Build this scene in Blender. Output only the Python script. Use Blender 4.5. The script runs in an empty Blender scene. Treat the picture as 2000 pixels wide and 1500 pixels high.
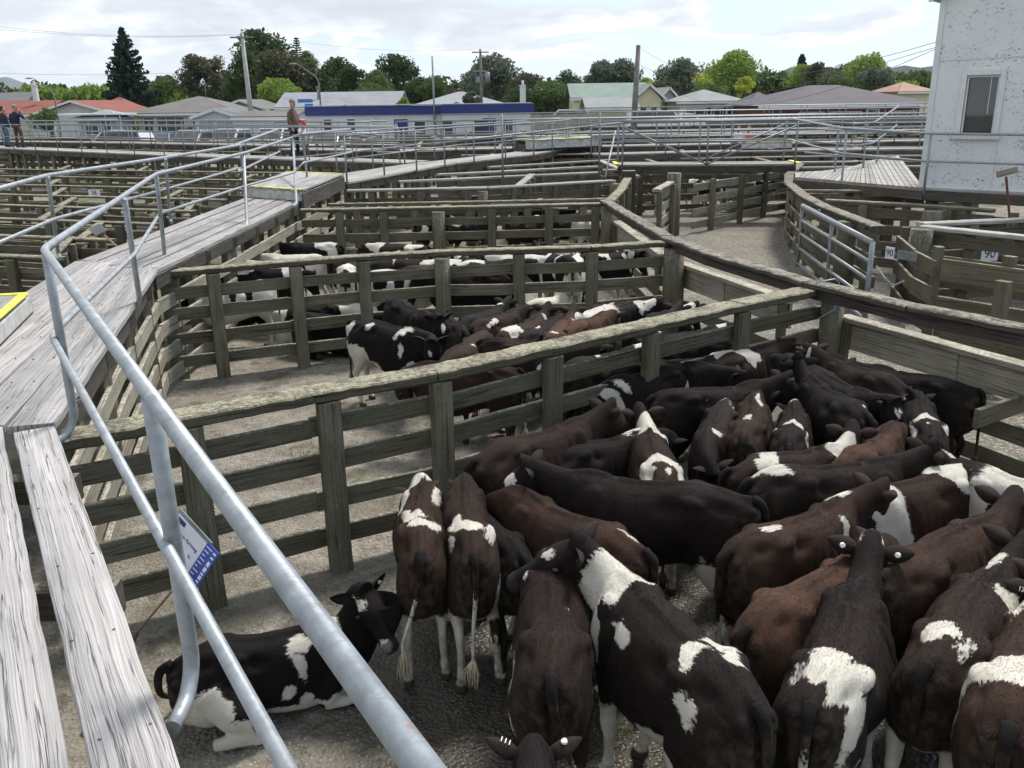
import bpy, bmesh, math, random
import numpy as np
from mathutils import Vector, Matrix, noise
random.seed(7)
R = math.radians
scene = bpy.context.scene
col = scene.collection
Vv = Vector
Z = Vector((0, 0, 1))
# ---------------------------------------------------------------- camera maths
H = 3.2; F = 1750.; PITCH = R(17.6); ROLL = R(0.8)
cr, sr = math.cos(ROLL), math.sin(ROLL); cp, sp = math.cos(PITCH), math.sin(PITCH)
def ray(px, py, cr=cr, sr=sr, cp=cp, sp=sp, F=F):
    u = (px - 1000) / F; v = -(py - 750) / F
    a = u * cr + v * sr; b = -u * sr + v * cr
    return (a, cp + b * sp, -sp + b * cp)
def at(px, py, z=0., H=H):
    d = ray(px, py); t = (z - H) / d[2]
    return Vv((d[0] * t, d[1] * t, z))
def atd(px, py, Y, H=H):
    d = ray(px, py); t = Y / d[1]
    return Vv((d[0] * t, Y, H + d[2] * t))
# ---------------------------------------------------------------- tagging
def tag(o, label=None, cat=None, group=None, kind=None):
    if label: o['label'] = label
    if cat: o['category'] = cat
    if group: o['group'] = group
    if kind: o['kind'] = kind
    return o
def empty(name, loc, label, cat, group=None, rz=0):
    o = bpy.data.objects.new(name, None); col.objects.link(o)
    o.location = loc; o.rotation_euler = (0, 0, rz); o.empty_display_size = .2
    return tag(o, label, cat, group)
def dup(root, loc, rz=0, label=None, group=None, s=None):
    r = root.copy(); col.objects.link(r); r.location = loc; r.rotation_euler = (0, 0, rz)
    if s: r.scale = (s, s, s)
    if label: r['label'] = label
    if group: r['group'] = group
    def rec(a, b):
        for ch in list(a.children):
            c = ch.copy(); col.objects.link(c); c.parent = b; rec(ch, c)
    rec(root, r)
    return r
# ---------------------------------------------------------------- mesh builder
class MB:
    def __init__(s): s.v = []; s.f = []; s.uv = []; s.sm = []
    def face(s, idx, uvs=None, smooth=False):
        s.f.append(tuple(idx)); s.uv.append(uvs or [(0, 0)] * len(idx)); s.sm.append(smooth)
    def loft(s, rings, caps=True, smooth=True, closed=True, uscale=1.):
        """rings: list of lists of Vector, same count"""
        n = len(rings[0]); b = len(s.v); o = random.random() * 50
        for r in rings: s.v.extend([tuple(p) for p in r])
        # v coordinate round the ring
        vs = [0.]
        for j in range(n): vs.append(vs[-1] + (rings[0][(j + 1) % n] - rings[0][j]).length)
        us = [0.]
        for i in range(1, len(rings)):
            ca = sum(rings[i - 1], Vv()) / n; cb = sum(rings[i], Vv()) / n
            us.append(us[-1] + (cb - ca).length)
        for i in range(len(rings) - 1):
            for j in range(n if closed else n - 1):
                k = (j + 1) % n
                s.face((b + i * n + j, b + i * n + k, b + (i + 1) * n + k, b + (i + 1) * n + j),
                       [(us[i] + o, vs[j] + o), (us[i] + o, vs[j + 1] + o), (us[i + 1] + o, vs[j + 1] + o), (us[i + 1] + o, vs[j] + o)], smooth)
        if caps:
            for i, rev in ((0, True), (len(rings) - 1, False)):
                idx = [b + i * n + j for j in range(n)]
                pr = rings[i]
                uvs = [((p - pr[0]).length * .3 + o, (p - pr[1]).length + o) for p in pr]
                if rev: idx = idx[::-1]; uvs = uvs[::-1]
                s.face(idx, uvs)
        return s
    def bar(s, A, B, w, h, up=Z, seg=1, jit=0., bev=None):
        """plank from A to B (centre line), w across, h thick along up, chamfered edges"""
        A = Vv(A); B = Vv(B); d = (B - A)
        if d.length < 1e-5: return s
        d = d.normalized(); side = d.cross(up)
        if side.length < 1e-4: side = d.cross(Vv((1, 0, 0)))
        side.normalize(); u = side.cross(d)
        c = min(w, h) * .10 if bev is None else bev
        prof = [(-w/2+c, -h/2), (w/2-c, -h/2), (w/2, -h/2+c), (w/2, h/2-c), (w/2-c, h/2), (-w/2+c, h/2), (-w/2, h/2-c), (-w/2, -h/2+c)]
        rings = []
        for i in range(seg + 1):
            t = i / seg; P = A.lerp(B, t)
            k1 = (random.random() - .5) * jit; k2 = (random.random() - .5) * jit; k3 = (random.random() - .5) * jit
            rings.append([P + side * (x + k1 + (k3 if x > 0 else 0)) + u * (y + k2 * .5 + (k3 * .5 if y < 0 else 0)) for x, y in prof])
        s.loft(rings, smooth=False)
        return s
    def path(s, pts, w, h, seg=1, jit=0.):
        """one plank line along a polyline (butt joints)"""
        for a, b in zip(pts[:-1], pts[1:]): s.bar(a, b, w, h, seg=seg, jit=jit)
        return s
    def box(s, c, d, rz=0.):
        c = Vv(c); m = Matrix.Rotation(rz, 3, 'Z')
        b = len(s.v); q = []
        for z in (-1, 1):
            for x, y in ((-1, -1), (1, -1), (1, 1), (-1, 1)):
                p = Vv((x * d[0] / 2, y * d[1] / 2, z * d[2] / 2)); q.append(p); s.v.append(tuple(c + m @ p))
        o = random.random() * 9
        for fc in ((3, 2, 1, 0), (4, 5, 6, 7), (0, 1, 5, 4), (1, 2, 6, 5), (2, 3, 7, 6), (3, 0, 4, 7)):
            n = (q[fc[1]] - q[fc[0]]).cross(q[fc[2]] - q[fc[1]])
            ax = max(range(3), key=lambda i: abs(n[i])); a, bb = [i for i in range(3) if i != ax]
            if ax == 2: pass
            s.face([b + i for i in fc], [(q[i][a] + o, q[i][bb] + o) for i in fc])
        return s
    def tube(s, pts, r, n=10, caps=True):
        pts = [Vv(p) for p in pts]; rs = r if isinstance(r, (list, tuple)) else [r] * len(pts)
        rings = []; ref = None
        for i, p in enumerate(pts):
            a = pts[max(i - 1, 0)]; b = pts[min(i + 1, len(pts) - 1)]
            d = (b - a).normalized()
            if ref is None: ref = d.orthogonal().normalized()
            sd = (ref - d * ref.dot(d))
            if sd.length < 1e-4: sd = d.orthogonal()
            sd.normalize(); ref = sd; t = d.cross(sd)
            rings.append([p + (sd * math.cos(k * 2 * math.pi / n) + t * math.sin(k * 2 * math.pi / n)) * rs[i] for k in range(n)])
        return s.loft(rings, caps=caps)
    def poly(s, pts, uvs=None):
        b = len(s.v); s.v.extend([tuple(p) for p in pts]); s.face(range(b, b + len(pts)), uvs or [(p[0], p[1] + p[2]) for p in pts]); return s
    def prism(s, pts, off):
        """extrude a planar polygon by vector off (closed solid)"""
        n = len(pts); b = len(s.v); off = Vv(off); P = [Vv(p) for p in pts]
        s.v.extend([tuple(p) for p in P]); s.v.extend([tuple(p + off) for p in P])
        d = (P[1] - P[0]).normalized(); nn = off.normalized(); e = nn.cross(d)
        uv = [((p - P[0]).dot(d), (p - P[0]).dot(e)) for p in P]
        s.face(list(range(b + n - 1, b - 1, -1)), uv[::-1]); s.face(range(b + n, b + 2 * n), uv)
        for j in range(n):
            k = (j + 1) % n; L = (P[k] - P[j]).length
            s.face((b + j, b + k, b + n + k, b + n + j), [(0, 0), (L, 0), (L, off.length), (0, off.length)])
        return s
    def ball(s, c, r, n=8, m=6):
        c = Vv(c); r = Vv(r) if not isinstance(r, (int, float)) else Vv((r, r, r)); rings = []
        for i in range(m + 1):
            a = -math.pi / 2 + math.pi * (i + .02) / (m + .04)
            rings.append([c + Vv((r.x * math.cos(a) * math.cos(2 * math.pi * k / n), r.y * math.cos(a) * math.sin(2 * math.pi * k / n), r.z * math.sin(a))) for k in range(n)])
        return s.loft(rings)
    def build(s, name, mat, parent=None, label=None):
        me = bpy.data.meshes.new(name)
        off = parent.location if parent else Vv((0, 0, 0))
        if not parent or off.length < 1e-6: vs = s.v
        else: vs = [(x - off.x, y - off.y, z - off.z) for x, y, z in s.v]
        me.from_pydata(vs, [], s.f)
        ul = me.uv_layers.new(name='UVMap')
        ul.data.foreach_set('uv', [c for f in s.uv for uv in f for c in uv])
        me.polygons.foreach_set('use_smooth', s.sm)
        if mat: me.materials.append(mat)
        me.update()
        o = bpy.data.objects.new(name, me); col.objects.link(o)
        if parent: o.parent = parent
        if label: o['label'] = label
        return o
# ---------------------------------------------------------------- node helpers
def newmat(name):
    m = bpy.data.materials.new(name); m.use_nodes = True; nt = m.node_tree
    return m, nt, nt.nodes['Principled BSDF']
class N:
    """tiny node-graph helper"""
    def __init__(s, nt): s.nt = nt; s.l = nt.links
    def n(s, t, **k):
        nd = s.nt.nodes.new(t)
        for a, b in k.items(): setattr(nd, a, b)
        return nd
    def put(s, sock, v):
        if hasattr(v, 'is_linked'): s.l.new(v, sock)
        elif v is not None: sock.default_value = v
    def math(s, op, a, b=None, c=None, clamp=False):
        nd = s.n('ShaderNodeMath', operation=op); nd.use_clamp = clamp
        s.put(nd.inputs[0], a)
        if b is not None: s.put(nd.inputs[1], b)
        if c is not None: s.put(nd.inputs[2], c)
        return nd.outputs[0]
    def noise(s, vec, scale, detail=4, rough=.55, dist=0., out='Fac'):
        nd = s.n('ShaderNodeTexNoise'); s.put(nd.inputs['Vector'], vec); nd.inputs['Scale'].default_value = scale
        nd.inputs['Detail'].default_value = detail; nd.inputs['Roughness'].default_value = rough; nd.inputs['Distortion'].default_value = dist
        return nd.outputs[out]
    def voro(s, vec, scale, feat='F1', out='Distance', rnd=1.):
        nd = s.n('ShaderNodeTexVoronoi', feature=feat); s.put(nd.inputs['Vector'], vec); nd.inputs['Scale'].default_value = scale
        nd.inputs['Randomness'].default_value = rnd
        return nd.outputs[out]
    def mapr(s, v, a, b, c=0., d=1.):
        nd = s.n('ShaderNodeMapRange'); s.put(nd.inputs[0], v)
        for i, x in enumerate((a, b, c, d)): s.put(nd.inputs[i + 1], x)
        return nd.outputs[0]
    def mix(s, f, a, b, mode='MIX'):
        nd = s.n('ShaderNodeMix', data_type='RGBA', blend_type=mode); nd.clamp_factor = True
        s.put(nd.inputs[0], f)
        for i, x in ((6, a), (7, b)):
            if isinstance(x, (tuple, list)) and len(x) == 3: x = (*x, 1)
            s.put(nd.inputs[i], x)
        return nd.outputs[2]
    def mapv(s, vec, scale=(1, 1, 1), loc=(0, 0, 0), rot=(0, 0, 0)):
        nd = s.n('ShaderNodeMapping'); s.put(nd.inputs[0], vec); nd.inputs[3].default_value = scale; nd.inputs[1].default_value = loc; nd.inputs[2].default_value = rot
        return nd.outputs[0]
    def add(s, a, b):
        nd = s.n('ShaderNodeVectorMath', operation='ADD'); s.put(nd.inputs[0], a); s.put(nd.inputs[1], b); return nd.outputs[0]
    def bump(s, h, strength, dist, normal=None):
        nd = s.n('ShaderNodeBump'); s.put(nd.inputs['Height'], h); nd.inputs['Strength'].default_value = strength; nd.inputs['Distance'].default_value = dist
        if normal is not None: s.put(nd.inputs['Normal'], normal)
        return nd.outputs[0]
    def sep(s, v): return s.n_sep(v)
    def n_sep(s, v):
        nd = s.n('ShaderNodeSeparateXYZ'); s.put(nd.inputs[0], v); return nd.outputs
    def attr(s, name, out='Fac'): return s.n('ShaderNodeAttribute', attribute_name=name).outputs[out]
    @property
    def uv(s): return s.n('ShaderNodeTexCoord').outputs['UV']
    @property
    def obj(s): return s.n('ShaderNodeTexCoord').outputs['Object']
    @property
    def pos(s): return s.n('ShaderNodeNewGeometry').outputs['Position']
    @property
    def nrm(s): return s.n('ShaderNodeNewGeometry').outputs['Normal']
    @property
    def rnd(s): return s.n('ShaderNodeObjectInfo').outputs['Random']
def simple(name, c, rough=.7, metal=0., var=.12, nscale=6., bump=0., spec=None):
    m, nt, p = newmat(name); g = N(nt)
    f = g.noise(g.pos, nscale, 5)
    f2 = g.noise(g.pos, nscale * 9, 3)
    k = g.math('ADD', g.math('MULTIPLY', f, .7), g.math('MULTIPLY', f2, .3))
    dk = tuple(max(x * (1 - var * 2), 0) for x in c); lt = tuple(min(x * (1 + var * 2), 1) for x in c)
    g.put(p.inputs['Base Color'], g.mix(g.mapr(k, .3, .7), dk, lt))
    p.inputs['Roughness'].default_value = rough; p.inputs['Metallic'].default_value = metal
    if spec is not None: p.inputs['Specular IOR Level'].default_value = spec
    if bump: g.put(p.inputs['Normal'], g.bump(f2, bump, .02))
    return m
# ================================================================ cattle
def ring_yz(x, ztop, zbot, w, zm, pt=.85, pb=.8, n=28):
    """body cross-section at x: superellipse, widest (w) at height zm"""
    out = []
    for k in range(n):
        a = 2 * math.pi * k / n; c, s_ = math.cos(a), math.sin(a)
        e = pt if s_ >= 0 else pb
        y = w * math.copysign(abs(c) ** e, c)
        z = zm + ((ztop - zm) if s_ >= 0 else (zm - zbot)) * math.copysign(abs(s_) ** (e if s_ < 0 else .95), s_)
        out.append(Vv((x, y, z)))
    return out
def ell_ring(c, d, up, rl, rv, n=18):
    d = Vv(d).normalized(); sd = d.cross(up).normalized(); u = sd.cross(d)
    return [Vv(c) + sd * (rl * math.cos(2 * math.pi * k / n)) + u * (rv * math.sin(2 * math.pi * k / n)) for k in range(n)]
NB = Vv((.36, 0, .80)); NE = Vv((.665, 0, 1.035))          # neck base and poll (rest pose)
HD = Vv((math.cos(R(-32)), 0, math.sin(R(-32))))           # rest head direction
HU = Vv((-HD.z, 0, HD.x))
def leg_rings(mb, js):
    rings = []
    for (x, y, z, rx, ry) in js:
        rings.append([Vv((x + rx * math.cos(2 * math.pi * k / 14), y + ry * math.sin(2 * math.pi * k / 14), z)) for k in range(14)])
    mb.loft(rings)
def interp(js, sub=3):
    """catmull-rom through tuples"""
    out = []; P = [js[0]] + list(js) + [js[-1]]
    for i in range(1, len(P) - 2):
        for k in range(sub):
            t = k / sub
            out.append(tuple(.5 * ((2 * b) + (-a + c) * t + (2 * a - 5 * b + 4 * c - d) * t * t + (-a + 3 * b - 3 * c + d) * t ** 3)
                             for a, b, c, d in zip(P[i - 1], P[i], P[i + 1], P[i + 2])))
    out.append(tuple(js[-1])); return out
def base_cow(voxel, lying=False):
    mb = MB()
    D = .0
    secs = [(-.625, .86, .66, .045, .78), (-.60, .925, .58, .085, .76), (-.54, .965, .52, .128, .74), (-.45, .99, .49, .158, .74),
            (-.36, 1.0, .50, .172, .76), (-.27, 1.0, .515, .182, .80), (-.17, .985, .50, .188, .74), (-.05, .975, .465, .205, .68),
            (.08, .972, .44, .214, .66), (.2, .98, .425, .195, .66), (.30, .995, .43, .175, .68), (.38, .985, .455, .150, .70),
            (.45, .955, .50, .122, .72), (.51, .90, .57, .085, .73), (.54, .84, .64, .045, .74)]
    ss = interp(secs, 3)
    mb.loft([ring_yz(x, zt, zb, w, zm, .80 if x < -.1 else .95, .78) for x, zt, zb, w, zm in ss])
    # hooks, pins, shoulder blades, spine ridge
    for s in (-1, 1):
        mb.ball((-.27, s * .125, .925), (.08, .045, .045), 12, 8)
        mb.ball((-.575, s * .058, .87), (.05, .034, .06), 12, 8)
        mb.ball((.27, s * .108, .78), (.10, .062, .18), 12, 8)
        mb.ball((.36, s * .098, .66), (.10, .062, .11), 12, 8)
        mb.ball((-.41, s * .105, .70), (.15, .075, .2), 12, 8)
    mb.ball((.30, 0, .965), (.13, .035, .05), 12, 8)
    mb.tube([(-.58, 0, .95), (-.40, 0, .985), (-.2, 0, .975), (0, 0, .962), (.15, 0, .965)], .028, 8)
    # neck
    nk = [(0.0, .135, .22), (.22, .118, .195), (.45, .096, .162), (.68, .080, .128), (.88, .066, .104), (1.06, .064, .095)]
    rings = []
    for t, rl, rv in interp(nk, 3):
        c = NB.lerp(NE, t) + Z * (-.030 * math.sin(math.pi * min(t, 1)) - .01)
        rings.append(ell_ring(c, (NE - NB).lerp(HD, max(0, t - .6) * .6), Z, rl, rv))
    mb.loft(rings)
    mb.tube([(.42, 0, .56), (.52, 0, .66), (.60, 0, .80), (.68, 0, .90)], [.03, .035, .028, .03], 8)   # dewlap
    # head
    hs = [(-.055, .050, .05, -.035), (-.02, .082, .078, -.045), (.04, .098, .100, -.065), (.10, .102, .120, -.082), (.155, .090, .114, -.086), (.21, .064, .082, -.075),
          (.27, .052, .066, -.068), (.325, .050, .058, -.066), (.365, .054, .056, -.068), (.392, .048, .046, -.070), (.405, .028, .03, -.070)]
    rings = []
    for d, rl, rv, zc in interp(hs, 2):
        rings.append(ell_ring(NE + HD * d + HU * zc, HD, HU, rl, rv))
    mb.loft(rings)
    for s in (-1, 1):
        mb.ball(NE + HD * .105 + HU * (-.035) + Vv((0, s * .078, 0)), (.034, .022, .028), 10, 8)      # brow
        mb.ball(NE + HD * .015 + HU * (-.006) + Vv((0, s * .03, 0)), (.03, .03, .022), 10, 8)           # poll bumps
        mb.ball(NE + HD * .12 + HU * (-.125) + Vv((0, s * .056, 0)), (.07, .032, .056), 10, 8)         # cheek
    # legs
    for s in (-1, 1):
        if not lying:
            leg_rings(mb, interp([(-.36, s * .095, .86, .13, .06), (-.37, s * .115, .74, .155, .072), (-.355, s * .122, .62, .135, .070), (-.385, s * .118, .53, .095, .056), (-.43, s * .112, .45, .062, .042),
                                  (-.475, s * .108, .385, .047, .034), (-.478, s * .106, .34, .040, .031), (-.465, s * .105, .25, .030, .026), (-.452, s * .105, .16, .029, .027), (-.446, s * .106, .115, .036, .034),
                                  (-.43, s * .107, .07, .031, .030), (-.418, s * .108, .045, .040, .038), (-.41, s * .108, .0, .054, .046)], 2))
            leg_rings(mb, interp([(.27, s * .10, .86, .08, .05), (.30, s * .125, .72, .115, .062), (.30, s * .130, .60, .095, .058), (.275, s * .125, .52, .070, .048), (.275, s * .118, .43, .048, .040),
                                  (.285, s * .112, .33, .040, .038), (.287, s * .110, .29, .037, .036), (.283, s * .108, .24, .028, .026), (.283, s * .108, .15, .027, .026), (.286, s * .108, .105, .034, .033),
                                  (.30, s * .108, .07, .030, .029), (.312, s * .108, .045, .038, .037), (.322, s * .108, .0, .050, .045)], 2))
        else:
            # folded: hind shank forward along the ground, front knees bent under the chest
            k = 1.25 if s < 0 else 1.0
            mb.tube([(-.40, s * .10, .76), (-.30, s * .22, .62), (-.16, s * .26, .53)], [.13, .11, .07], 14)
            mb.tube([(-.16, s * .26, .53), (-.30, s * .275, .50), (-.44, s * .26, .485)], [.055, .042, .034], 12)
            mb.tube([(-.44, s * .26, .485), (-.36, s * .285, .475), (-.22, s * .295, .47)], [.036, .026, .025], 12)
            mb.tube([(-.22, s * .295, .47), (-.16, s * .30, .47), (-.10, s * .30, .465)], [.036, .034, .04], 12)
            mb.tube([(.30, s * .12, .68), (.24, s * .17, .55), (.22, s * .18, .50)], [.10, .075, .06], 14)
            mb.tube([(.22, s * .18, .50), (.34, s * .19, .48), (.48, s * .17, .48)], [.05, .042, .042], 12)
            mb.tube([(.48, s * .17, .48), (.42, s * .13, .465), (.30, s * .11, .46)], [.04, .03, .028], 12)
    me = bpy.data.meshes.new('tmp')
    me.from_pydata(mb.v, [], mb.f)
    ob = bpy.data.objects.new('tmp', me); col.objects.link(ob)
    m = ob.modifiers.new('r', 'REMESH'); m.mode = 'VOXEL'; m.voxel_size = voxel; m.adaptivity = 0
    m2 = ob.modifiers.new('s', 'SMOOTH'); m2.factor = .5; m2.iterations = int(.085 / voxel)
    dg = bpy.context.evaluated_depsgraph_get(); ev = ob.evaluated_get(dg); em = ev.to_mesh()
    nv = len(em.vertices); V = np.empty(nv * 3, 'f'); em.vertices.foreach_get('co', V); V = V.reshape(-1, 3)
    nf = len(em.polygons); assert len(em.loops) == nf * 4
    Fq = np.empty(nf * 4, 'i'); em.loops.foreach_get('vertex_index', Fq); Fq = Fq.reshape(-1, 4)
    Nn = np.empty(nv * 3, 'f'); em.vertices.foreach_get('normal', Nn); Nn = Nn.reshape(-1, 3)
    ev.to_mesh_clear(); bpy.data.objects.remove(ob); bpy.data.meshes.remove(me)
    V = V.astype('f8')
    # sculpted relief: flank hollows, behind-shoulder groove, faint ribs, thigh groove
    def push(c, r, amt):
        for s in (-1, 1):
            d = ((V - np.array((c[0], c[1] * s, c[2]))) / np.array(r)); w = np.exp(-np.sum(d * d, 1) * 1.6)
            V[:] += Nn * (amt * w)[:, None]
    push((-.15, .16, .90), (.075, .07, .06), -.034)
    push((-.43, .11, .93), (.09, .06, .05), -.024)
    push((.15, .19, .80), (.03, .10, .17), -.020)
    push((-.24, .17, .60), (.045, .08, .11), -.022)
    push((-.60, .0, .80), (.05, .022, .13), -.02)
    push((.43, .10, .85), (.05, .06, .10), -.012)
    rib = np.sin(V[:, 0] * 2 * math.pi / .062) * np.exp(-((V[:, 0] - .02) / .12) ** 2) * np.exp(-((V[:, 2] - .72) / .12) ** 2) * .0038
    V += Nn * (rib)[:, None]
    for i in range(0, nv):
        p = V[i]; a = noise.noise((p[0] * 9, p[1] * 9, p[2] * 9)); V[i] = p + Nn[i] * (a * .004)
    part = np.zeros(nv, 'i')                     # 0 hide, 1 eye, 2 ear, 3 tail
    Vs = [V]; Fs = [[tuple(q) for q in Fq]]; Ps = [part]; base = nv
    def append(mb2, pid):
        nonlocal base
        Vs.append(np.array([tuple(v) for v in mb2.v])); Fs.append([tuple(i + base for i in f) for f in mb2.f])
        Ps.append(np.full(len(mb2.v), pid, 'i')); base += len(mb2.v)
    for s in (-1, 1):
        e = MB(); e.ball(NE + HD * .108 + HU * (-.052) + Vv((0, s * .0885, 0)), (.020, .013, .018), 12, 8); append(e, 1)
        # ear: cupped leaf pointing out, slightly back and down
        e = MB(); root = NE + HD * (-.005) + HU * (-.020) + Vv((0, s * .060, 0))
        ax = (Vv((0, s, 0)) * 1.0 - HD * .42 - HU * .06).normalized()
        fwd = (HD * .8 + HU * .35); fwd = (fwd - ax * fwd.dot(ax)).normalized(); upv = ax.cross(fwd) * (1 if s > 0 else -1)
        rings = []
        for t in (0, .1, .22, .38, .55, .7, .83, .93, 1.0):
            hw = np.interp(t, [0, .1, .22, .38, .55, .7, .83, .93, 1], [.020, .029, .041, .047, .045, .037, .026, .015, .003])
            cc = root + ax * (t * .156) + upv * (-.012 * t * t * 1.5)
            cup = .80 * (1 - t * .45)
            ring = []
            m_ = 9
            for side, k_ in [(1, q) for q in range(m_)] + [(-1, q) for q in range(m_ - 1, -1, -1)]:
                f_ = (k_ / (m_ - 1)) * 2 - 1
                ring.append(cc + upv * (f_ * hw * .98) - fwd * ((1 - f_ * f_) * hw * cup - .0035 * side * (1.05 - f_ * f_)))
            rings.append(ring)
        e.loft(rings); append(e, 2)
    if not lying:
        e = MB(); pts = interp([(-.575, 0, .958, .028), (-.628, 0, .925, .024), (-.648, 0, .85, .020), (-.645, 0, .72, .017), (-.642, .01, .56, .014), (-.65, .012, .40, .012), (-.65, .01, .28, .011)], 3)
        e.tube([p[:3] for p in pts], [p[3] for p in pts], 10); append(e, 3)
    else:
        e = MB(); pts = interp([(-.585, 0, .955, .030), (-.64, .02, .92, .028), (-.665, .06, .83, .024), (-.66, .13, .68, .019), (-.60, .24, .56, .015), (-.50, .36, .48, .012)], 3)
        e.tube([p[:3] for p in pts], [p[3] for p in pts], 10); append(e, 3)
    V = np.vstack(Vs); P = np.concatenate(Ps); FF = [f for g in Fs for f in g]
    if lying: V[:, 2] -= .0
    return V, FF, P
def sstep(a, b, x):
    t = np.clip((x - a) / (b - a), 0, 1); return t * t * (3 - 2 * t)
def rot(V, w, piv, axis, ang):
    """rotate verts about piv by w*ang (per-vertex angle)"""
    if abs(ang) < 1e-5: return V
    th = w * ang; c = np.cos(th)[:, None]; s = np.sin(th)[:, None]; k = np.array(axis, 'f8'); k /= np.linalg.norm(k)
    p = V - np.array(piv)
    r = p * c + np.cross(np.broadcast_to(k, p.shape), p) * s + k[None, :] * (p @ k)[:, None] * (1 - c)
    return r + np.array(piv)
NDIR = np.array((NE - NB).normalized()); 
def pose(V0, P0, o):
    n0 = len(V0); piv = [np.array(NE) + np.array(HU) * -.06] + [np.array(NB.lerp(NE, f)) for f in (.72, .42, .08)]
    V = np.vstack([V0, np.array(piv)]); P = np.concatenate([P0, np.zeros(4, 'i')])
    X = V.copy(); x, y, z = V[:, 0], V[:, 1], V[:, 2]
    sn = (V - np.array(NB)) @ NDIR; L = (NE - NB).length
    isneck = sstep(.30, .44, x) * sstep(.50, .66, z)
    ep = (P == 1) | (P == 2); sn = np.where(ep, L * 1.3, sn); isneck = np.where(ep, 1., isneck)
    ny, npi, hp, hy, hr = R(o.get('ny', 0)), R(o.get('np', 0)), R(o.get('hp', 0)), R(o.get('hy', 0)), R(o.get('hr', 0))
    hd = sstep(L * .84, L * 1.04, sn) * (z > .66)
    joints = [(hd, hp, hy)] + [(sstep(L * (f - .22), L * (f + .22), sn) * isneck, npi * wd, ny * wd) for f, wd in ((.72, .30), (.42, .35), (.08, .35))]
    for i, (w, pa, ya) in enumerate(joints): X = rot(X, w, X[n0 + i].copy(), (0, 1, 0), -pa)
    for i, (w, pa, ya) in enumerate(joints): X = rot(X, w, X[n0 + i].copy(), (0, 0, 1), ya)
    X = X[:n0]; V = V0; P = P0; x, y, z = V[:, 0], V[:, 1], V[:, 2]
    # spine
    b = R(o.get('bend', 0))
    X = rot(X, sstep(-.25, .30, x), (0, 0, .8), (0, 0, 1), b)
    # legs (standing only)
    if not o.get('lying'):
        lg = 1 - sstep(.42, .66, z)
        for i, (fx, sy) in enumerate(((-.40, 1), (-.40, -1), (.29, 1), (.29, -1))):
            dx, dy = o.get('legs', LEGS0)[i]
            near = (sstep(-.12, .12, (x if fx > 0 else -x)) * (P != 3) * ((y * sy) > 0) * np.clip(np.abs(y) / .06, 0, 1)) * lg
            k = (1 - np.clip(z / .66, 0, 1))
            X[:, 0] += near * dx * k; X[:, 1] += near * dy * k
    # tail
    t = (P == 3)
    ty = o.get('tail', 0.); tl = o.get('tlift', 0.)
    dz = np.clip((.93 - z) / .55, 0, 1)
    X[t, 1] += (ty * dz ** 1.5)[t]; X[t, 2] += (abs(ty) * .5 * dz ** 2 + tl * dz * .1)[t]
    X[t, 0] -= (abs(ty) * .12 * dz)[t]
    return X
LEGS0 = [(0, 0)] * 4
def fieldmax(V, blobs, soft=None):
    f = np.full(len(V), -1.)
    for bl in blobs:
        c = np.array(bl[:3]); r = np.array(bl[3:6])
        d = np.sqrt(np.sum(((V - c) / r) ** 2, 1)); g = (1 - d) * min(r[0], r[1], r[2]) ** .5 * float(np.mean(r)) ** .5 * 20
        if len(bl) > 6: f = np.where(d < 1.2, np.minimum(f, -g * bl[6]), f)
        else: f = np.maximum(f, g)
    return np.clip(f, -1, 1)
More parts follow.
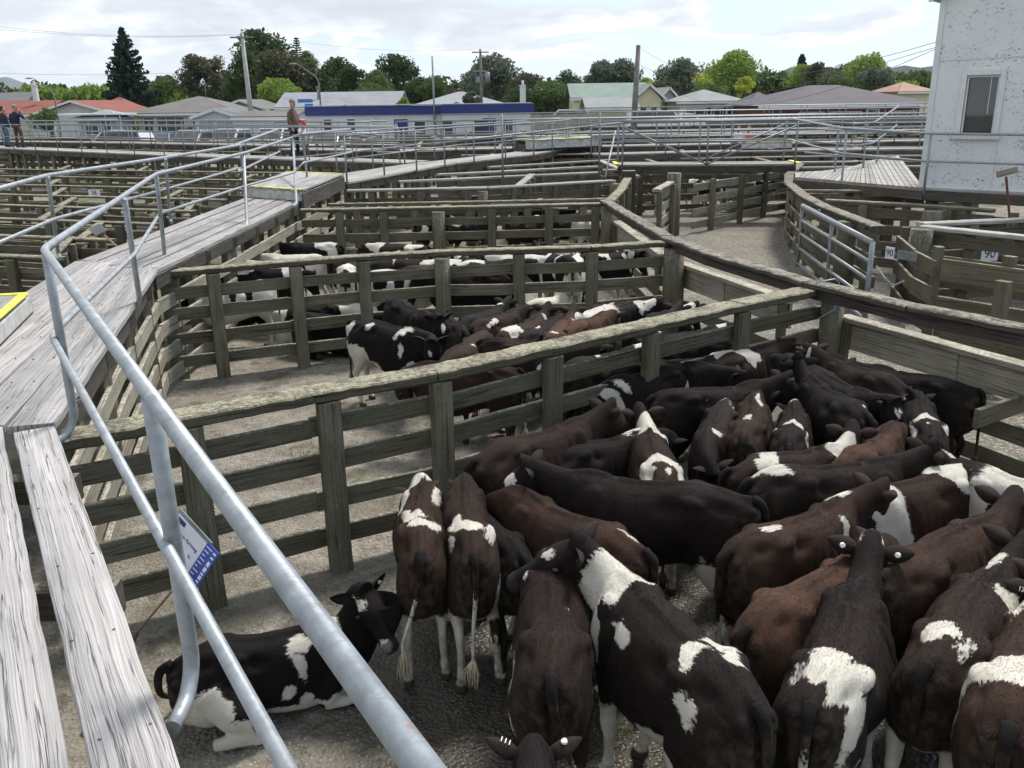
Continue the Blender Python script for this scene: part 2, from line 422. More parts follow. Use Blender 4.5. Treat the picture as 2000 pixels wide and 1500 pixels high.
# named markings in rest space; side: + is the animal's left (y>0)
def PT(name):
    D = {
     'shoulder': [(.40, 0, 1.0, .16, .14, .16), (.34, 0, .95, .07, .20, .14)],
     'shoulderL': [(.38, .1, .92, .14, .14, .16)], 'shoulderR': [(.38, -.1, .92, .14, .14, .16)],
     'belt': [(.30, 0, .75, .12, .35, .5)], 'beltmid': [(.02, 0, .8, .13, .4, .5)],
     'rump': [(-.33, 0, 1.0, .15, .20, .10), (-.22, .10, .98, .08, .08, .08), (-.40, -.10, .95, .07, .07, .10)],
     'rumpbig': [(-.36, 0, .98, .22, .24, .14), (-.5, .14, .85, .10, .08, .2)],
     'star': [(-.18, 0, 1.0, .085, .055, .06), (-.23, .035, 1.0, .06, .02, .05), (-.12, .03, 1, .05, .02, .05)],
     'hipL': [(-.30, .12, .97, .10, .05, .06)], 'hipR': [(-.30, -.12, .97, .10, .05, .06)],
     'loin': [(-.08, 0, .99, .14, .10, .08), (-.02, -.08, .95, .05, .11, .09)],
     'tailhead': [(-.47, 0, .99, .12, .055, .06)],
     'belly': [(-.18, 0, .46, .22, .20, .09)], 'bellybig': [(-.05, 0, .44, .38, .28, .13)],
     'brisket': [(.45, 0, .55, .16, .13, .12)],
     'blaze': [(.80, 0, 1.02, .07, .035, .09), (.90, 0, .92, .1, .022, .12), (1.02, 0, .86, .06, .04, .06)],
     'fstar': [(.80, 0, 1.05, .045, .035, .05)],
     'poll': [(.73, 0, 1.12, .08, .05, .05)],
     'flankL': [(-.02, .22, .72, .13, .1, .15)], 'flankR': [(-.02, -.22, .72, .13, .1, .15)],
     'stripeL': [(.16, .20, .82, .022, .1, .16)], 'stripeR': [(.16, -.20, .82, .022, .1, .16)],
     'spotL': [(-.1, .15, .93, .035, .04, .03)], 'spotR': [(-.02, -.13, .95, .03, .04, .03)],
     'thighL': [(-.42, .19, .62, .14, .07, .16)], 'thighR': [(-.42, -.19, .62, .14, .07, .16)],
     'edgeL': [(-.5, .17, .70, .06, .05, .22)], 'edgeR': [(-.5, -.17, .70, .06, .05, .22)],
     'neckL': [(.52, .1, .88, .12, .07, .14)], 'neckR': [(.52, -.1, .88, .12, .07, .14)],
     'mostly': [(-.3, 0, .7, .5, .4, .7), (.3, 0, .7, .3, .4, .6)],
     'holL': [(.42, .1, .85, .06, .12, .22), (.30, .15, .95, .05, .1, .12), (-.30, .15, .62, .14, .12, .10), (-.48, .14, .75, .10, .12, .14), (.0, 0, .45, .5, .2, .06)],
     'holR': [(.42, -.1, .85, .06, .12, .22), (.30, -.15, .95, .05, .1, .12), (-.30, -.15, .62, .14, .12, .10), (-.48, -.14, .75, .10, .12, .14), (.0, 0, .45, .5, .2, .06)],
    }
    return D[name]
def cut(b, k=1.): return tuple(b) + (k,)
cow_count = 0
def warpfield(V):
    o = (cow_count % 7) * 1.37; W = np.zeros_like(V)
    for k, (fq, am) in enumerate(((6.1, .016), (10.7, .011), (19.3, .008), (37., .005), (71., .0035))):
        for a in range(3):
            b, c = (a + 1) % 3, (a + 2) % 3
            W[:, a] += am * (np.sin(V[:, b] * fq + o * (k + 1) + a) + np.sin((V[:, c] * .8 + V[:, b] * .6) * fq * 1.13 + o * 2.1 + a * 2 + k) + .6 * np.sin((V[:, a] + V[:, c]) * fq * .87 + o * 3 + a))
    return W
def shape_cow(V, P, o):
    lying = o.get('lying', False); drop = -.44 if lying else 0
    X = pose(V, P, o)
    rv = random.Random(cow_count * 7); X[:, 1] *= o.get('fat', 1.) * rv.uniform(.84, .95)
    ph = rv.random() * 20; tors = sstep(-.6, -.5, V[:, 0]) * (1 - sstep(.3, .5, V[:, 0])) * sstep(.4, .55, V[:, 2])
    X[:, 2] += tors * (.012 * np.sin(V[:, 0] * 5 + ph) + .008 * np.sin(V[:, 0] * 11 + ph * 2)); X[:, 1] += tors * .012 * np.sin(V[:, 0] * 6 + V[:, 2] * 7 + ph)
    blj = rv.uniform(-.02, .03); X[:, 2] -= blj * np.exp(-((V[:, 0] - .02) / .25) ** 2) * sstep(.75, .5, V[:, 2]) * (V[:, 2] > .40)
    if lying:
        X[:, 2] += drop
        th = R(o.get('roll', 0)) ; k = np.clip(1 - 0 * X[:, 2], 0, 1)
        X[:, 1] += th * X[:, 2]
        X[:, 2] = np.maximum(X[:, 2], .005)
    return X
def coat_attrs(V, P, o):
    lying = o.get('lying', False); x, y, z = V[:, 0], V[:, 1], V[:, 2]
    blobs = []
    for m in o.get('white', []): blobs += PT(m) if isinstance(m, str) else [m]
    blobs = [((b[0] - .055, b[1], b[2] - .065) + tuple(b[3:])) if b[0] > .70 else b for b in blobs]
    f = fieldmax(V + warpfield(V), blobs)
    lw = o.get('leg', (.42, .42)); 
    for lim, msk in ((lw[0], x < 0), (lw[1], x >= 0)):
        if lying: g = np.where(np.abs(y) > .16, ((lim + .12) - z) * 12, -1)
        else: g = (lim - z) * 11
        f = np.where(msk & (P != 3) & (lim > 0) & (g > f), np.clip(g, -1, 1), f)
    for bl in o.get('black', []):
        d = np.sqrt(np.sum(((V - np.array(bl[:3])) / np.array(bl[3:6])) ** 2, 1)); f = np.where(d < 1.6, np.minimum(f, (d - 1) * 1.5), f)
    f = np.where(P == 3, (o.get('tailw', .55) - z) * 3, f); f = np.where(P == 2, np.maximum(f - 3, -1), f)
    # brown field: flanks brown, dorsal line and lower legs / head darker
    br = o.get('brown', 0.)
    bf = br * (.55 + .3 * (br > .85)) * (.75 + .25 * np.clip((z - .5) * 3, 0, 1))
    dors = np.exp(-(y / .035) ** 2) * (z > .9) * sstep(-.3, .5, x) + (x > .5) * .35 + (x > .78) * .35
    bf = bf * (1 - .75 * np.clip(dors, 0, 1)) * np.where(P == 3, .1, 1.)
    bf = bf * (1 - .6 * np.exp(-((x + .62) / .07) ** 2))
    dirt = np.clip((.50 - z) * 2.2, 0, 1) * .8 + .5 * np.exp(-((x + .60) / .10) ** 2) * (z < .9)
    sk = np.zeros(len(V)); hl = (V - np.array(NE)) @ np.array(HD)
    sk = np.where((hl > .335) & (x > .8), 1., 0.) * .8
    hoof = np.where((z < .042) & (not lying), 1., 0.)
    if lying: hoof = np.where((np.abs(x + .10) < .07) & (np.abs(y) > .24) & (z < .52), 1., hoof)
    return (('white', f), ('brown', bf), ('dirt', dirt), ('skin', sk), ('hoof', hoof), ('ear', (P == 2) * 1.))
def put_attrs(me, V, A, rep=1):
    for nm, arr in A:
        at_ = me.attributes.new(nm, 'FLOAT', 'POINT'); at_.data.foreach_set('value', np.repeat(np.asarray(arr, 'f'), rep))
    at_ = me.attributes.new('rest', 'FLOAT_VECTOR', 'POINT'); off = np.array((cow_count * 3.7, 0, 0)); at_.data.foreach_set('vector', np.repeat((V + off).astype('f'), rep, 0).ravel())
HAIR = {}
def hair_rest(B, n):
    """short hairs of the coat in rest space: root, and three blade corners each"""
    k = (id(B), n)
    if k in HAIR: return HAIR[k]
    V, FF, P = B; rg = np.random.default_rng(5)
    Q = np.array([f for f in FF if len(f) == 4 and P[f[0]] == 0]); p = V[Q]
    e1, e2 = p[:, 2] - p[:, 0], p[:, 3] - p[:, 1]; nn = np.cross(e1, e2); ar = np.linalg.norm(nn, axis=1); nn = nn / np.maximum(ar, 1e-12)[:, None]
    w = ar * np.where(p[:, 0, 2] > .5, 1., .5); idx = rg.choice(len(Q), n, p=w / w.sum())
    u, v = rg.random(n)[:, None], rg.random(n)[:, None]; pp = p[idx]; nr = nn[idx]
    root = (pp[:, 0] * (1 - u) + pp[:, 1] * u) * (1 - v) + (pp[:, 3] * (1 - u) + pp[:, 2] * u) * v
    x, y, z = root[:, 0], root[:, 1], root[:, 2]
    d = np.stack([-np.ones(n), .0 * y, -.30 - .8 * np.clip(.95 - z, 0, 1)], 1)
    leg = (z < .48)[:, None]; d = np.where(leg, np.array((-.15, 0, -1.)), d)
    hd = ((x > .58) & (z > .8))[:, None]; d = np.where(hd, np.array((-HD.x, 0, -HD.z)), d)
    fl = np.exp(-(((x + .1) / .1) ** 2 + ((z - .80) / .12) ** 2))[:, None]; d = d * (1 - fl) + fl * np.array((.2, 0, -1.))
    d = d + rg.normal(0, .22, (n, 3)); d = d - nr * np.sum(d * nr, 1)[:, None]; d /= np.linalg.norm(d, axis=1)[:, None]
    side = np.cross(nr, d); L = np.where(z < .48, .011, .019) * np.where(x > .62, .55, 1.) * rg.uniform(.6, 1.25, n); L = L[:, None]
    wd = (.0011 + .0008 * rg.random(n))[:, None]; lift = rg.uniform(.10, .34, n)[:, None]
    b0 = root - nr * .0015
    C3 = np.stack([b0 - side * wd, b0 + side * wd, root + d * L + nr * L * lift], 1).reshape(-1, 3)
    HAIR[k] = (root, C3); return HAIR[k]
def add_coat(B, o, root_ob, n):
    rt_, C3 = hair_rest(B, n); X = shape_cow(C3, np.zeros(len(C3), 'i'), o)
    A = coat_attrs(rt_, np.zeros(len(rt_), 'i'), o)
    me = bpy.data.meshes.new('coat'); nv = len(X); me.vertices.add(nv); me.vertices.foreach_set('co', X.astype('f').ravel())
    me.loops.add(nv); me.loops.foreach_set('vertex_index', np.arange(nv, dtype='i')); me.polygons.add(nv // 3); me.polygons.foreach_set('loop_start', np.arange(0, nv, 3, dtype='i'))
    me.update(calc_edges=True); put_attrs(me, rt_, A, 3); me.materials.append(M['hide'])
    ob = bpy.data.objects.new('coat', me); col.objects.link(ob); ob.parent = root_ob
def make_cow(B, T, S, o, label, name='calf', group=None, switch=True, zr=.97):
    """T, S: pixel of tailhead and withers in the photo; they fix place, heading and size on the ground"""
    global cow_count; cow_count += 1
    V, FF, P = B
    lying = o.get('lying', False); drop = -.44 if lying else 0
    s = o.get('s', 1.)
    for _ in range(3):
        zz = (.97 + drop) * s
        a = at(*T, zz); b = at(*S, zz); dist = (b - a).length
        if 's' not in o: s = min(max(dist / .86, o.get('smin', .90)), 1.10)
    s *= .965
    if 'hdg' in o: h = R(o['hdg'])
    else: h = math.atan2(b.y - a.y, b.x - a.x)
    mid = (a + b) / 2 + Vv((math.cos(h), math.sin(h), 0)) * (.135 * s)
    if 'hdg' in o: mid = a + Vv((math.cos(h), math.sin(h), 0)) * (.57 * s)
    if 'headat' in o: hp3 = at(*o['headat'], 1.0 * s); mid = hp3 - Vv((math.cos(h), math.sin(h), 0)) * (.78 * s)
    X = shape_cow(V, P, o)
    me = bpy.data.meshes.new(name); me.from_pydata(X.tolist(), [], FF)
    put_attrs(me, V, coat_attrs(V, P, o))
    me.materials.append(M['hide']); me.materials.append(M['eye'])
    mi = np.zeros(len(FF), 'i'); pe = P
    mi = np.array([1 if pe[q[0]] == 1 else 0 for q in FF], 'i'); me.polygons.foreach_set('material_index', mi)
    me.polygons.foreach_set('use_smooth', np.ones(len(FF), bool)); me.update()
    root = bpy.data.objects.new(name, me); col.objects.link(root)
    root.location = (mid.x, mid.y, 0.012); root.rotation_euler = (0, 0, h); root.scale = (s, s, s)
    tag(root, label, 'calf', group)
    if o.get('coat'): add_coat(B, o, root, o['coat'])
    # tail switch: a tuft of hair at the tail's end
    if switch:
        tv = X[P == 3]; n = 10; end = tv[-n:].mean(0); prev = tv[-n * 4:-n * 3].mean(0); d = Vv(end - prev).normalized()
        rr = random.Random(cow_count); mb = MB(); E0 = Vv(end) - d * .05
        for k in range(46 if switch is True else 14):
            a_ = rr.random() * 6.28; o1 = Vv((math.cos(a_), math.sin(a_), 0)) * .012
            o2 = Vv((rr.gauss(0, 1), rr.gauss(0, 1), 0)) * .022; Lh = rr.uniform(.10, .20)
            p0 = E0 + o1 * .6; p1 = E0 + d * Lh * .5 + o1 + o2 * .7; p2 = E0 + (d * .8 + Vv((0, 0, -.25))) * Lh + o2 * .8
            mb.tube([p0, p1, p2], [.0045, .0042, .0008], 4)
        sw = mb.build('tail_switch', M['switch_w'] if o.get('tailw', .55) > .3 else M['switch_b']); sw.parent = root
    # ear tag
    x, y = V[:, 0], V[:, 1]; hl = (V - np.array(NE)) @ np.array(HD)
    for side, kind in o.get('tags', []):
        m4 = (P == 2) & (np.sign(y) == side)
        ev = X[m4]; nr = 18; c0 = ev[nr * 4:nr * 5]; cc = Vv(c0.mean(0)); e0 = Vv(ev[:nr].mean(0)); e1 = Vv(ev[-nr:].mean(0))
        ax = (e1 - e0).normalized(); w_ = Vv(c0[8]) - Vv(c0[0]); w_ = (w_ - ax * w_.dot(ax)).normalized(); nn = ax.cross(w_).normalized()
        hdir = (Vv(X[np.argmax(hl * (x > .8))]) - Vv(e0)).normalized()
        if nn.dot(hdir) < 0: nn = -nn
        if o.get('tagback'): nn = -nn
        if kind in ('button', 'yellow'):
            mb = MB(); base_ = cc + nn * .008
            mb.loft([[base_ + nn * q + (ax * math.cos(t * math.pi / 8) + w_ * math.sin(t * math.pi / 8)) * rr2 for t in range(16)] for q, rr2 in ((-.0, .013), (.014, .013), (.016, .008))])
            tg = mb.build('ear_tag', M['tag_w'] if kind == 'button' else M['tag_y']); tg.parent = root
        else:
            cu = bpy.data.curves.new('tag_text', 'FONT'); cu.body = kind; cu.size = .034; cu.extrude = .001; cu.align_x = 'CENTER'; cu.align_y = 'CENTER'
            to = bpy.data.objects.new('tag_number', cu); col.objects.link(to)
            mm = bpy.data.meshes.new_from_object(to.evaluated_get(bpy.context.evaluated_depsgraph_get())); bpy.data.objects.remove(to)
            mm.materials.clear(); mm.materials.append(M['tag_w'])
            tn = bpy.data.objects.new('tag_number', mm); col.objects.link(tn)
            q = cc + (e1 - cc) * -.1 - w_ * .0 + nn * (.004 if not o.get('tagback') else .026)
            # text reads along the ear
            xx = ax * side if not o.get('tagback') else -ax * side
            xx = xx * o.get('tagflip', 1)
            zz_ = nn; yy = zz_.cross(xx)
            tn.matrix_local = Matrix(((xx.x, yy.x, zz_.x, q.x), (xx.y, yy.y, zz_.y, q.y), (xx.z, yy.z, zz_.z, q.z), (0, 0, 0, 1)))
            tn.parent = root
    return root
def hide_material():
    m, nt, p = newmat('cattle_hide'); g = N(nt)
    rest = g.attr('rest', 'Vector')
    w = g.attr('white'); n1 = g.noise(rest, 7, 3, .5); n2 = g.noise(g.mapv(rest, (26, 75, 75)), 1, 3, .7)
    n3 = g.noise(g.mapv(g.add(rest, g.mapv(g.noise(rest, 6, 2, out='Color'), (.05, .05, .05))), (55, 260, 220)), 1, 3, .65)
    fld = g.math('ADD', g.math('ADD', w, g.math('MULTIPLY', g.math('SUBTRACT', n1, .5), 1.5)), g.math('MULTIPLY', g.math('SUBTRACT', n2, .5), 1.3))
    wm = g.mapr(fld, -.06, .10)
    br = g.attr('brown'); nb = g.noise(rest, 4.5, 3)
    brm = g.math('MULTIPLY', br, g.mapr(nb, .3, .65, .55, 1.15), clamp=True)
    dark = g.mix(g.noise(rest, 14, 2), (.0042, .0037, .0038), (.0085, .0066, .0062))
    brown = g.mix(g.noise(rest, 22, 3), (.036, .017, .010), (.105, .050, .029))
    hide = g.mix(brm, dark, brown)
    hide = g.mix(g.mapr(n3, .40, .72, 0, .55), hide, g.mix(brm, (.022, .017, .016), (.13, .076, .052)))
    wht = g.mix(g.noise(rest, 9, 3), (.47, .44, .375), (.62, .595, .53))
    wht = g.mix(g.mapr(n3, .4, .8, 0, .3), wht, (.42, .38, .30))
    c = g.mix(wm, hide, wht)
    d = g.attr('dirt'); dn = g.noise(rest, 16, 5, .65)
    dm = g.math('MULTIPLY', d, g.mapr(dn, .42, .62), clamp=True)
    c = g.mix(g.math('MULTIPLY', dm, .85), c, g.mix(dn, (.05, .038, .022), (.16, .125, .08)))
    c = g.mix(g.attr('skin'), c, (.028, .023, .022))
    c = g.mix(g.attr('hoof'), c, (.06, .045, .03))
    c = g.mix(g.math('MULTIPLY', g.attr('ear'), .35), c, (.045, .035, .03))
    g.put(p.inputs['Base Color'], c)
    p.inputs['Roughness'].default_value = .55
    g.put(p.inputs['Roughness'], g.mapr(n3, .2, .8, .55, .85))
    p.inputs['Specular IOR Level'].default_value = .10
    p.inputs['Sheen Weight'].default_value = .02; p.inputs['Sheen Roughness'].default_value = .4
    h = g.math('ADD', g.math('MULTIPLY', n3, .6), g.math('MULTIPLY', g.noise(rest, 9, 2, .5), .35))
    g.put(p.inputs['Normal'], g.bump(h, .8, .008))
    return m
M = {}
# ================================================================ materials
def wood(name, base, light, dark, moss=0., lichen=0., top=0., rough=.85, crack=1., fine=1., pale=(.36, .355, .28), bumpd=.012):
    """sawn timber: grain runs along u (metres)"""
    m, nt, p = newmat(name); g = N(nt); uv = g.uv; P = g.pos
    warp = g.noise(uv, 1.3, 2, out='Color')
    uvw = g.add(uv, g.mapv(warp, (.10, .012, 0)))
    gr = g.noise(g.mapv(uvw, (.75 * fine, 55 * fine, 1)), 1, 5, .62)
    gr2 = g.noise(g.mapv(uvw, (1.3 * fine, 190 * fine, 1)), 1, 3, .6)
    cr_ = g.noise(g.mapv(uvw, (.55 * fine, 30 * fine, 1), (4, 3, 0)), 1, 4, .55)
    band = g.noise(g.mapv(uvw, (.5, 4.5, 1)), 1, 3)
    blot = g.noise(P, 2.2, 5, .6)
    c = g.mix(g.mapr(gr, .3, .7), base, light)
    c = g.mix(g.mapr(band, .35, .7, 0, .5), c, dark)
    c = g.mix(g.mapr(gr2, .38, .66, .0, .75), c, dark)
    ck = g.mapr(g.math('ABSOLUTE', g.math('SUBTRACT', cr_, .5)), 0, .018 * crack, 1, 0)
    ck = g.math('MULTIPLY', ck, g.mapr(gr, .42, .58), clamp=True)
    c = g.mix(g.math('MULTIPLY', ck, .85), c, tuple(x * .22 for x in dark))
    c = g.mix(g.mapr(blot, .45, .7, 0, .35), c, dark)
    hgt = g.math('SUBTRACT', g.math('ADD', g.math('MULTIPLY', gr2, .35), g.math('MULTIPLY', gr, .5)), g.math('MULTIPLY', ck, .9))
    rnd = g.math('SUBTRACT', g.rnd, .5)
    hs = g.n('ShaderNodeHueSaturation'); g.put(hs.inputs['Color'], c); g.put(hs.inputs['Value'], g.math('ADD', g.math('MULTIPLY', rnd, .34), 1.))
    c = hs.outputs[0]
    if moss:
        mm = g.math('MULTIPLY', g.mapr(g.noise(P, 3.3, 5, .6), .40, .66), moss, clamp=True)
        c = g.mix(mm, c, g.mix(g.noise(P, 40, 3), (.050, .049, .019), (.125, .115, .048)))
    if lichen:
        lz = g.voro(g.mapv(uvw, (42, 80, 1)), 1); patch = g.mapr(g.noise(P, 4.5, 4), .42, .62)
        lm = g.math('MULTIPLY', g.mapr(lz, .30, .18), g.math('MULTIPLY', patch, lichen), clamp=True)
        c = g.mix(lm, c, (.30, .295, .23))
        hgt = g.math('ADD', hgt, g.math('MULTIPLY', lm, .25))
    if top:
        nz = g.n_sep(g.nrm)[2]
        tn = g.noise(P, 26, 5, .7); tn2 = g.noise(P, 5, 4, .6)
        tm = g.math('MULTIPLY', g.mapr(nz, .35, .8), g.mapr(g.math('ADD', g.math('MULTIPLY', tn, .5), g.math('MULTIPLY', tn2, .5)), .56 - .16 * top, .60 - .08 * top), clamp=True)
        c = g.mix(tm, c, g.mix(g.mapr(tn, .3, .7), tuple(x * .42 for x in pale), pale))
        hgt = g.math('ADD', hgt, g.math('MULTIPLY', tm, g.math('MULTIPLY', tn, .8)))
    g.put(p.inputs['Base Color'], c); p.inputs['Roughness'].default_value = rough; p.inputs['Specular IOR Level'].default_value = .25
    g.put(p.inputs['Normal'], g.bump(hgt, .9, bumpd))
    return m
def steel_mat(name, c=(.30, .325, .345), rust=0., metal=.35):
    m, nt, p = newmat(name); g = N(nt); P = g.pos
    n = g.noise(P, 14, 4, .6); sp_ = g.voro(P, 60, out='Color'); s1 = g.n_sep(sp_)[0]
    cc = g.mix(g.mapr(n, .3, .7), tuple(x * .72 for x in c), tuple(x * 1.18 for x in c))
    cc = g.mix(g.math('MULTIPLY', s1, .14), cc, (.42, .44, .45))
    st = g.mapr(g.noise(g.mapv(P, (60, 60, 6)), 1, 3), .58, .75, 0, .45)
    cc = g.mix(st, cc, (.22, .225, .22))
    if rust:
        rn = g.noise(P, 9, 5, .7); cc = g.mix(g.math('MULTIPLY', g.mapr(rn, .62, .72), rust, clamp=True), cc, (.30, .17, .11))
    g.put(p.inputs['Base Color'], cc); p.inputs['Metallic'].default_value = metal
    g.put(p.inputs['Roughness'], g.mapr(n, .3, .7, .38, .6))
    g.put(p.inputs['Normal'], g.bump(n, .25, .01))
    return m
M['deck'] = wood('weathered_deck_wood', (0.410, 0.392, 0.386), (0.593, 0.571, 0.560), (0.194, 0.183, 0.177), crack=.9, fine=1.05, bumpd=.008)
M['deck_far'] = wood('weathered_deck_wood_far', (0.381, 0.363, 0.335), (0.526, 0.506, 0.475), (0.224, 0.215, 0.200), crack=1.6, fine=.5)
M['fence'] = wood('mossy_fence_wood', (0.149, 0.137, 0.098), (0.231, 0.210, 0.156), (0.082, 0.075, 0.053), moss=.55, lichen=.55, top=.7)
M['fence_cap'] = wood('lichen_cap_wood', (0.100, 0.089, 0.068), (0.165, 0.145, 0.105), (0.047, 0.042, 0.030), moss=.4, lichen=.4, top=1.05, pale=(0.389, 0.363, 0.262))
M['post'] = wood('fence_post_wood', (0.171, 0.157, 0.117), (0.259, 0.239, 0.179), (0.082, 0.075, 0.055), moss=.5, lichen=.65, top=.4)
M['dark'] = wood('dark_beam_wood', (0.085, 0.073, 0.060), (0.169, 0.148, 0.123), (0.039, 0.034, 0.028), top=.9, pale=(0.338, 0.313, 0.252))
M['yard'] = wood('yard_fence_wood', (0.136, 0.118, 0.088), (0.231, 0.204, 0.153), (0.073, 0.065, 0.048), moss=.45, top=.8, pale=(0.386, 0.359, 0.264), fine=.5)
M['greyboard'] = wood('pale_grey_board', (0.359, 0.328, 0.264), (0.498, 0.458, 0.369), (0.207, 0.190, 0.147), moss=.25, lichen=.2, top=.6, pale=(0.635, 0.590, 0.480))
M['steel'] = steel_mat('galvanised_steel', rust=.8)
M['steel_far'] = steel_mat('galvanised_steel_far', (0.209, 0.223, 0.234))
M['yellow'] = simple('yellow_step_paint', (.70, .62, .07), .6, var=.12, nscale=12)
M['riser'] = simple('worn_white_riser_paint', (.42, .42, .40), .7, var=.2, nscale=8)
M['hide'] = hide_material()
M['eye'] = simple('animal_eye', (.008, .006, .005), .08)
M['switch_w'] = simple('pale_tail_hair', (.42, .37, .26), .8, var=.3)
M['switch_b'] = simple('dark_tail_hair', (.03, .024, .02), .7)
M['tag_w'] = simple('white_plastic_tag', (.75, .74, .66), .4); M['tag_y'] = simple('yellow_plastic_tag', (.8, .66, .10), .4)
def ground_mats():
    m, nt, p = newmat('pen_ground'); g = N(nt); P = g.pos; sx = g.n_sep(P)
    n1 = g.noise(P, .8, 5, .6); n2 = g.noise(P, 6, 5, .65); n3 = g.noise(P, 30, 4, .6)
    v = g.voro(P, 42); vc = g.n_sep(g.voro(P, 42, out='Color'))[0]
    v2 = g.voro(g.mapv(P, (70, 40, 40)), 1)
    c = g.mix(g.mapr(n2, .35, .65), (.105, .090, .068), (.245, .22, .178))
    c = g.mix(g.mapr(n3, .4, .7, 0, .6), c, (.30, .275, .235))
    # chips and grit
    chip = g.math('MULTIPLY', g.mapr(v, .34, .24), g.mapr(vc, .45, .6), clamp=True)
    c = g.mix(g.math('MULTIPLY', chip, .75), c, g.mix(vc, (.20, .175, .14), (.50, .47, .42)))
    mot = g.mapr(g.noise(P, 1.2, 6, .72), .44, .60); c = g.mix(g.math('MULTIPLY', mot, .75), c, g.mix(n3, (.060, .050, .036), (.17, .15, .11)))
    tin = g.mapr(g.noise(P, .7, 4, .6), .52, .66); c = g.mix(g.math('MULTIPLY', tin, .35), c, (.12, .125, .07))
    dung = g.mapr(g.noise(P, 2.6, 6, .7), .53, .60)
    c = g.mix(g.math('MULTIPLY', dung, .72), c, g.mix(n3, (.035, .026, .018), (.10, .08, .055)))
    # wet trampled muck in the nearest pen where the mob stands
    dx = g.math('SUBTRACT', sx[0], 2.0); dy = g.math('SUBTRACT', sx[1], 4.6)
    d = g.math('SQRT', g.math('ADD', g.math('POWER', g.math('MULTIPLY', dx, .36), 2), g.math('POWER', g.math('MULTIPLY', dy, .36), 2)))
    wet = g.mapr(g.math('ADD', d, g.math('MULTIPLY', g.math('SUBTRACT', n1, .5), .9)), 1.25, .85)
    dx2 = g.math('SUBTRACT', sx[0], 1.2); dy2 = g.math('SUBTRACT', sx[1], 9.0)
    d2 = g.math('SQRT', g.math('ADD', g.math('POWER', g.math('MULTIPLY', dx2, .40), 2), g.math('POWER', g.math('MULTIPLY', dy2, .6), 2)))
    wet = g.math('MAXIMUM', wet, g.math('MULTIPLY', g.mapr(g.math('ADD', d2, g.math('MULTIPLY', g.math('SUBTRACT', n1, .5), .8)), 1.1, .7), .7))
    mud = g.mix(g.mapr(n2, .3, .7), (.016, .0125, .009), (.050, .040, .029))
    mud = g.mix(g.math('MULTIPLY', chip, .22), mud, (.17, .15, .12))
    c = g.mix(g.math('MULTIPLY', wet, .88), c, mud)
    gr = g.mapr(g.math('ADD', g.noise(P, 1.1, 4), g.math('MULTIPLY', n3, .25)), .77, .84)
    c = g.mix(g.math('MULTIPLY', gr, .9), c, g.mix(n3, (.05, .075, .015), (.12, .17, .04)))
    g.put(p.inputs['Base Color'], c)
    r = g.mix(wet, (.85,) * 3, g.mix(g.mapr(n3, .42, .62), (.20,) * 3, (.75,) * 3)); g.put(p.inputs['Roughness'], r)
    hh = g.math('ADD', g.math('ADD', g.math('MULTIPLY', n2, .8), g.math('MULTIPLY', n3, .5)), g.math('MULTIPLY', g.math('SUBTRACT', .4, v), .5))
    g.put(p.inputs['Normal'], g.bump(hh, .8, .03))
    M['pen'] = m
    m, nt, p = newmat('gravel'); g = N(nt); P = g.pos
    v = g.voro(P, 26); vc = g.n_sep(g.voro(P, 26, out='Color'))[0]; n2 = g.noise(P, 1.4, 5, .6); n3 = g.noise(P, 40, 3)
    c = g.mix(vc, (.14, .125, .10), (.36, .335, .285)); c = g.mix(g.mapr(v, .3, .55, 0, .7), c, (.09, .078, .06))
    c = g.mix(g.mapr(n2, .45, .68, 0, .6), c, (.13, .108, .08))
    g.put(p.inputs['Base Color'], c); p.inputs['Roughness'].default_value = .9
    g.put(p.inputs['Normal'], g.bump(g.math('ADD', g.math('SUBTRACT', .5, v), g.math('MULTIPLY', n3, .3)), .8, .03))
    M['gravel'] = m
    m, nt, p = newmat('earth'); g = N(nt); P = g.pos
    n1 = g.noise(P, .35, 5, .6); n2 = g.noise(P, 5, 5, .65); far = g.noise(P, .03, 4)
    c = g.mix(g.mapr(n2, .35, .65), (.11, .098, .075), (.22, .205, .17))
    c = g.mix(g.mapr(n1, .48, .6), c, g.mix(n2, (.05, .062, .02), (.11, .125, .045)))
    dist = g.math('ABSOLUTE', g.n_sep(P)[1]); c = g.mix(g.mapr(dist, 90, 120), c, g.mix(far, (.05, .075, .025), (.10, .12, .05)))
    g.put(p.inputs['Base Color'], c); p.inputs['Roughness'].default_value = .95
    g.put(p.inputs['Normal'], g.bump(n2, .6, .05)); M['earth'] = m
ground_mats()
def leafmat(name, a, b, c2=None):
    m, nt, p = newmat(name); g = N(nt); P = g.pos
    cl = g.noise(P, .55, 3); t = g.noise(P, 4, 3)
    c = g.mix(g.mapr(g.math('ADD', g.math('MULTIPLY', cl, .6), g.math('MULTIPLY', t, .4)), .36, .64), a, b)
    if c2: c = g.mix(g.mapr(g.noise(P, .9, 2), .52, .62), c, c2)
    g.put(p.inputs['Base Color'], c); p.inputs['Roughness'].default_value = .65; p.inputs['Specular IOR Level'].default_value = .2
    p.inputs['Transmission Weight'].default_value = 0
    tr = g.n('ShaderNodeBsdfTranslucent'); g.put(tr.inputs[0], c); mx = g.n('ShaderNodeMixShader'); mx.inputs[0].default_value = .3
    nt.links.new(p.outputs[0], mx.inputs[1]); nt.links.new(tr.outputs[0], mx.inputs[2]); nt.links.new(mx.outputs[0], nt.nodes['Material Output'].inputs[0])
    return m
M['bark'] = simple('bark', (.09, .075, .06), .9, var=.3, nscale=3)
M['lf_dark'] = leafmat('dark_leaves', (0.031, 0.059, 0.025), (0.085, 0.132, 0.046))
M['lf_conifer'] = leafmat('conifer_needles', (0.014, 0.031, 0.025), (0.039, 0.072, 0.049))
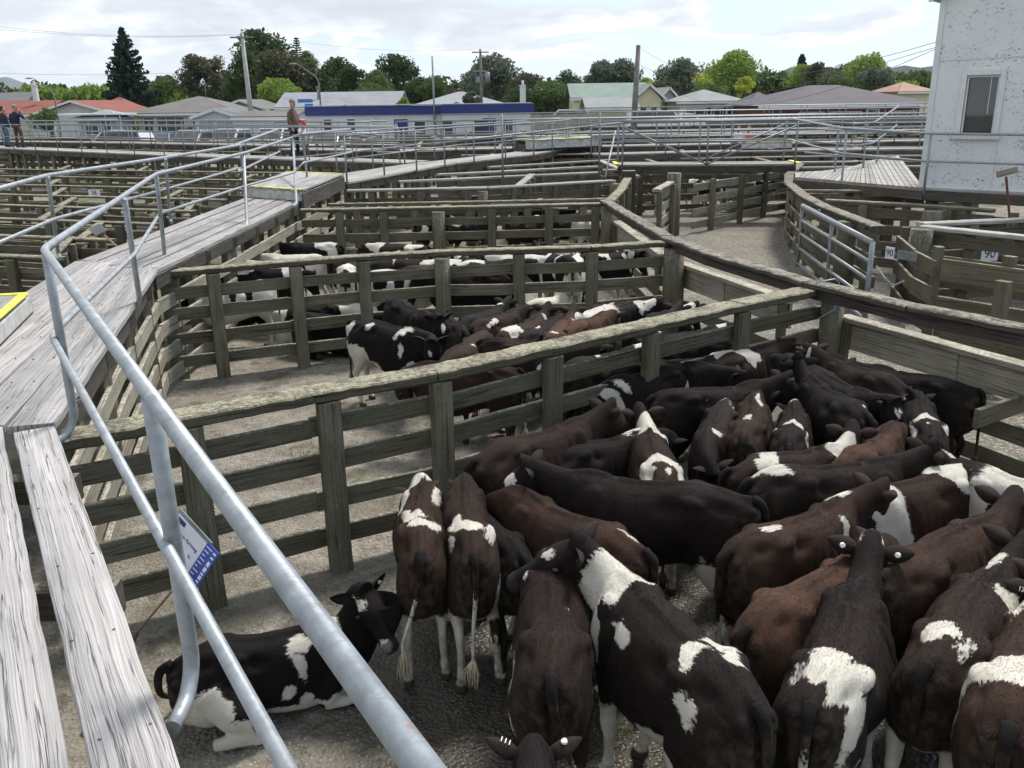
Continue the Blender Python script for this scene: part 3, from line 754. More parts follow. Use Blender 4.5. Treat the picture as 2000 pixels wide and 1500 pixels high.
M['lf_mid'] = leafmat('mid_leaves', (0.062, 0.105, 0.034), (0.139, 0.194, 0.070))
M['lf_light'] = leafmat('light_leaves', (0.132, 0.209, 0.039), (0.264, 0.372, 0.078))
M['lf_lime'] = leafmat('lime_leaves', (0.248, 0.310, 0.039), (0.512, 0.558, 0.078))
M['lf_brown'] = leafmat('bronze_leaves', (.055, .068, .034), (.125, .135, .070), (.105, .088, .060))
M['lf_grey'] = leafmat('grey_green_leaves', (0.070, 0.096, 0.065), (0.171, 0.202, 0.139))
M['lf_red'] = leafmat('copper_leaves', (0.093, 0.046, 0.043), (0.155, 0.078, 0.062))
M['hill'] = simple('forested_hill', (0.018, 0.032, 0.028), .95, var=.3, nscale=.02)
M['mount'] = simple('distant_mountain', (.06, .08, .08), .95, var=.2, nscale=.001)
# ================================================================ world and sun
w = bpy.data.worlds.new('World'); scene.world = w; w.use_nodes = True
g = N(w.node_tree); bg = w.node_tree.nodes['Background']
SUN_EL, SUN_AZ = R(58), R(35)      # azimuth measured from +Y towards +X
sky = g.n('ShaderNodeTexSky', sky_type='NISHITA'); sky.sun_disc = False; sky.sun_elevation = SUN_EL; sky.sun_rotation = SUN_AZ
sky.air_density = 1.0; sky.dust_density = 1.2
tc = g.n('ShaderNodeTexCoord').outputs['Generated']; sx = g.n_sep(tc)
zz = g.math('ADD', g.math('MAXIMUM', sx[2], 0.), .20)
cv = g.n('ShaderNodeCombineXYZ'); g.put(cv.inputs[0], g.math('DIVIDE', sx[0], zz)); g.put(cv.inputs[1], g.math('DIVIDE', sx[1], zz))
cvp = cv.outputs[0]; SC = (1.5, 1.5, 1)
def cloudn(off): return g.noise(g.mapv(cvp, SC, (3.3 + off, 7.1 + off * 1.4, off)), 1.0, 7, .55, .25)
n1 = cloudn(0); n3 = cloudn(.07); n2 = g.noise(g.mapv(cvp, (.4, .4, 1), (1.3, 4.2, 0)), 1.0, 3, .5)
k = g.math('ADD', g.math('ADD', g.math('MULTIPLY', n1, .75), g.math('MULTIPLY', n2, .35)), g.mapr(sx[0], -.45, .45, .075, -.045))
mask = g.mapr(k, .52, .585)
lit = g.mapr(g.math('SUBTRACT', n1, n3), -.035, .05)
thick = g.mapr(k, .58, .74)
cc = g.mix(lit, (5.3, 5.55, 5.95), (8.2, 8.25, 8.3)); cc = g.mix(g.math('MULTIPLY', thick, .7), cc, (3.9, 4.15, 4.6))
skc = g.mix(.5, sky.outputs[0], (4.9, 6.6, 8.4))
full = g.mix(mask, skc, cc)
hz = g.mapr(sx[2], .0, .07, .55, 0); full = g.mix(hz, full, (6.9, 7.4, 7.9))
g.put(bg.inputs[0], full); bg.inputs[1].default_value = .086
sd = bpy.data.lights.new('sun', 'SUN'); sd.energy = 2.8; sd.angle = R(12); sd.color = (1, .955, .89)
so = bpy.data.objects.new('sun', sd); col.objects.link(so)
dirv = Vv((math.sin(SUN_AZ) * math.cos(SUN_EL), math.cos(SUN_AZ) * math.cos(SUN_EL), math.sin(SUN_EL)))
so.rotation_euler = dirv.to_track_quat('Z', 'Y').to_euler(); so.location = (0, 0, 40)
scene.view_settings.view_transform = 'Standard'; scene.view_settings.look = 'None'; scene.view_settings.gamma = 1; scene.view_settings.exposure = .88
# ================================================================ camera
cd = bpy.data.cameras.new('camera'); cd.sensor_width = 36; cd.lens = 36 * F / 2000; cd.clip_end = 20000; cd.clip_start = .05
co = bpy.data.objects.new('camera', cd); col.objects.link(co); scene.camera = co
fw = Vv((0, cp, -sp)); up = Vv((0, sp, cp)); rt = Vv((1, 0, 0))
# roll: image x axis = cr*rt - sr*up
ix = rt * cr - up * sr; iy = rt * sr + up * cr
co.matrix_world = Matrix(((ix.x, iy.x, -fw.x, 0), (ix.y, iy.y, -fw.y, 0), (ix.z, iy.z, -fw.z, H), (0, 0, 0, 1)))
# ================================================================ ground
mb = MB()
S_ = 3000
mb.poly([(-S_, -60, -.05), (S_, -60, -.05), (S_, 6000, -.05), (-S_, 6000, -.05)])
tag(mb.build('ground', M['earth']), kind='structure')
def sheet(name, mat, x0, x1, y0, y1, step, amp, z=0.):
    nx, ny = int((x1 - x0) / step) + 1, int((y1 - y0) / step) + 1; vs = []
    for j in range(ny):
        for i in range(nx):
            x, y = x0 + i * step, y0 + j * step
            h = noise.noise((x * 3.1, y * 3.1, 1)) * amp * .5 + noise.noise((x * 9, y * 9, 5)) * amp * .35 + noise.noise((x * .8, y * .8, 9)) * amp * .6
            vs.append((x, y, z + h))
    fs = [(j * nx + i, j * nx + i + 1, (j + 1) * nx + i + 1, (j + 1) * nx + i) for j in range(ny - 1) for i in range(nx - 1)]
    me = bpy.data.meshes.new(name); me.from_pydata(vs, [], fs); me.materials.append(mat); me.polygons.foreach_set('use_smooth', [True] * len(fs))
    o = bpy.data.objects.new(name, me); col.objects.link(o); return tag(o, kind='structure')
sheet('pen_floor', M['pen'], -4.3, 6.0, .5, 17.5, .055, .028)
# ================================================================ timber fences
def lerp_path(pts, n=None):
    return pts
def plen(pts): return [0] + list(np.cumsum([(b - a).length for a, b in zip(pts[:-1], pts[1:])]))
def on_path(pts, s):
    L = plen(pts); s = max(0, min(s, L[-1]))
    for i in range(len(pts) - 1):
        if s <= L[i + 1] + 1e-9:
            t = (s - L[i]) / max(L[i + 1] - L[i], 1e-9); d = (pts[i + 1] - pts[i]).normalized(); return pts[i].lerp(pts[i + 1], t), d
    return pts[-1], (pts[-1] - pts[-2]).normalized()
RAILS4 = [(.16, .31), (.45, .60), (.74, .89), (1.00, 1.14)]
def fence(pts, label, posts=1., zc=1.32, rails=RAILS4, cap=.20, capth=.06, side=1, mats=('fence', 'post', 'fence_cap'), group=None, pw=.15, pd=.10, seg=6,
          big=(), name='timber_fence', jit=.012, cat='fence', postz=None, capz=None, round_=False, skip=()):
    pts = [Vv((p[0], p[1], 0)) for p in pts]; L = plen(pts)[-1]
    root = empty(name, pts[0], label, cat, group)
    zp = zc - capth / 2 - .005
    if cap:
        c = MB(); cp_ = [p + Z * (zc if capz is None else capz[i]) for i, p in enumerate(pts)]
        for a, b in zip(cp_[:-1], cp_[1:]):
            n = max(1, int((b - a).length / .07)) if seg > 1 else 1
            c.bar(a, b, cap, capth, seg=n, jit=jit * (.85 if n > 1 else .5), bev=.012)
        c.build('cap_rail', M[mats[2]], root)
    for (z0, z1) in rails:
        r = MB(); zc_ = (z0 + z1) / 2
        for a, b in zip(pts[:-1], pts[1:]):
            d = (b - a).normalized(); nrm_ = d.cross(Z) * side
            k1, k2 = random.uniform(-.012, .012), random.uniform(-.012, .012)
            r.bar(a + Z * (zc_ + k1) - d * .0, b + Z * (zc_ + k2), .045, (z1 - z0) * random.uniform(.93, 1.02), seg=max(1, int((b - a).length / .5)) if seg > 1 else 1, jit=jit * .5, bev=.005)
        r.build('rail', M[mats[0]], root)
    if isinstance(posts, (int, float)):
        k = max(1, int(round(L / posts))); ps = [(i + .5) * L / k for i in range(k)]
    else: ps = posts
    for s_ in ps:
        q, d = on_path(pts, s_); nrm_ = d.cross(Z) * side
        q = q + nrm_ * (pd / 2 + .026); lean = Vv((random.uniform(-.012, .012), random.uniform(-.012, .012), 0))
        p = MB(); p.bar(q + Z * -.05, q + lean + Z * (zp - .002), pd, pw, up=d, seg=5 if seg > 1 else 1, jit=jit * .4, bev=.012); p.build('post', M[mats[1]], root)
    for s_, rr, zt in big:
        q, d = on_path(pts, s_); nrm_ = d.cross(Z) * side; q = q + nrm_ * (rr + .028)
        p = MB(); p.tube([q + Z * -.05, q + Z * (zt * .5), q + Z * zt], [rr * 1.06, rr, rr * .98], 16); p.build('post', M[mats[1]], root, label='thick round corner post')
    return root
def snap(x, pts):
    """arc length on pts nearest the given world x"""
    L = plen(pts); best = (9e9, 0)
    for i in range(200):
        q, _ = on_path(pts, L[-1] * i / 199)
        if abs(q.x - x) < best[0]: best = (abs(q.x - x), L[-1] * i / 199)
    return best[1]
v3 = lambda l: [Vv((x, y, 0)) for x, y in l]
A = v3([(-2.70, 4.95), (-1.39, 5.77), (-.59, 6.22), (.25, 6.85), (1.16, 7.55), (2.14, 8.30), (3.20, 9.06)])
fence(A, 'lichen-crusted timber fence right behind the nearest mob of calves', posts=[snap(x, A) for x in (-2.05, -1.30, -.55, .27, 1.17, 2.15)], side=1, cap=.23, capth=.075, zc=1.31, big=[(snap(3.2, A), .115, 1.30)], jit=.022, pw=.155)
B_ = v3([(-4.10, 10.35), (-2.77, 10.98), (-1.93, 11.30), (-.91, 11.6), (.09, 11.7), (1.04, 11.8), (2.15, 12.15)])
fence(B_, 'second timber fence across the yard, with dark weathered cap, behind the middle pen', posts=[snap(x, B_) for x in (-3.55, -2.68, -1.87, -.9, .09, 1.04)], side=1, cap=.20, capth=.07, mats=('fence', 'post', 'fence_cap'), big=[(snap(-.9, B_), .10, 1.27), (snap(2.15, B_), .14, 1.27)], jit=.018)
C_ = v3([(-3.82, 16.6), (-1.37, 16.7), (-.33, 16.75), (1.85, 16.95)])
fence(C_, 'third timber fence across the yard, behind the white and black standing calves', posts=[snap(x, C_) for x in (-3.1, -2.3, -.35, .7, 1.6)], side=1, mats=('fence', 'post', 'fence_cap'), big=[(snap(-1.3, C_), .12, 1.27), (snap(1.82, C_), .15, 1.30)])
D_ = v3([(-3.6, 20.3), (-.5, 20.5), (2.5, 21.9)])
fence(D_, 'fourth timber fence across the yard with a pale sunlit cap plank', posts=1.1, cap=.26, capth=.05, mats=('yard', 'post', 'deck_far'), big=[(snap(-.6, D_), .12, 1.27), (snap(2.45, D_), .14, 1.27)])
C2 = v3([(-3.7, 18.6), (-.4, 18.7), (2.1, 18.9)])
fence(C2, 'low dark fence with a flat cap carrying the paper lot cards', posts=1.2, cap=.14, zc=1.2, mats=('yard', 'post', 'yard'))
# long diagonal beam on the right with the open sliding panels under it
E_ = v3([(1.78, 16.95), (2.15, 12.25), (2.42, 10.9), (3.05, 9.0), (3.60, 7.85), (4.35, 6.75), (5.4, 5.5)])
r_ = empty('lane_beam_fence', E_[0], 'long thick dark beam running diagonally along the lane on the right', 'fence')
c = MB()
for a, b in zip(E_[:-1], E_[1:]): c.bar(a + Z * 1.375, b + Z * 1.375, .19, .06, seg=int((b - a).length / .16) + 1, jit=.02, bev=.012)
c.build('cap_rail', M['dark'], r_)
c = MB()
for a, b in zip(E_[:-1], E_[1:]): c.bar(a + Z * 1.285, b + Z * 1.285, .05, .11, seg=int((b - a).length / .4) + 1, jit=.008)
c.build('beam', M['dark'], r_)
for z0 in ():
    c = MB()
    for a, b in list(zip(E_[:-1], E_[1:]))[3:]: c.bar(a + Z * z0, b + Z * z0, .05, .17, seg=3, jit=.01)
    c.build('rail', M['fence'], r_)
for s_ in (4.9, ): 
    q, d = on_path(E_, s_); p = MB(); p.bar(q + Z * -.05, q + Z * 1.2, .1, .14, up=d, seg=4, jit=.006); p.build('post', M['post'], r_)
# pale grey sliding gates along the lane
def board_gate(a, b, label, ztop=1.02, low=True):
    a = Vv((*a, 0)); b = Vv((*b, 0)); r = empty('board_gate', a, label, 'gate')
    c = MB(); c.bar(a + Z * ztop, b + Z * ztop, .16, .05, seg=8, jit=.006); c.build('top_rail', M['greyboard'], r)
    d = (b - a).normalized()
    m_ = a.lerp(b, .45)
    c = MB(); c.bar(a + Z * (ztop - .17) + d * .1, m_ + Z * (ztop - .17), .035, .28, seg=3, jit=.006); c.build('board', M['greyboard'], r)
    c = MB(); c.bar(m_ + Z * (ztop - .17) + d * .01, b + Z * (ztop - .17), .035, .28, seg=3, jit=.006); c.build('board', M['greyboard'], r)
    if low:
        c = MB(); c.bar(a + Z * .42, b + Z * .42, .04, .16, seg=4, jit=.006); c.build('board', M['fence'], r)
        c = MB(); c.bar(a + Z * .14, b + Z * .14, .04, .16, seg=4, jit=.006); c.build('board', M['fence'], r)
    for t in (.03, .97):
        q = a.lerp(b, t) + d.cross(Z) * .06; p = MB(); p.bar(q + Z * -.03, q + Z * (ztop - .03), .05, .14, up=d, seg=3, jit=.005); p.build('post', M['fence'], r)
board_gate((3.42, 9.0), (4.75, 6.15), 'pale grey board gate on the lane side of the nearest pen')
board_gate((2.36, 12.2), (3.12, 9.75), 'pale grey board gate on the lane side of the middle pen')
board_gate((1.98, 16.7), (2.22, 12.9), 'pale grey board gate on the lane side of the third pen')
# loose rail pulled across the nearest pen's corner
fence([(3.72, 6.75), (4.75, 7.45), (5.9, 8.2)], 'single loose rail slanting across behind the calf with a heart-shaped forehead mark', posts=[], zc=1.0, cap=0, rails=[(.62, .78)], name='slanting_rail')
# pen boundary under the walkway edge
Lf = v3([(-2.70, 5.05), (-3.35, 7.4), (-3.98, 9.9), (-3.95, 13.3), (-3.92, 16.7), (-3.8, 20.4)])
fence(Lf, 'pale slatted fence running under the outer edge of the walkway', posts=1.35, cap=0, zc=1.25, side=-1, mats=('greyboard', 'post', 'fence'), rails=[(.10, .26), (.38, .54), (.66, .82), (.94, 1.10)])
# ================================================================ walkways
M['rustdark'] = simple('dark_nail_iron', (.07, .06, .055), .6)
def deck(outer, inner, label, z=1.45, nb=5, gap=.035, th=.05, mat='deck', posts=True, seg=6, jit=.004, name='walkway', beam=True):
    outer = [Vv((*p, z)) for p in outer]; inner = [Vv((*p, z)) for p in inner]; r = empty(name, (outer[0].x, outer[0].y, 0), label, 'walkway')
    for k in range(nb):
        c = MB()
        for i in range(len(outer) - 1):
            t = (k + .5) / nb; a = outer[i].lerp(inner[i], t); b = outer[i + 1].lerp(inner[i + 1], t)
            d = (b - a).normalized(); wa = abs((inner[i] - outer[i]).cross(d).z) / nb - gap
            zz_ = random.uniform(-.004, .004)
            c.bar(a + Z * (zz_ - th / 2) + d * .004, b + Z * (zz_ - th / 2) - d * .004, wa, th, seg=seg, jit=jit, bev=.004)
        nf = len(c.f)
        if seg > 20:
            a = outer[0].lerp(inner[0], (k + .5) / nb); b = outer[-1].lerp(inner[-1], (k + .5) / nb); L_ = (b - a).length; sd = (b - a).normalized().cross(Z)
            for i in range(int(L_ / .6)):
                for e in (-.065, .065):
                    q = a.lerp(b, (i + .5) * .6 / L_ + random.uniform(-.006, .006)) + sd * (e + random.uniform(-.012, .012)); c.tube([q - Z * .004, q + Z * .003], .006, 7)
        po = c.build('plank', M[mat], r)
        if len(c.f) > nf:
            po.data.materials.append(M['rustdark']); po.data.polygons.foreach_set('material_index', [0] * nf + [1] * (len(c.f) - nf))
    # joists and bearers
    n = 0
    for i in range(len(outer) - 1):
        L = (outer[i + 1] - outer[i]).length; k = max(1, int(L / 1.1))
        for j in range(k):
            t = (j + .5) / k; a = outer[i].lerp(outer[i + 1], t); b = inner[i].lerp(inner[i + 1], t); d = (b - a).normalized()
            c = MB(); c.bar(a + Z * (-th - .08) - d * .0, b + Z * (-th - .08), .09, .14); c.build('joist', M['dark'], r)
            if posts:
                for q in (a + d * .12, b - d * .1):
                    p = MB(); p.bar(Vv((q.x, q.y, -.05)), Vv((q.x, q.y, z - th - .15)), .13, .13, seg=2, jit=.005, up=d); p.build('post', M['post'], r)
        if not beam: continue
        c = MB(); e = (inner[i] - outer[i]).normalized(); c.bar(outer[i] + Z * (-th - .09) + e * .05, outer[i + 1] + Z * (-th - .09) + e * .05, .05, .16, seg=4, jit=.005); c.build('edge_beam', M['dark'], r)
    return r
# nearest boards, planks full length
O1 = [(.085, .42), (-.90, 2.05), (-2.575, 4.80)]
def off(p, q, w):
    d = Vv((q[0] - p[0], q[1] - p[1], 0)).normalized(); n = Vv((-d.y, d.x, 0)); return n * w
n1_ = off(O1[0], O1[2], 1)
I1 = [(p[0] - 1.5, p[1] - .04) for p in O1]
dk1 = deck([O1[0], O1[2]], [I1[0], I1[2]], 'nearest stretch of walkway, three wide cracked grey boards', nb=5, gap=.05, seg=26, jit=.006, posts=False, beam=False)
dk2 = deck([(-2.62, 4.84), (-3.93, 9.80)], [(-4.06, 4.81), (-5.12, 10.62)], 'walkway stretch of five weathered planks between the first and second bends', z=1.456, nb=5, gap=.03, seg=26, jit=.006)
deck([(-3.93, 9.84), (-3.90, 16.9)], [(-5.12, 10.66), (-5.16, 17.85)], 'straight walkway stretch leading up to the yellow-edged step', nb=5, gap=.03, seg=22)
def step_block(p0, p1, p2, p3, z0, z1, label, n=6, yellow_both=True, mat='deck'):
    """raised landing: p0,p1 front edge (outer, inner), p2,p3 back edge"""
    P = [Vv((*q, 0)) for q in (p0, p1, p2, p3)]; r = empty('raised_landing', P[0], label, 'step')
    for k in range(n):
        a = P[0].lerp(P[1], (k + .5) / n); b = P[3].lerp(P[2], (k + .5) / n); w_ = (P[1] - P[0]).length / n - .012
        c = MB(); c.bar(a + Z * (z1 - .02), b + Z * (z1 - .02), w_, .04, seg=6, jit=.003); c.build('plank', M[mat], r)
    for tt, (u0, u1) in enumerate(((P[0], P[1]), (P[3], P[2]))):
        dd = (u1 - u0).normalized(); back = (P[3] - P[0]).normalized() * (1 if tt == 0 else -1)
        c = MB(); c.bar(u0 + Z * (z1 + .004) + back * .03, u1 + Z * (z1 + .004) + back * .03, .07, .012); c.build('yellow_nosing', M['yellow'], r)
        c = MB(); c.bar(u0 + Z * ((z0 + z1) / 2 - .02) - back * .0, u1 + Z * ((z0 + z1) / 2 - .02), .04, z1 - z0 - .045, up=Z); c.build('riser', M['riser'], r)
    for u0, u1 in ((P[0], P[3]), (P[1], P[2])):
        c = MB(); c.bar(u0 + Z * (z0 + .0), u1 + Z * (z0 + .0), .05, .28); c.build('side_board', M['dark'], r)
    for q in P:
        c = MB(); q2 = q.lerp((P[0] + P[2]) / 2, .15); c.bar(q2 - Z * .05, q2 + Z * (z0 - .02), .14, .14); c.build('post', M['post'], r)
    return r
step_block((-3.86, 16.95), (-5.12, 17.9), (-5.25, 21.7), (-3.75, 20.75), 1.45, 1.66, 'raised wooden landing with yellow edges and a worn white riser, on the main walkway')
deck([(-3.65, 20.8), (-1.95, 25.75), (-1.55, 26.8)], [(-5.0, 21.6), (-3.0, 26.6), (-2.6, 27.6)], 'walkway stretch beyond the raised landing', z=1.47, nb=5, gap=.03, mat='deck_far', seg=4)
deck([(-1.5, 26.9), (1.05, 31.2), (3.3, 37.6)], [(-2.5, 27.7), (0.0, 32.0), (2.2, 38.1)], 'walkway curving away towards the low raised step in the middle distance', z=1.46, nb=5, mat='deck_far', seg=3)
# short piece at the left frame edge
sb_ = step_block((-3.72, 5.9), (-5.0, 5.5), (-5.5, 7.45), (-4.24, 7.74), 1.46, 1.64, 'low yellow-edged step block at the left frame edge', n=4)
c = MB(); c.bar((-3.74, 5.94, 1.652), (-4.22, 7.66, 1.652), .07, .014); c.build('yellow_nosing', M['yellow'], sb_)
c = MB(); c.bar((-3.70, 5.9, 1.545), (-4.22, 7.72, 1.545), .03, .13); c.build('riser', M['riser'], sb_)
deck([(-3.0, 27.2), (-9.46, 31.3), (-14.6, 35.0), (-22.4, 40.9), (-30, 47)], [(-2.4, 28.2), (-8.9, 32.3), (-14, 36), (-21.8, 41.9), (-29.4, 48)], 'long far walkway on the left where the three men stand', z=1.47, nb=4, mat='deck_far', seg=2)
# ================================================================ tube rails
def guard(top, label, posts, mid=True, zt=2.45, zm=1.95, r=.024, rm=.021, rp=.024, hook=(0, 0), zdeck=1.45, mat='steel', midpath=None, group=None, name='guard_rail', n=12):
    """top: list of (x,y[,z]); posts: list of (x,y, hookdx,hookdy)"""
    T_ = [Vv((p[0], p[1], p[2] if len(p) > 2 else zt)) for p in top]
    root = empty(name, (T_[0].x, T_[0].y, 0), label, 'railing', group)
    def smooth(path):
        out = [path[0]]
        for i in range(1, len(path) - 1):
            a, b, c_ = path[i - 1], path[i], path[i + 1]; k = min(.12, (a - b).length * .3, (c_ - b).length * .3)
            p0 = b + (a - b).normalized() * k; p2 = b + (c_ - b).normalized() * k
            for t in (0, .33, .67, 1): out.append(p0.lerp(b, t).lerp(b.lerp(p2, t), t))
        out.append(path[-1]); return out
    c = MB(); c.tube(smooth(T_), r, n); c.build('top_rail', M[mat], root)
    if mid:
        mp = [Vv((p[0], p[1], p[2] if len(p) > 2 else zm)) for p in (midpath or [(t.x, t.y, t.z - (zt - zm)) for t in T_])]
        c = MB(); c.tube(smooth(mp), rm, n); c.build('mid_rail', M[mat], root)
    for p in posts:
        x, y, hx, hy = p[:4]; zt_ = p[4] if len(p) > 4 else zt; zd = p[5] if len(p) > 5 else zdeck
        c = MB(); o_ = Vv((x, y, 0)); h_ = Vv((hx, hy, 0))
        if h_.length > .01:
            hd = h_.normalized(); R_ = .13
            pts = [o_ + Z * (zt_ - .01), o_ + Z * (zd + .06)]
            for t in range(1, 7):
                a_ = t / 6 * math.pi / 2; pts.append(o_ + hd * (R_ * (1 - math.cos(a_))) + Z * (zd + .06 - R_ * math.sin(a_)))
            pts.append(o_ + hd * max(h_.length, R_ + .02) + Z * (zd + .06 - R_))
        else: pts = [o_ + Z * (zt_ - .01), o_ + Z * (zd - .05)]
        c.tube(pts, rp, n); c.build('post', M[mat], root)
    return root
# nearest rail
pT = at(85, 487, 2.45); q2 = at(292, 770, 2.45)
ex = (q2 - pT).normalized(); e0 = pT + ex * 5.2
g_ = guard([tuple(e0), tuple(pT), tuple(at(305, 340, 2.45)), tuple(at(480, 298, 2.45)), tuple(at(572, 268, 2.45)), tuple(at(588, 262, 2.62)), (-3.55, 20.9, 2.62)],
      'nearest galvanised guard rail, sweeping from the bottom of the picture along the outer deck edge', [], midpath=[tuple(at(560, 1500, 1.95) + (at(560, 1500, 1.95) - at(100, 655, 1.95)).normalized() * .9), tuple(at(100, 655, 1.95)), tuple(at(262, 497, 1.95)), tuple(at(312, 417, 1.95)), tuple(at(480, 363, 1.95)), tuple(at(575, 337, 1.95)), tuple(at(592, 318, 2.12)), (-3.55, 20.9, 2.12)], r=.0225, rm=.0185, name='guard_rail')
def rail_post(root, topw, foot, hookto, r=.0245, R_=.15):
    """post leaning from the rail down past the deck edge, then curling back under it"""
    topw = Vv(topw); foot = Vv(foot); hk = Vv(hookto); d1 = (foot - topw).normalized(); hd = Vv((hk.x - foot.x, hk.y - foot.y, 0)).normalized()
    pts = [topw, topw.lerp(foot, .5), foot]
    for t in range(1, 9):
        a_ = t / 8 * math.pi / 2; pts.append(foot + hd * (R_ * (1 - math.cos(a_))) + d1 * (R_ * math.sin(a_)))
    pts.append(pts[-1] + hd * .07)
    c = MB(); c.tube(pts, r, 14); c.build('post', M['steel'], root)
dk = lambda px, py, z=1.42: at(px, py, z)
rail_post(g_, at(294, 775, 2.44), at(372, 1270, 1.52), at(345, 1400, 1.40), r=.0255)
rail_post(g_, at(90, 497, 2.44), at(143, 800, 1.50), at(105, 850, 1.40))
rail_post(g_, at(243, 388, 2.44), at(272, 580, 1.50), at(240, 600, 1.42))
rail_post(g_, at(305, 342, 2.44), at(321, 490, 1.50), at(300, 510, 1.42))
rail_post(g_, at(476, 300, 2.44), at(482, 430, 1.50), at(465, 448, 1.42))
rail_post(g_, at(572, 270, 2.44), at(579, 395, 1.50), at(560, 410, 1.42))
rail_post(g_, at(592, 262, 2.60), at(600, 350, 1.60), at(588, 372, 1.5))
# left-hand rail of the same walkway
gl = guard([tuple(at(-260, 440, 2.45)), tuple(at(90, 343, 2.45)), tuple(at(322, 308, 2.45)), tuple(at(470, 283, 2.45)), (-5.2, 17.6, 2.45), (-5.35, 21.6, 2.62)],
      'galvanised guard rail along the left side of the walkway', [], r=.024, rm=.020,
      midpath=[tuple(at(-260, 585, 1.95)), tuple(at(105, 428, 1.95)), tuple(at(322, 370, 1.95)), tuple(at(470, 328, 1.95)), (-5.2, 17.6, 1.95), (-5.35, 21.6, 2.12)])
rail_post(gl, at(93, 345, 2.44), at(112, 485, 1.52), at(128, 512, 1.42), r=.024)
rail_post(gl, at(323, 310, 2.44), at(332, 420, 1.52), at(340, 440, 1.42), r=.024)
rail_post(gl, at(470, 285, 2.44), at(476, 370, 1.52), at(482, 386, 1.42), r=.024)
# ================================================================ the calves
BN = base_cow(.0115); BL_ = base_cow(.0125, True); BF = base_cow(.02); BFL = base_cow(.022, True)
def rl(seed, a=.07):
    r = random.Random(seed); return [(r.uniform(-a, a), r.uniform(-.02, .03) * (1 if i % 2 == 0 else -1)) for i in range(4)]
G1 = 'calves crowded in the nearest pen'; G2 = 'calves crowded in the middle pen'; G3 = 'white and black calves in the third pen'; G4 = 'calves in the far pens'
def C(T, S, label, base=None, grp=G1, **o):
    o.setdefault('legs', rl(hash(T) % 1000)); o['np'] = o.get('np', -18) - (12 if not o.get('lying') else 4)
    lying = o.get('lying')
    if base is None: base = BL_ if lying else BN
    if grp == G1: o['coat'] = 34000
    elif grp == G2: o['coat'] = 12000
    return make_cow(base, T, S, o, label, group=grp, switch=(True if grp == G1 else 'few') if (base is BN or base is BL_) else False)
# --- nearest pen
C((392, 1262), (585, 1212), 'black and white calf lying down under the guard rail, looking at the camera', lying=True, ny=-30, np=58, hp=-58, hy=-42, s=.95, leg=(.44, .44), fat=1.1, tailw=.1,
  white=[(-.45, -.22, .60, .17, .14, .22), (-.62, 0, .55, .10, .2, .12), (.10, -.2, .84, .04, .12, .12), (.16, -.12, .95, .07, .10, .05), (.38, -.05, .98, .09, .09, .05), (.02, -.24, .64, .04, .07, .045), (-.33, -.24, .60, .10, .12, .10), (.12, -.24, .56, .05, .1, .07), (.25, -.2, .56, .06, .1, .06), (-.1, -.2, .50, .4, .15, .05), (.40, -.12, .58, .12, .12, .10), (.80, 0, 1.05, .07, .05, .05), (.86, 0, .97, .05, .035, .07), (1.03, 0, .88, .05, .035, .05)],
  black=[(-.60, -.06, .80, .10, .12, .10)], roll=-8, tags=[(1, 'button')])
C((820, 1058), (822, 950), 'brown calf seen from behind, left of the pair, its pale tail tuft swinging left', brown=.75, s=.99, np=-62, hp=-25, ny=14, leg=(.50, .5), tail=.13, tailw=.62,
  white=[(-.20, .07, .99, .05, .12, .07), (-.10, .10, .97, .12, .05, .09), (-.30, -.06, 1, .05, .11, .04), (.10, .12, .95, .22, .045, .09), (.40, .05, .95, .14, .12, .10), (.30, -.12, .9, .2, .03, .08)], legs=[(.0, .02), (.05, -.03), (0, 0), (0, 0)])
C((925, 1062), (908, 948), 'dark brown calf seen from behind, right of the pair, broad white saddle over its rump', brown=.55, s=1.0, np=-60, hp=-25, ny=-20, leg=(.54, .5), tailw=.7, tail=.02,
  white=[(-.28, 0, 1.0, .07, .17, .06), (-.18, .08, 1, .10, .05, .07), (-.34, -.13, .95, .08, .05, .06), (-.36, .15, .93, .05, .05, .08), (-.46, -.17, .55, .08, .06, .17)], black=[(-.48, -.12, .40, .04, .08, .10)], legs=[(-.02, .0), (.03, -.06), (0, 0), (0, 0)])
C((915, 893), (1125, 815), 'long dark calf against the fence, its head over its neighbour beside the second post', brown=.45, s=1.08, np=-8, hp=8, ny=-8, leg=(.1, .1), white=[(.82, .02, 1.05, .015, .02, .03)], tags=[(-1, 'button')], tailw=0)
C((1100, 878), (1205, 850), 'black calf with a white tick on its withers, behind the big black broadside calf', brown=.08, s=.93, np=-45, hp=-20, leg=(.3, .3), white=[(.36, .03, 1.0, .10, .055, .05), (-.28, .02, 1, .03, .02, .03), (.28, -.1, .9, .05, .02, .08)], tailw=0)
C((1300, 925), (1272, 842), 'brown calf with white shoulders and a white rump, facing away, black head raised', brown=.5, s=.98, np=-2, hp=0, ny=12, leg=(.4, .4), white=[(.42, 0, .95, .17, .16, .16), (.30, 0, .95, .05, .2, .09), (-.26, 0, 1, .12, .12, .06), (-.36, .13, .95, .10, .06, .16), (-.36, -.13, .95, .10, .06, .16), (-.45, 0, 1.0, .08, .03, .03)], black=[(-.06, 0, 1, .09, .3, .25)], tags=[(-1, 'button')], tailw=0)
C((1462, 962), (1165, 925), 'big black calf standing broadside in the middle of the mob, facing left', brown=.12, s=1.10, np=-4, hp=4, ny=6, leg=(.46, .46), white=[(-.34, .12, .52, .08, .10, .10), (.80, .03, 1.05, .05, .03, .03)], tags=[(1, '')] if 0 else [], tailw=.1, fat=1.1)
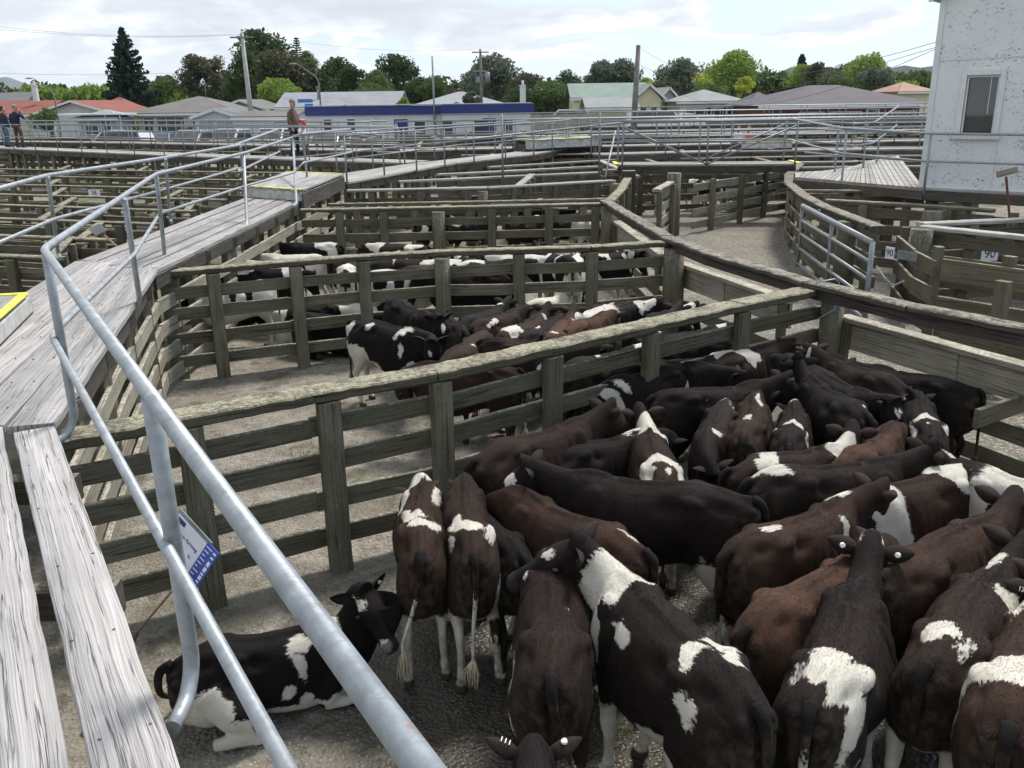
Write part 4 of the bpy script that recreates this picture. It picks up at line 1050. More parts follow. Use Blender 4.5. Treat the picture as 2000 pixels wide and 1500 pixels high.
C((1232, 1052), (1062, 975), 'reddish brown calf with a white dash on its hip, its dark head lowered', brown=.85, s=1.02, np=-66, hp=-20, ny=10, leg=(.34, .48), white=[(-.42, 0, 1, .11, .03, .04), (-.30, .12, .93, .025, .03, .02), (-.2, .12, .50, .14, .1, .06), (.42, .10, .60, .08, .08, .08)], legs=[(.05, 0), (-.03, 0), (.1, 0), (0, 0)])
C((1078, 1268), (1082, 1128), 'dark calf with four small white flecks on its back, bottom centre', brown=.32, s=1.01, np=-58, hp=-25, ny=18, leg=(.36, .3), tail=-.16, tailw=.5,
  white=[(-.18, .10, .99, .035, .035, .03), (-.05, -.055, 1, .022, .02, .03), (.12, .04, 1, .012, .025, .03), (.42, .13, .93, .16, .03, .07), (.44, .05, 1.0, .04, .05, .03), (-.30, -.21, .72, .22, .03, .12), (-.28, .21, .70, .2, .03, .12), (-.5, -.17, .5, .06, .05, .10)], fat=1.14)
C((1052, 1890), (1048, 1700), 'calf cut off by the bottom edge, only its dark head and ears showing', brown=.12, s=1.0, np=-30, hp=-30, leg=(.2, .2), tags=[(-1, 'button'), (1, '111')], tagback=1)
C((1432, 1318), (1262, 1160), 'large white-shouldered black calf turning its head left', brown=.16, s=1.10, np=8, hp=6, ny=30, hy=22, leg=(.34, .44), tailw=.12, tail=-.05, fat=1.1,
  white=[(.40, 0, .93, .18, .2, .19), (.24, .06, .98, .07, .11, .10), (.30, .17, .80, .04, .1, .17), (.10, .15, .92, .08, .05, .09), (-.28, .06, 1.0, .05, .10, .045), (-.36, .17, .90, .09, .035, .10), (-.24, .15, .52, .20, .12, .10), (-.33, -.10, .99, .17, .05, .03), (.80, .02, 1.06, .06, .035, .04)], black=[(.64, 0, 1.05, .12, .2, .22)], tags=[(-1, 'yellow')], tagback=0)
C((1597, 1338), (1672, 1162), 'black calf with a white fan over its rump, head up and facing straight away', brown=.22, s=1.06, np=10, hp=-6, ny=5, leg=(.45, .40), tailw=.75, fat=1.06,
  white=[(-.32, .07, 1.0, .16, .12, .06), (-.40, -.10, .97, .17, .09, .08), (-.48, -.17, .80, .09, .04, .22), (-.24, 0, 1.0, .07, .05, .04), (-.40, .15, .93, .10, .05, .06), (-.12, -.15, .5, .2, .1, .06), (.76, 0, 1.14, .05, .08, .035), (-.52, -.14, .5, .1, .06, .1), (-.52, .16, .5, .08, .05, .08)], tags=[(1, 'button'), (-1, 'button')], tagback=1)
C((1497, 1188), (1632, 1098), 'rich brown calf with a dark dorsal stripe, head hidden behind the raised black head', brown=1.0, s=1.04, np=-30, hp=-20, leg=(.35, .3), tailw=.42, fat=1.05)
C((1452, 1052), (1610, 982), 'brown calf with a thin white shoulder slash and white hip fleck, profile head right', brown=.8, s=1.04, np=-14, hp=4, ny=-14, leg=(.42, .35), tailw=.52,
  white=[(-.33, -.02, 1, .08, .03, .035), (.36, .06, .99, .07, .06, .07), (.20, -.14, .87, .022, .07, .13)], tags=[(1, '1136'), (-1, 'button')])
C((1745, 1098), (1898, 1022), 'mid brown calf with a black tail, its numbered ear raised near the right edge', brown=.85, s=1.06, np=-6, ny=10, leg=(.3, .3), tags=[(1, '1119'), (-1, 'button')], tailw=0)
C((1828, 1262), (1930, 1130), 'dark brown calf with a ragged white patch above its tail and one behind the shoulder', brown=.42, s=1.06, np=0, ny=-14, leg=(.56, .5), tailw=.32,
  white=[(-.38, .0, 1.0, .12, .11, .06), (.20, -.14, .88, .05, .09, .14), (.40, .03, 1.0, .09, .05, .04), (-.42, .18, .62, .07, .05, .16)], fat=1.1)
C((1985, 1372), (2035, 1200), 'brown calf with a broad white band over its loins in the bottom right corner', brown=.75, s=1.08, np=-20, ny=-5, leg=(.5, .5), tailw=0,
  white=[(-.25, 0, .98, .14, .3, .12), (-.33, .18, .75, .08, .06, .3), (.38, .10, .92, .16, .08, .10)], fat=1.1)
C((2200, 1250), (2250, 1150), 'dark calf mostly outside the right edge, just an ear with a number showing', brown=.4, hdg=75, headat=(2022, 1135), s=1.0, np=4, leg=(.3, .3), tags=[(1, '139')], tagback=1)
C((1482, 925), (1708, 893), 'sooty black calf with a white patch on its hip, chin resting on a belted neighbour', brown=.22, s=1.07, np=-6, hp=22, ny=-4, leg=(.2, .2), white=[(-.42, .02, 1, .12, .09, .05), (.82, 0, 1.06, .05, .05, .04)], tags=[(-1, 'yellow')], tailw=0)
C((1440, 905), (1602, 872), 'dark calf with white patches on rump and neck, head turned away to the fence', brown=.45, s=.95, np=6, ny=34, hy=10, leg=(.3, .3), white=[(-.28, -.02, 1, .11, .12, .06), (-.33, -.14, .93, .10, .05, .07), (.42, 0, .97, .15, .16, .17)], tags=[(-1, 'button')], tailw=0)
C((1880, 912), (1745, 945), 'brown calf with two wide white belts, facing left under the black chin', brown=.6, s=1.0, np=-60, hp=-30, leg=(.3, .3), white=[(.28, 0, .8, .13, .4, .5), (-.34, 0, .98, .14, .3, .16), (-.40, .15, .7, .06, .1, .3)], tailw=0)
C((1905, 905), (2060, 945), 'mostly white calf with a black rump and round black spot, at the right edge', brown=.05, s=1.04, np=-20, leg=(.5, .5), white=['mostly'], black=[(-.45, 0, .98, .17, .2, .22), (-.15, -.19, .80, .06, .06, .065), (.4, 0, .9, .14, .3, .3)], tailw=0)
C((1652, 892), (1728, 838), 'reddish brown plain calf squeezed below the heart-faced calf', brown=1.0, s=.95, np=-50, hp=-20, leg=(.2, .2), white=[(.36, 0, 1.0, .02, .02, .03)], tailw=0)
C((1668, 705), (1752, 778), 'black calf with a heart-shaped white mark on its forehead, facing the camera', brown=.03, hdg=-72, headat=(1760, 792), s=.96, np=-4, hp=-8, ny=0, leg=(.2, .2), white=[(.80, .018, 1.06, .035, .024, .032), (.80, -.018, 1.06, .035, .024, .032), (.835, 0, 1.035, .03, .016, .03)], tags=[(1, 'button'), (-1, '110')], tailw=0)
C((1822, 838), (1800, 778), 'black calf with a white horseshoe across its rump, beside the heart-faced calf', brown=.12, s=.95, np=-40, hp=-20, leg=(.2, .2), white=[(-.26, .02, 1, .055, .13, .05), (-.36, .16, .93, .09, .04, .06), (-.36, -.15, .93, .12, .04, .06), (-.42, 0, 1, .03, .02, .03)], tailw=0)
C((1688, 798), (1600, 742), 'black calf lifting its open mouth at the corner of the pen', brown=.06, s=1.02, np=18, hp=22, ny=8, leg=(.2, .2), white=[(-.40, -.06, 1, .04, .03, .03)], tailw=0)
C((1752, 742), (1655, 704), 'black-brown calf pressed along the lane gate, thin white cheek streak', brown=.3, s=1.03, np=-14, hp=-5, leg=(.2, .2), white=[(.60, .08, 1.0, .02, .06, .05)], tags=[(1, 'button')], tailw=0)
C((1850, 742), (1780, 728), 'black calf behind the heart-faced calf, just its back and ear in view', brown=.05, s=.93, np=-20, leg=(.2, .2), tags=[(1, 'button')], tailw=0)
C((1298, 765), (1440, 748), 'black calf standing along the fence, facing the corner, ear pricked', brown=.12, s=1.0, np=-8, hp=4, leg=(.2, .2), white=[(-.1, -.12, .9, .015, .02, .015)], tailw=0)
C((1392, 790), (1342, 868), 'black calf with its neck bent down among the others, white flash at its tailhead', brown=.22, s=.95, hdg=-112, headat=(1365, 880), np=-50, hp=-10, ny=24, hy=20, leg=(.2, .2), white=[(-.50, 0, 1, .08, .09, .05), (.30, .08, .97, .035, .08, .05)], tailw=0)
C((1452, 848), (1474, 775), 'brown calf with a small white star on its back, facing the fence', brown=.62, s=.96, np=-30, hp=-10, leg=(.3, .3), white=['star', (.36, -.05, 1, .10, .02, .04)], tailw=0)
C((1542, 862), (1552, 790), 'grey-black calf with a white horseshoe over its loin, facing the fence', brown=.2, s=.95, np=-50, hp=-20, leg=(.3, .3), white=[(-.16, .02, 1, .07, .15, .06), (-.26, -.17, .9, .10, .05, .08), (.40, .06, 1, .10, .09, .07), (-.24, .13, .97, .06, .04, .04)], tailw=0)
C((1020, 1075), (972, 1010), 'black calf with its head down in the gap left of the reddish calf', brown=.03, hdg=118, s=.90, np=-70, hp=-20, leg=(.1, .1), white=[(.62, 0, 1.0, .05, .05, .04)], tailw=0)
# --- middle pen
C((688, 622), (800, 640), 'black and white calf standing broadside at the left of the middle pen, white blaze', grp=G2, brown=.0, s=.98, ny=-26, hy=-30, np=-22, hp=-10, leg=(.56, .48), tailw=.3,
  white=[(-.52, -.08, .93, .07, .1, .12), (-.55, -.12, .60, .12, .12, .20), (-.36, -.17, .66, .12, .1, .12), (-.22, -.17, .63, .05, .08, .10), (.0, 0, .44, .35, .2, .05), (-.20, -.12, .97, .035, .05, .06), (.22, -.12, .93, .04, .09, .09), (.32, -.1, .98, .12, .1, .05), (.30, -.18, .75, .03, .06, .09), (.42, -.1, .55, .14, .1, .09), (.80, 0, 1.04, .06, .026, .06), (.90, 0, .95, .08, .020, .07), (1.0, 0, .88, .06, .035, .06)])
C((752, 612), (850, 640), 'black calf with a small white forehead triangle, facing the camera', grp=G2, brown=.03, s=.98, hdg=-55, headat=(868, 622), ny=-6, hy=-6, np=-8, hp=-10, leg=(.2, .2), white=['fstar'])
C((950, 642), (888, 680), 'brown calf reaching its head down left behind the blazed calf', grp=G2, brown=.62, s=.97, np=-48, hp=-4, leg=(.05, .05), white=[(.05, .1, .95, .025, .03, .02)])
C((958, 660), (1090, 668), 'dark calf broadside just beyond the lichen cap, white under its belly', grp=G2, brown=.3, s=1.0, np=-20, leg=(.34, .48), white=[(-.10, -.15, .52, .15, .1, .12), (-.28, -.12, .48, .12, .1, .08)])
C((972, 652), (1050, 615), 'brown calf with a white flash over its rump and white neck ring', grp=G2, brown=.75, s=.94, np=6, leg=(.3, .3), white=['rump', (.46, -.05, .95, .04, .1, .08)], tags=[(-1, 'button')])
C((1012, 655), (1085, 620), 'grey-black calf with one white spot on its loin', grp=G2, brown=.2, s=.92, np=-30, leg=(.2, .2), white=['star'])
C((1062, 662), (1112, 615), 'red-brown calf, ears up, in the middle of the middle pen', grp=G2, brown=1.0, s=.94, np=4, leg=(.2, .2), white=[(-.36, 0, 1, .04, .09, .03), (.40, -.08, .93, .05, .03, .05)], tags=[(1, 'button')])
C((905, 640), (868, 612), 'black calf turned to the back fence of the middle pen', grp=G2, brown=.1, s=.92, np=-30, leg=(.2, .2))
C((905, 625), (960, 600), 'black calf behind the neck-ringed brown calf, rump to the left', grp=G2, brown=.1, s=.95, np=-10, leg=(.2, .2), white=['holL'])
C((925, 632), (992, 606), 'dark brown calf with a white shoulder wedge, partly hidden', grp=G2, brown=.4, s=.93, np=-25, leg=(.3, .3), white=['hipR', (-.1, -.1, .97, .09, .07, .06)])
C((1120, 612), (1190, 596), 'calf with a broad white back under the far fence of the middle pen', grp=G2, brown=.4, s=.94, np=-25, leg=(.4, .4), white=['mostly'], black=[(.45, 0, .9, .2, .3, .3)])
C((1105, 640), (1170, 612), 'orange-brown calf with a pale face mark, right of the red-brown calf', grp=G2, brown=1.0, s=.93, np=-30, leg=(.3, .3), white=['fstar', 'spotR'])
C((1195, 650), (1128, 672), 'black calf facing left with ears spread just over the cap', grp=G2, brown=.08, s=.93, np=-10, ny=-10, leg=(.2, .2), white=['fstar', 'spotL'], tags=[(1, 'button')])
C((1225, 645), (1305, 608), 'long black calf pointing to the far right corner of the middle pen', grp=G2, brown=.12, s=.98, np=-6, leg=(.2, .2), white=['spotR'], tags=[(-1, 'yellow')])
C((1150, 602), (1225, 592), 'black-faced calf with white shoulders along the back of the middle pen', grp=G2, brown=.1, s=.93, np=-14, leg=(.3, .3), white=['shoulder', 'loin'])
C((1262, 622), (1325, 600), 'dark calf nosing the round corner post of the middle pen', grp=G2, brown=.15, s=.92, np=-20, leg=(.3, .3), white=['shoulder'], tags=[(1, 'button')])
C((1115, 708), (1215, 680), 'dark calf seen between the first and second rails, white neck band', grp=G2, brown=.25, s=.98, np=-24, leg=(.3, .3), white=[(-.1, 0, 1, .04, .05, .04), (.50, 0, .92, .12, .2, .2)])
C((1135, 772), (1225, 745), 'dark calf lying against the foot of the near fence, white shoulder dash', grp=G2, lying=True, brown=.3, s=.95, ny=-5, np=-20, leg=(.6, .5), white=[(.25, 0, 1, .07, .06, .05), (-.55, -.1, .6, .12, .12, .12)])
C((1290, 665), (1380, 640), 'black calf with a white blaze at the right end of the middle pen', grp=G2, brown=.05, s=.95, np=-20, ny=-20, leg=(.3, .3), white=['blaze', (.5, 0, .95, .1, .15, .14), 'belly'])
C((1325, 712), (1240, 730), 'black calf low behind the rails at the right of the middle pen', grp=G2, brown=.1, s=.94, np=-55, leg=(.3, .3), white=['holL'])
C((1400, 700), (1490, 676), 'brown calf with a white loin band near the round end post', grp=G2, brown=.4, s=.94, np=-20, leg=(.3, .3), white=[(-.05, 0, .95, .13, .3, .13), 'fstar'])
C((1390, 655), (1325, 650), 'calf with a white muzzle peeping through the right rails', grp=G2, brown=.1, s=.92, np=-20, leg=(.3, .3), white=['blaze', 'shoulder', 'holL'])
C((1420, 690), (1350, 700), 'dark brown calf in the shadowed right corner of the middle pen', grp=G2, brown=.3, s=.92, np=-50, leg=(.3, .3), white=['rump'])
C((1232, 700), (1310, 705), 'black calf in the crush with its rump to the lichen cap', grp=G2, brown=.1, s=.95, np=-30, leg=(.3, .3), white=['hipL'])
C((1010, 715), (960, 740), 'brown calf hidden below the cap, legs showing between the rails', grp=G2, brown=.5, hdg=170, s=.93, np=-60, leg=(.2, .45))
# --- third pen
C((503, 548), (437, 556), 'white and black calf facing left with a black head, left of the third pen', grp=G3, base=BF, brown=0, s=.98, np=-28, leg=(.6, .6), white=['mostly'], black=[(.72, 0, 1.0, .3, .3, .22), (.05, 0, .92, .06, .3, .22), (-.18, .15, .8, .05, .2, .2)])
C((585, 512), (512, 505), 'nearly white calf bending to its flank, black ears', grp=G3, base=BF, brown=0, s=1.0, hdg=165, np=-35, ny=25, leg=(.7, .7), white=['mostly', (-.5, 0, .8, .3, .3, .4)], black=[(.78, 0, 1.05, .10, .2, .1), (.3, .14, .8, .05, .1, .12)])
C((640, 598), (560, 600), 'black and white calf lying in the left of the third pen', grp=G3, base=BFL, lying=True, brown=0, s=.98, ny=20, np=-10, leg=(.6, .6), white=['belt', 'holR', 'holL', 'poll'])
C((590, 614), (680, 617), 'black calf lying flat behind the third fence rail', grp=G3, base=BFL, lying=True, brown=0, s=1.02, np=-20, leg=(.2, .2))
C((670, 530), (688, 500), 'black and white calf with streaked white hindquarters, seen from behind', grp=G3, base=BF, brown=.2, s=1.0, np=-20, leg=(.7, .5), white=['rumpbig', 'thighL', (-.5, -.1, .8, .1, .08, .3)])
C((660, 505), (740, 495), 'dark brown calf behind the streaked one, white withers', grp=G3, base=BF, brown=.4, s=1.0, np=-20, leg=(.4, .4), white=['shoulder', 'holR', 'loin'])
C((728, 530), (800, 528), 'Friesian-patterned calf with three black blotches, broadside', grp=G3, base=BF, brown=0, s=1.0, np=-28, ny=-20, leg=(.6, .6), white=['mostly', 'rumpbig'], black=[(-.30, -.15, .85, .10, .1, .13), (-.02, -.15, .85, .08, .12, .16), (.28, -.12, .85, .10, .12, .12), (.85, 0, 1, .1, .2, .1)])
C((790, 590), (720, 596), 'calf lying down with a white back, between fence posts of the third pen', grp=G3, base=BFL, lying=True, brown=0, s=.98, np=-20, leg=(.6, .6), white=['mostly'], black=[(-.05, 0, .95, .1, .2, .2)])
C((800, 520), (862, 512), 'brown and white calf beside the round post of the third pen', grp=G3, base=BF, brown=.5, s=.98, np=-20, leg=(.5, .5), white=['belt', 'holR', 'blaze'])
C((945, 522), (902, 500), 'black calf with a white neck, head turned up to the fence', grp=G3, base=BF, brown=.05, s=1.0, np=10, leg=(.5, .5), white=[(.5, 0, .95, .16, .2, .16), 'fstar', 'thighL'])
C((990, 530), (905, 528), 'dark calf with a long plain back right of the round post', grp=G3, base=BF, brown=.2, s=1.02, hdg=175, np=-24, leg=(.5, .4), white=['belly'])
C((1130, 508), (1060, 488), 'black belted calf facing left, head held high', grp=G3, base=BF, brown=0, s=1.02, np=10, leg=(.46, .46), white=[(.12, 0, .8, .05, .4, .4), (-.24, 0, .8, .05, .4, .4), 'fstar', (.98, 0, .9, .1, .06, .06)])
C((1118, 520), (1128, 495), 'white calf with a black cap over its rump, seen from behind', grp=G3, base=BF, brown=0, s=.98, np=-35, leg=(.6, .6), white=['mostly'], black=[(-.5, 0, .95, .12, .2, .17)])
C((1035, 590), (1095, 575), 'white calf lying with its head on the ground under the fence', grp=G3, base=BFL, lying=True, brown=0, s=.95, np=-30, leg=(.6, .6), white=['mostly', 'rumpbig'])
for i, (T_, S_2, wh, br_) in enumerate([((480, 522), (540, 524), ['rumpbig', 'holL', 'shoulder'], 0), ((610, 498), (560, 496), ['mostly'], .1), ((700, 508), (765, 506), ['holL', 'belt'], .1), ((850, 508), (795, 506), ['shoulder', 'holL', 'rump'], .3), ((912, 512), (972, 508), ['rumpbig', 'holR'], 0), ((1062, 500), (1005, 498), ['mostly'], .1), ((1148, 498), (1190, 494), ['holR', 'loin', 'blaze'], 0), ((820, 478), (760, 476), ['rump', 'shoulder'], .4), ((650, 476), (590, 474), ['holR', 'rumpbig'], 0)]):
    C(T_, S_2, ('white-shouldered calf in the left corner of the third pen', 'pale calf behind the nearly white one in the third pen', 'belted calf in the left half of the third pen', 'patched calf left of the round post in the third pen', 'white-rumped calf right of the round post in the third pen', 'mostly white calf near the middle right of the third pen', 'white-loined calf in the right corner of the third pen', 'brown patched calf far back in the third pen', 'patched calf at the far left of the third pen')[i], grp=G3, base=BF, brown=br_, s=.97, np=-25, leg=(.5, .5), white=wh)
# --- far pens
fc = [((820, 430), (870, 424)), ((880, 430), (930, 424)), ((1000, 430), (1040, 424)), ((1130, 424), (1165, 420)), ((1070, 424), (1110, 420)), ((860, 395), (900, 390)), ((1060, 388), (1110, 384)), ((1010, 392), (1050, 388))]
pats = [['holR'], ['rumpbig', 'holL'], ['shoulder'], ['mostly'], ['loin', 'holR'], ['rumpbig'], [], ['blaze', 'belt']]
labs = ['black calf glimpsed left of the white-backed one beyond the third fence', 'white-rumped calf glimpsed over the third fence', 'white-shouldered calf in the fourth pen', 'mostly white calf in the right of the fourth pen', 'black calf with white loin beyond the lot cards', 'calf with a cream back behind the lot-card fence', 'plain dark calf lying beyond the lot cards', 'belted dark calf beyond the lot-card fence']
for i, (t, s_) in enumerate(fc):
    C(t, s_, labs[i], grp=G4, base=BF, brown=.1 * (i % 4), s=.96, np=-25, leg=(.4, .4), white=pats[i])
for i in range(9):      # row of dark calves in the race under the raised step
    px = 1062 + i * 15
    C((px, 298), (px + 3, 294), 'dark calf standing in a tight row under the raised step in the middle distance', grp='row of dark calves under the raised step', base=BF, brown=.15 + .3 * (i % 3 == 0), hdg=80 + random.uniform(-14, 14), s=1.0, np=-40, leg=(.3, .3), white=[])
for i in range(7):
    C((1345 + i * 20, 350), (1352 + i * 20, 345), 'white and brown calf half hidden behind the lane boards under the footbridge', grp='calves behind the lane boards', base=BF, brown=.5, hdg=random.uniform(0, 360), s=.96, np=-15, leg=(.5, .5), white=random.choice([['shoulder', 'blaze'], ['rumpbig', 'holL'], ['mostly']]))
for i in range(7):
    C((1612 + i * 26, 326 + i % 3 * 4), (1620 + i * 26, 322), 'black and white calf crowded in the pen beyond the curved deck on the right', grp='calves beyond the curved deck', base=BF, brown=.1, hdg=random.uniform(0, 360), s=.96, np=-15, leg=(.5, .5), white=random.choice([['shoulder', 'blaze'], ['rumpbig', 'holL'], ['mostly'], ['loin', 'holR']]))
# ================================================================ right-hand lane and yards
def poly_sheet(name, mat, test, x0, x1, y0, y1, step, amp, z):
    nx, ny = int((x1 - x0) / step) + 1, int((y1 - y0) / step) + 1; vs = []
    for j in range(ny):
        for i in range(nx):
            x, y = x0 + i * step, y0 + j * step
            h = noise.noise((x * 3.1, y * 3.1, 1)) * amp * .5 + noise.noise((x * 9, y * 9, 5)) * amp * .4
            vs.append((x, y, z + h))
    fs = [(j * nx + i, j * nx + i + 1, (j + 1) * nx + i + 1, (j + 1) * nx + i) for j in range(ny - 1) for i in range(nx - 1) if test(x0 + i * step, y0 + j * step)]
    me = bpy.data.meshes.new(name); me.from_pydata(vs, [], fs); me.materials.append(mat); me.polygons.foreach_set('use_smooth', [True] * len(fs))
    o = bpy.data.objects.new(name, me); col.objects.link(o); return tag(o, kind='structure')
ex_ = [p.x for p in E_][::-1]; ey_ = [p.y for p in E_][::-1]
poly_sheet('gravel_lane', M['gravel'], lambda x, y: x > np.interp(y, ey_, ex_) + .05 if y > 5.5 else x > 5.4, 1.7, 14, 3, 30, .1, .03, .035)
# footbridge over the lane with V-braced rails
deck([(2.83, 24.0), (7.35, 23.5)], [(2.95, 25.0), (7.45, 24.5)], 'flat footbridge spanning the gravel lane, yellow at both ends', z=1.55, nb=4, mat='deck_far', posts=False, seg=3)
for (x, y) in ((2.80, 24.45), (7.42, 23.98)):
    mb = MB(); mb.bar((x, y - .5, 1.565), (x + .05, y + .5, 1.565), .12, .02); tag(mb.build('yellow_edge_strip', M['yellow']), 'yellow edge strip at the %s end of the lane footbridge' % ('left' if x < 5 else 'right'), 'edge strip')
def brace_rail(y0, y1, label):
    x0, x1 = 2.95, 7.3; xm = 5.1; zt = 2.62
    yy = lambda x: y0 + (y1 - y0) * (x - x0) / (x1 - x0)
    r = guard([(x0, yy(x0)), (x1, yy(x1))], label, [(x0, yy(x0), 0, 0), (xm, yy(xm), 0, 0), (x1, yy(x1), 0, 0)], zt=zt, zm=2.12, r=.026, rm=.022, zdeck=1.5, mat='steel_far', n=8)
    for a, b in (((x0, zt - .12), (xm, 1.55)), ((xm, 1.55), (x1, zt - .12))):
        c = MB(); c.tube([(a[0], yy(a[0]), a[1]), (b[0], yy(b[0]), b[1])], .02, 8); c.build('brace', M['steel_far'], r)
brace_rail(23.95, 23.48, 'near V-braced steel rail of the footbridge over the lane')
brace_rail(24.95, 24.5, 'far V-braced steel rail of the footbridge over the lane')
def roundpost(px, py0, py1, z, label, r=.16, name='round_post', Y=None):
    b = at(px, py1, 0); t = z; mb = MB(); mb.tube([(b.x, b.y, -.05), (b.x, b.y, t * .5), (b.x, b.y, t)], [r * 1.05, r, r * .97], 16); return tag(mb.build(name, M['post']), label, 'post')
roundpost(1312, 345, 462, 1.5, 'thick round post carrying the footbridge beside the open gate', .17)
mb = MB(); mb.bar((2.95, 22.6, -.05), (2.95, 22.6, 1.5), .32, .32, up=Vv((0, 1, 0))); tag(mb.build('square_post', M['dark']), 'dark square post at the left foot of the footbridge', 'post')
RB = [(.14, .32), (.44, .62), (.74, .92), (1.04, 1.22)]
fence([(4.45, 22.0), (5.6, 23.2), (7.0, 24.9), (8.4, 26.3)], 'board fence across the lane seen under the footbridge', posts=1.3, cap=0, rails=RB, mats=('greyboard', 'post', 'yard'), side=1)
fence([(3.15, 19.6), (3.6, 20.9), (4.1, 22.4)], 'pale open board gate standing ajar left of the thick round post', posts=[.1, 1.9], cap=.18, zc=1.3, rails=RB, mats=('greyboard', 'post', 'greyboard'), name='board_gate', cat='gate')
fence([(1.9, 17.3), (2.4, 19.6), (2.9, 22.4)], 'slatted fence between the fourth pen and the footbridge', posts=1.3, rails=RB, mats=('yard', 'post', 'yard'))
# curved fence on the right of the lane
CV = [(8.3, 26.2), (6.9, 22.6), (6.2, 20.2), (5.72, 17.6), (5.52, 15.9), (5.45, 14.2), (5.42, 13.2)]
fence(CV, 'curved dark fence sweeping down the right side of the gravel lane', posts=1.25, cap=.22, capth=.05, zc=1.34, rails=RB, mats=('yard', 'post', 'dark'), side=-1, big=[])
# tubular gate leaning open
gr = empty('tubular_gate', (5.30, 16.4, 0), 'open galvanised five-bar tube gate on the right of the lane', 'gate')
ga, gb = Vv((5.30, 16.4, 0)), Vv((4.82, 11.9, 0)); gm = ga.lerp(gb, .5)
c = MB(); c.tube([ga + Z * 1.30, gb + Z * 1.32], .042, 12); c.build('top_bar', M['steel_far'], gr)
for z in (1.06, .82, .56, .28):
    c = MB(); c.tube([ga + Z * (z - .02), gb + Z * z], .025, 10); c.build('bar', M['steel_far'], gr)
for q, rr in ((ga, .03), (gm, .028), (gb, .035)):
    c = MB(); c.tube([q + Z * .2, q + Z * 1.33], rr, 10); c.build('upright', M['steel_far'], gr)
# numbered boards: fence from the gate to the right, double line round the post
N1a, N1b = at(1655, 455, 1.25), at(1822, 500, 1.10)
fence([(5.95, 13.75), (5.62, 12.4), (5.55, 11.6)], 'board fence end with a number board, right behind the tube gate', posts=[.1, 2.0], cap=0, rails=[(.15, .35), (.55, .78), (.92, 1.14)], mats=('yard', 'post', 'yard'), side=-1)
fence([(5.62, 11.55), (6.4, 10.5), (7.6, 9.1)], 'grey double-board fence running off the right edge, low boards mossy', posts=1.7, cap=0, rails=[(.12, .30), (.46, .66), (.88, 1.16)], mats=('yard', 'post', 'yard'), side=-1)
fence([(6.2, 13.6), (7.6, 13.9), (9.6, 14.3)], 'dark fence with a painted number under the white building', posts=1.6, cap=.2, zc=1.32, rails=RB, mats=('yard', 'post', 'deck_far'), side=1)
fence([(6.2, 13.5), (7.4, 11.9), (8.8, 10.2)], 'capped fence slanting from the big round post to the right edge', posts=1.5, cap=.2, zc=1.30, rails=RB, mats=('yard', 'post', 'deck_far'), side=-1)
for (x, y, l) in ((6.1, 13.3, 'large round post behind the number boards at the right'), (5.35, 14.25, 'round post beside the curved fence end, split top'), (7.2, 15.4, 'round post under the deck left of the white building'), (7.9, 16.0, 'round post in the shade under the white building')):
    mb = MB(); mb.tube([(x, y, -.05), (x, y, .6), (x, y, 1.30)], [.17, .165, .16], 16); tag(mb.build('round_post', M['post']), l, 'post')
fence([(6.0, 17.2), (7.3, 16.2), (8.2, 15.3)], 'dark rails in the shade below the deck beside the building', posts=1.2, cap=.16, zc=1.3, rails=RB, mats=('yard', 'post', 'yard'))
fence([(7.9, 15.7), (9.6, 14.2), (11.5, 12.6)], 'heavy shaded boards under the white building', posts=1.4, cap=0, rails=[(.2, .5), (.75, 1.2)], mats=('yard', 'post', 'yard'))
fence([(5.9, 18.9), (7.2, 18.6), (8.4, 18.4)], 'rail fence slanting under the curved deck', posts=1.2, cap=.16, rails=RB, mats=('yard', 'post', 'yard'))
fence([(4.9, 9.9), (5.9, 8.3), (7.0, 7.0)], 'mossy low boards between the lane and the far right pens', posts=1.2, cap=0, rails=[(.12, .3), (.5, .66)], side=-1, mats=('fence', 'post', 'fence'))
# ================================================================ curved deck and white building
fr = [Vv(p) for p in ((6.30, 20.2, 0), (7.05, 18.85, 0), (7.90, 17.35, 0))]
bk = [Vv(p) for p in ((6.7, 21.5, 0), (7.5, 21.8, 0), (8.5, 22.8, 0), (9.8, 24.8, 0), (11.0, 26.0, 0))]
r_ = empty('curved_deck', (6.3, 20.2, 0), 'fan of weathered planks curving up to the white building', 'walkway')
def pol(P, t):
    L = plen(P); q, _ = on_path(P, t * L[-1]); return q
nf_ = 24
for k in range(nf_):
    t0, t1 = (k + .06) / nf_, (k + .94) / nf_; c = MB(); zz_ = lambda t: Z * (1.455 + .06 * t * t)
    c.prism([pol(fr, t0) + zz_(0), pol(fr, t1) + zz_(0), pol(bk, t1) + zz_(t1), pol(bk, t0) + zz_(t1)], Z * .04); c.build('plank', M['deck_far'], r_)
c = MB(); c.path([p + Z * 1.36 for p in fr + [Vv((9.3, 16.05, 0)), Vv((11.8, 13.9, 0))]], .08, .18); c.build('edge_beam', M['dark'], r_)
c = MB(); c.path([p + Z * 1.482 for p in [Vv((7.90, 17.32, 0)), Vv((9.25, 16.10, 0)), Vv((11.8, 13.95, 0))]], .10, .04); c.build('edge_plank', M['deck_far'], r_)
for p in ((6.5, 20.1), (7.1, 19.0), (7.8, 17.8), (8.4, 20.2), (9.4, 22.6)):
    c = MB(); c.bar((*p, -.05), (*p, 1.4), .14, .14, up=Vv((0, 1, 0))); c.build('post', M['post'], r_)
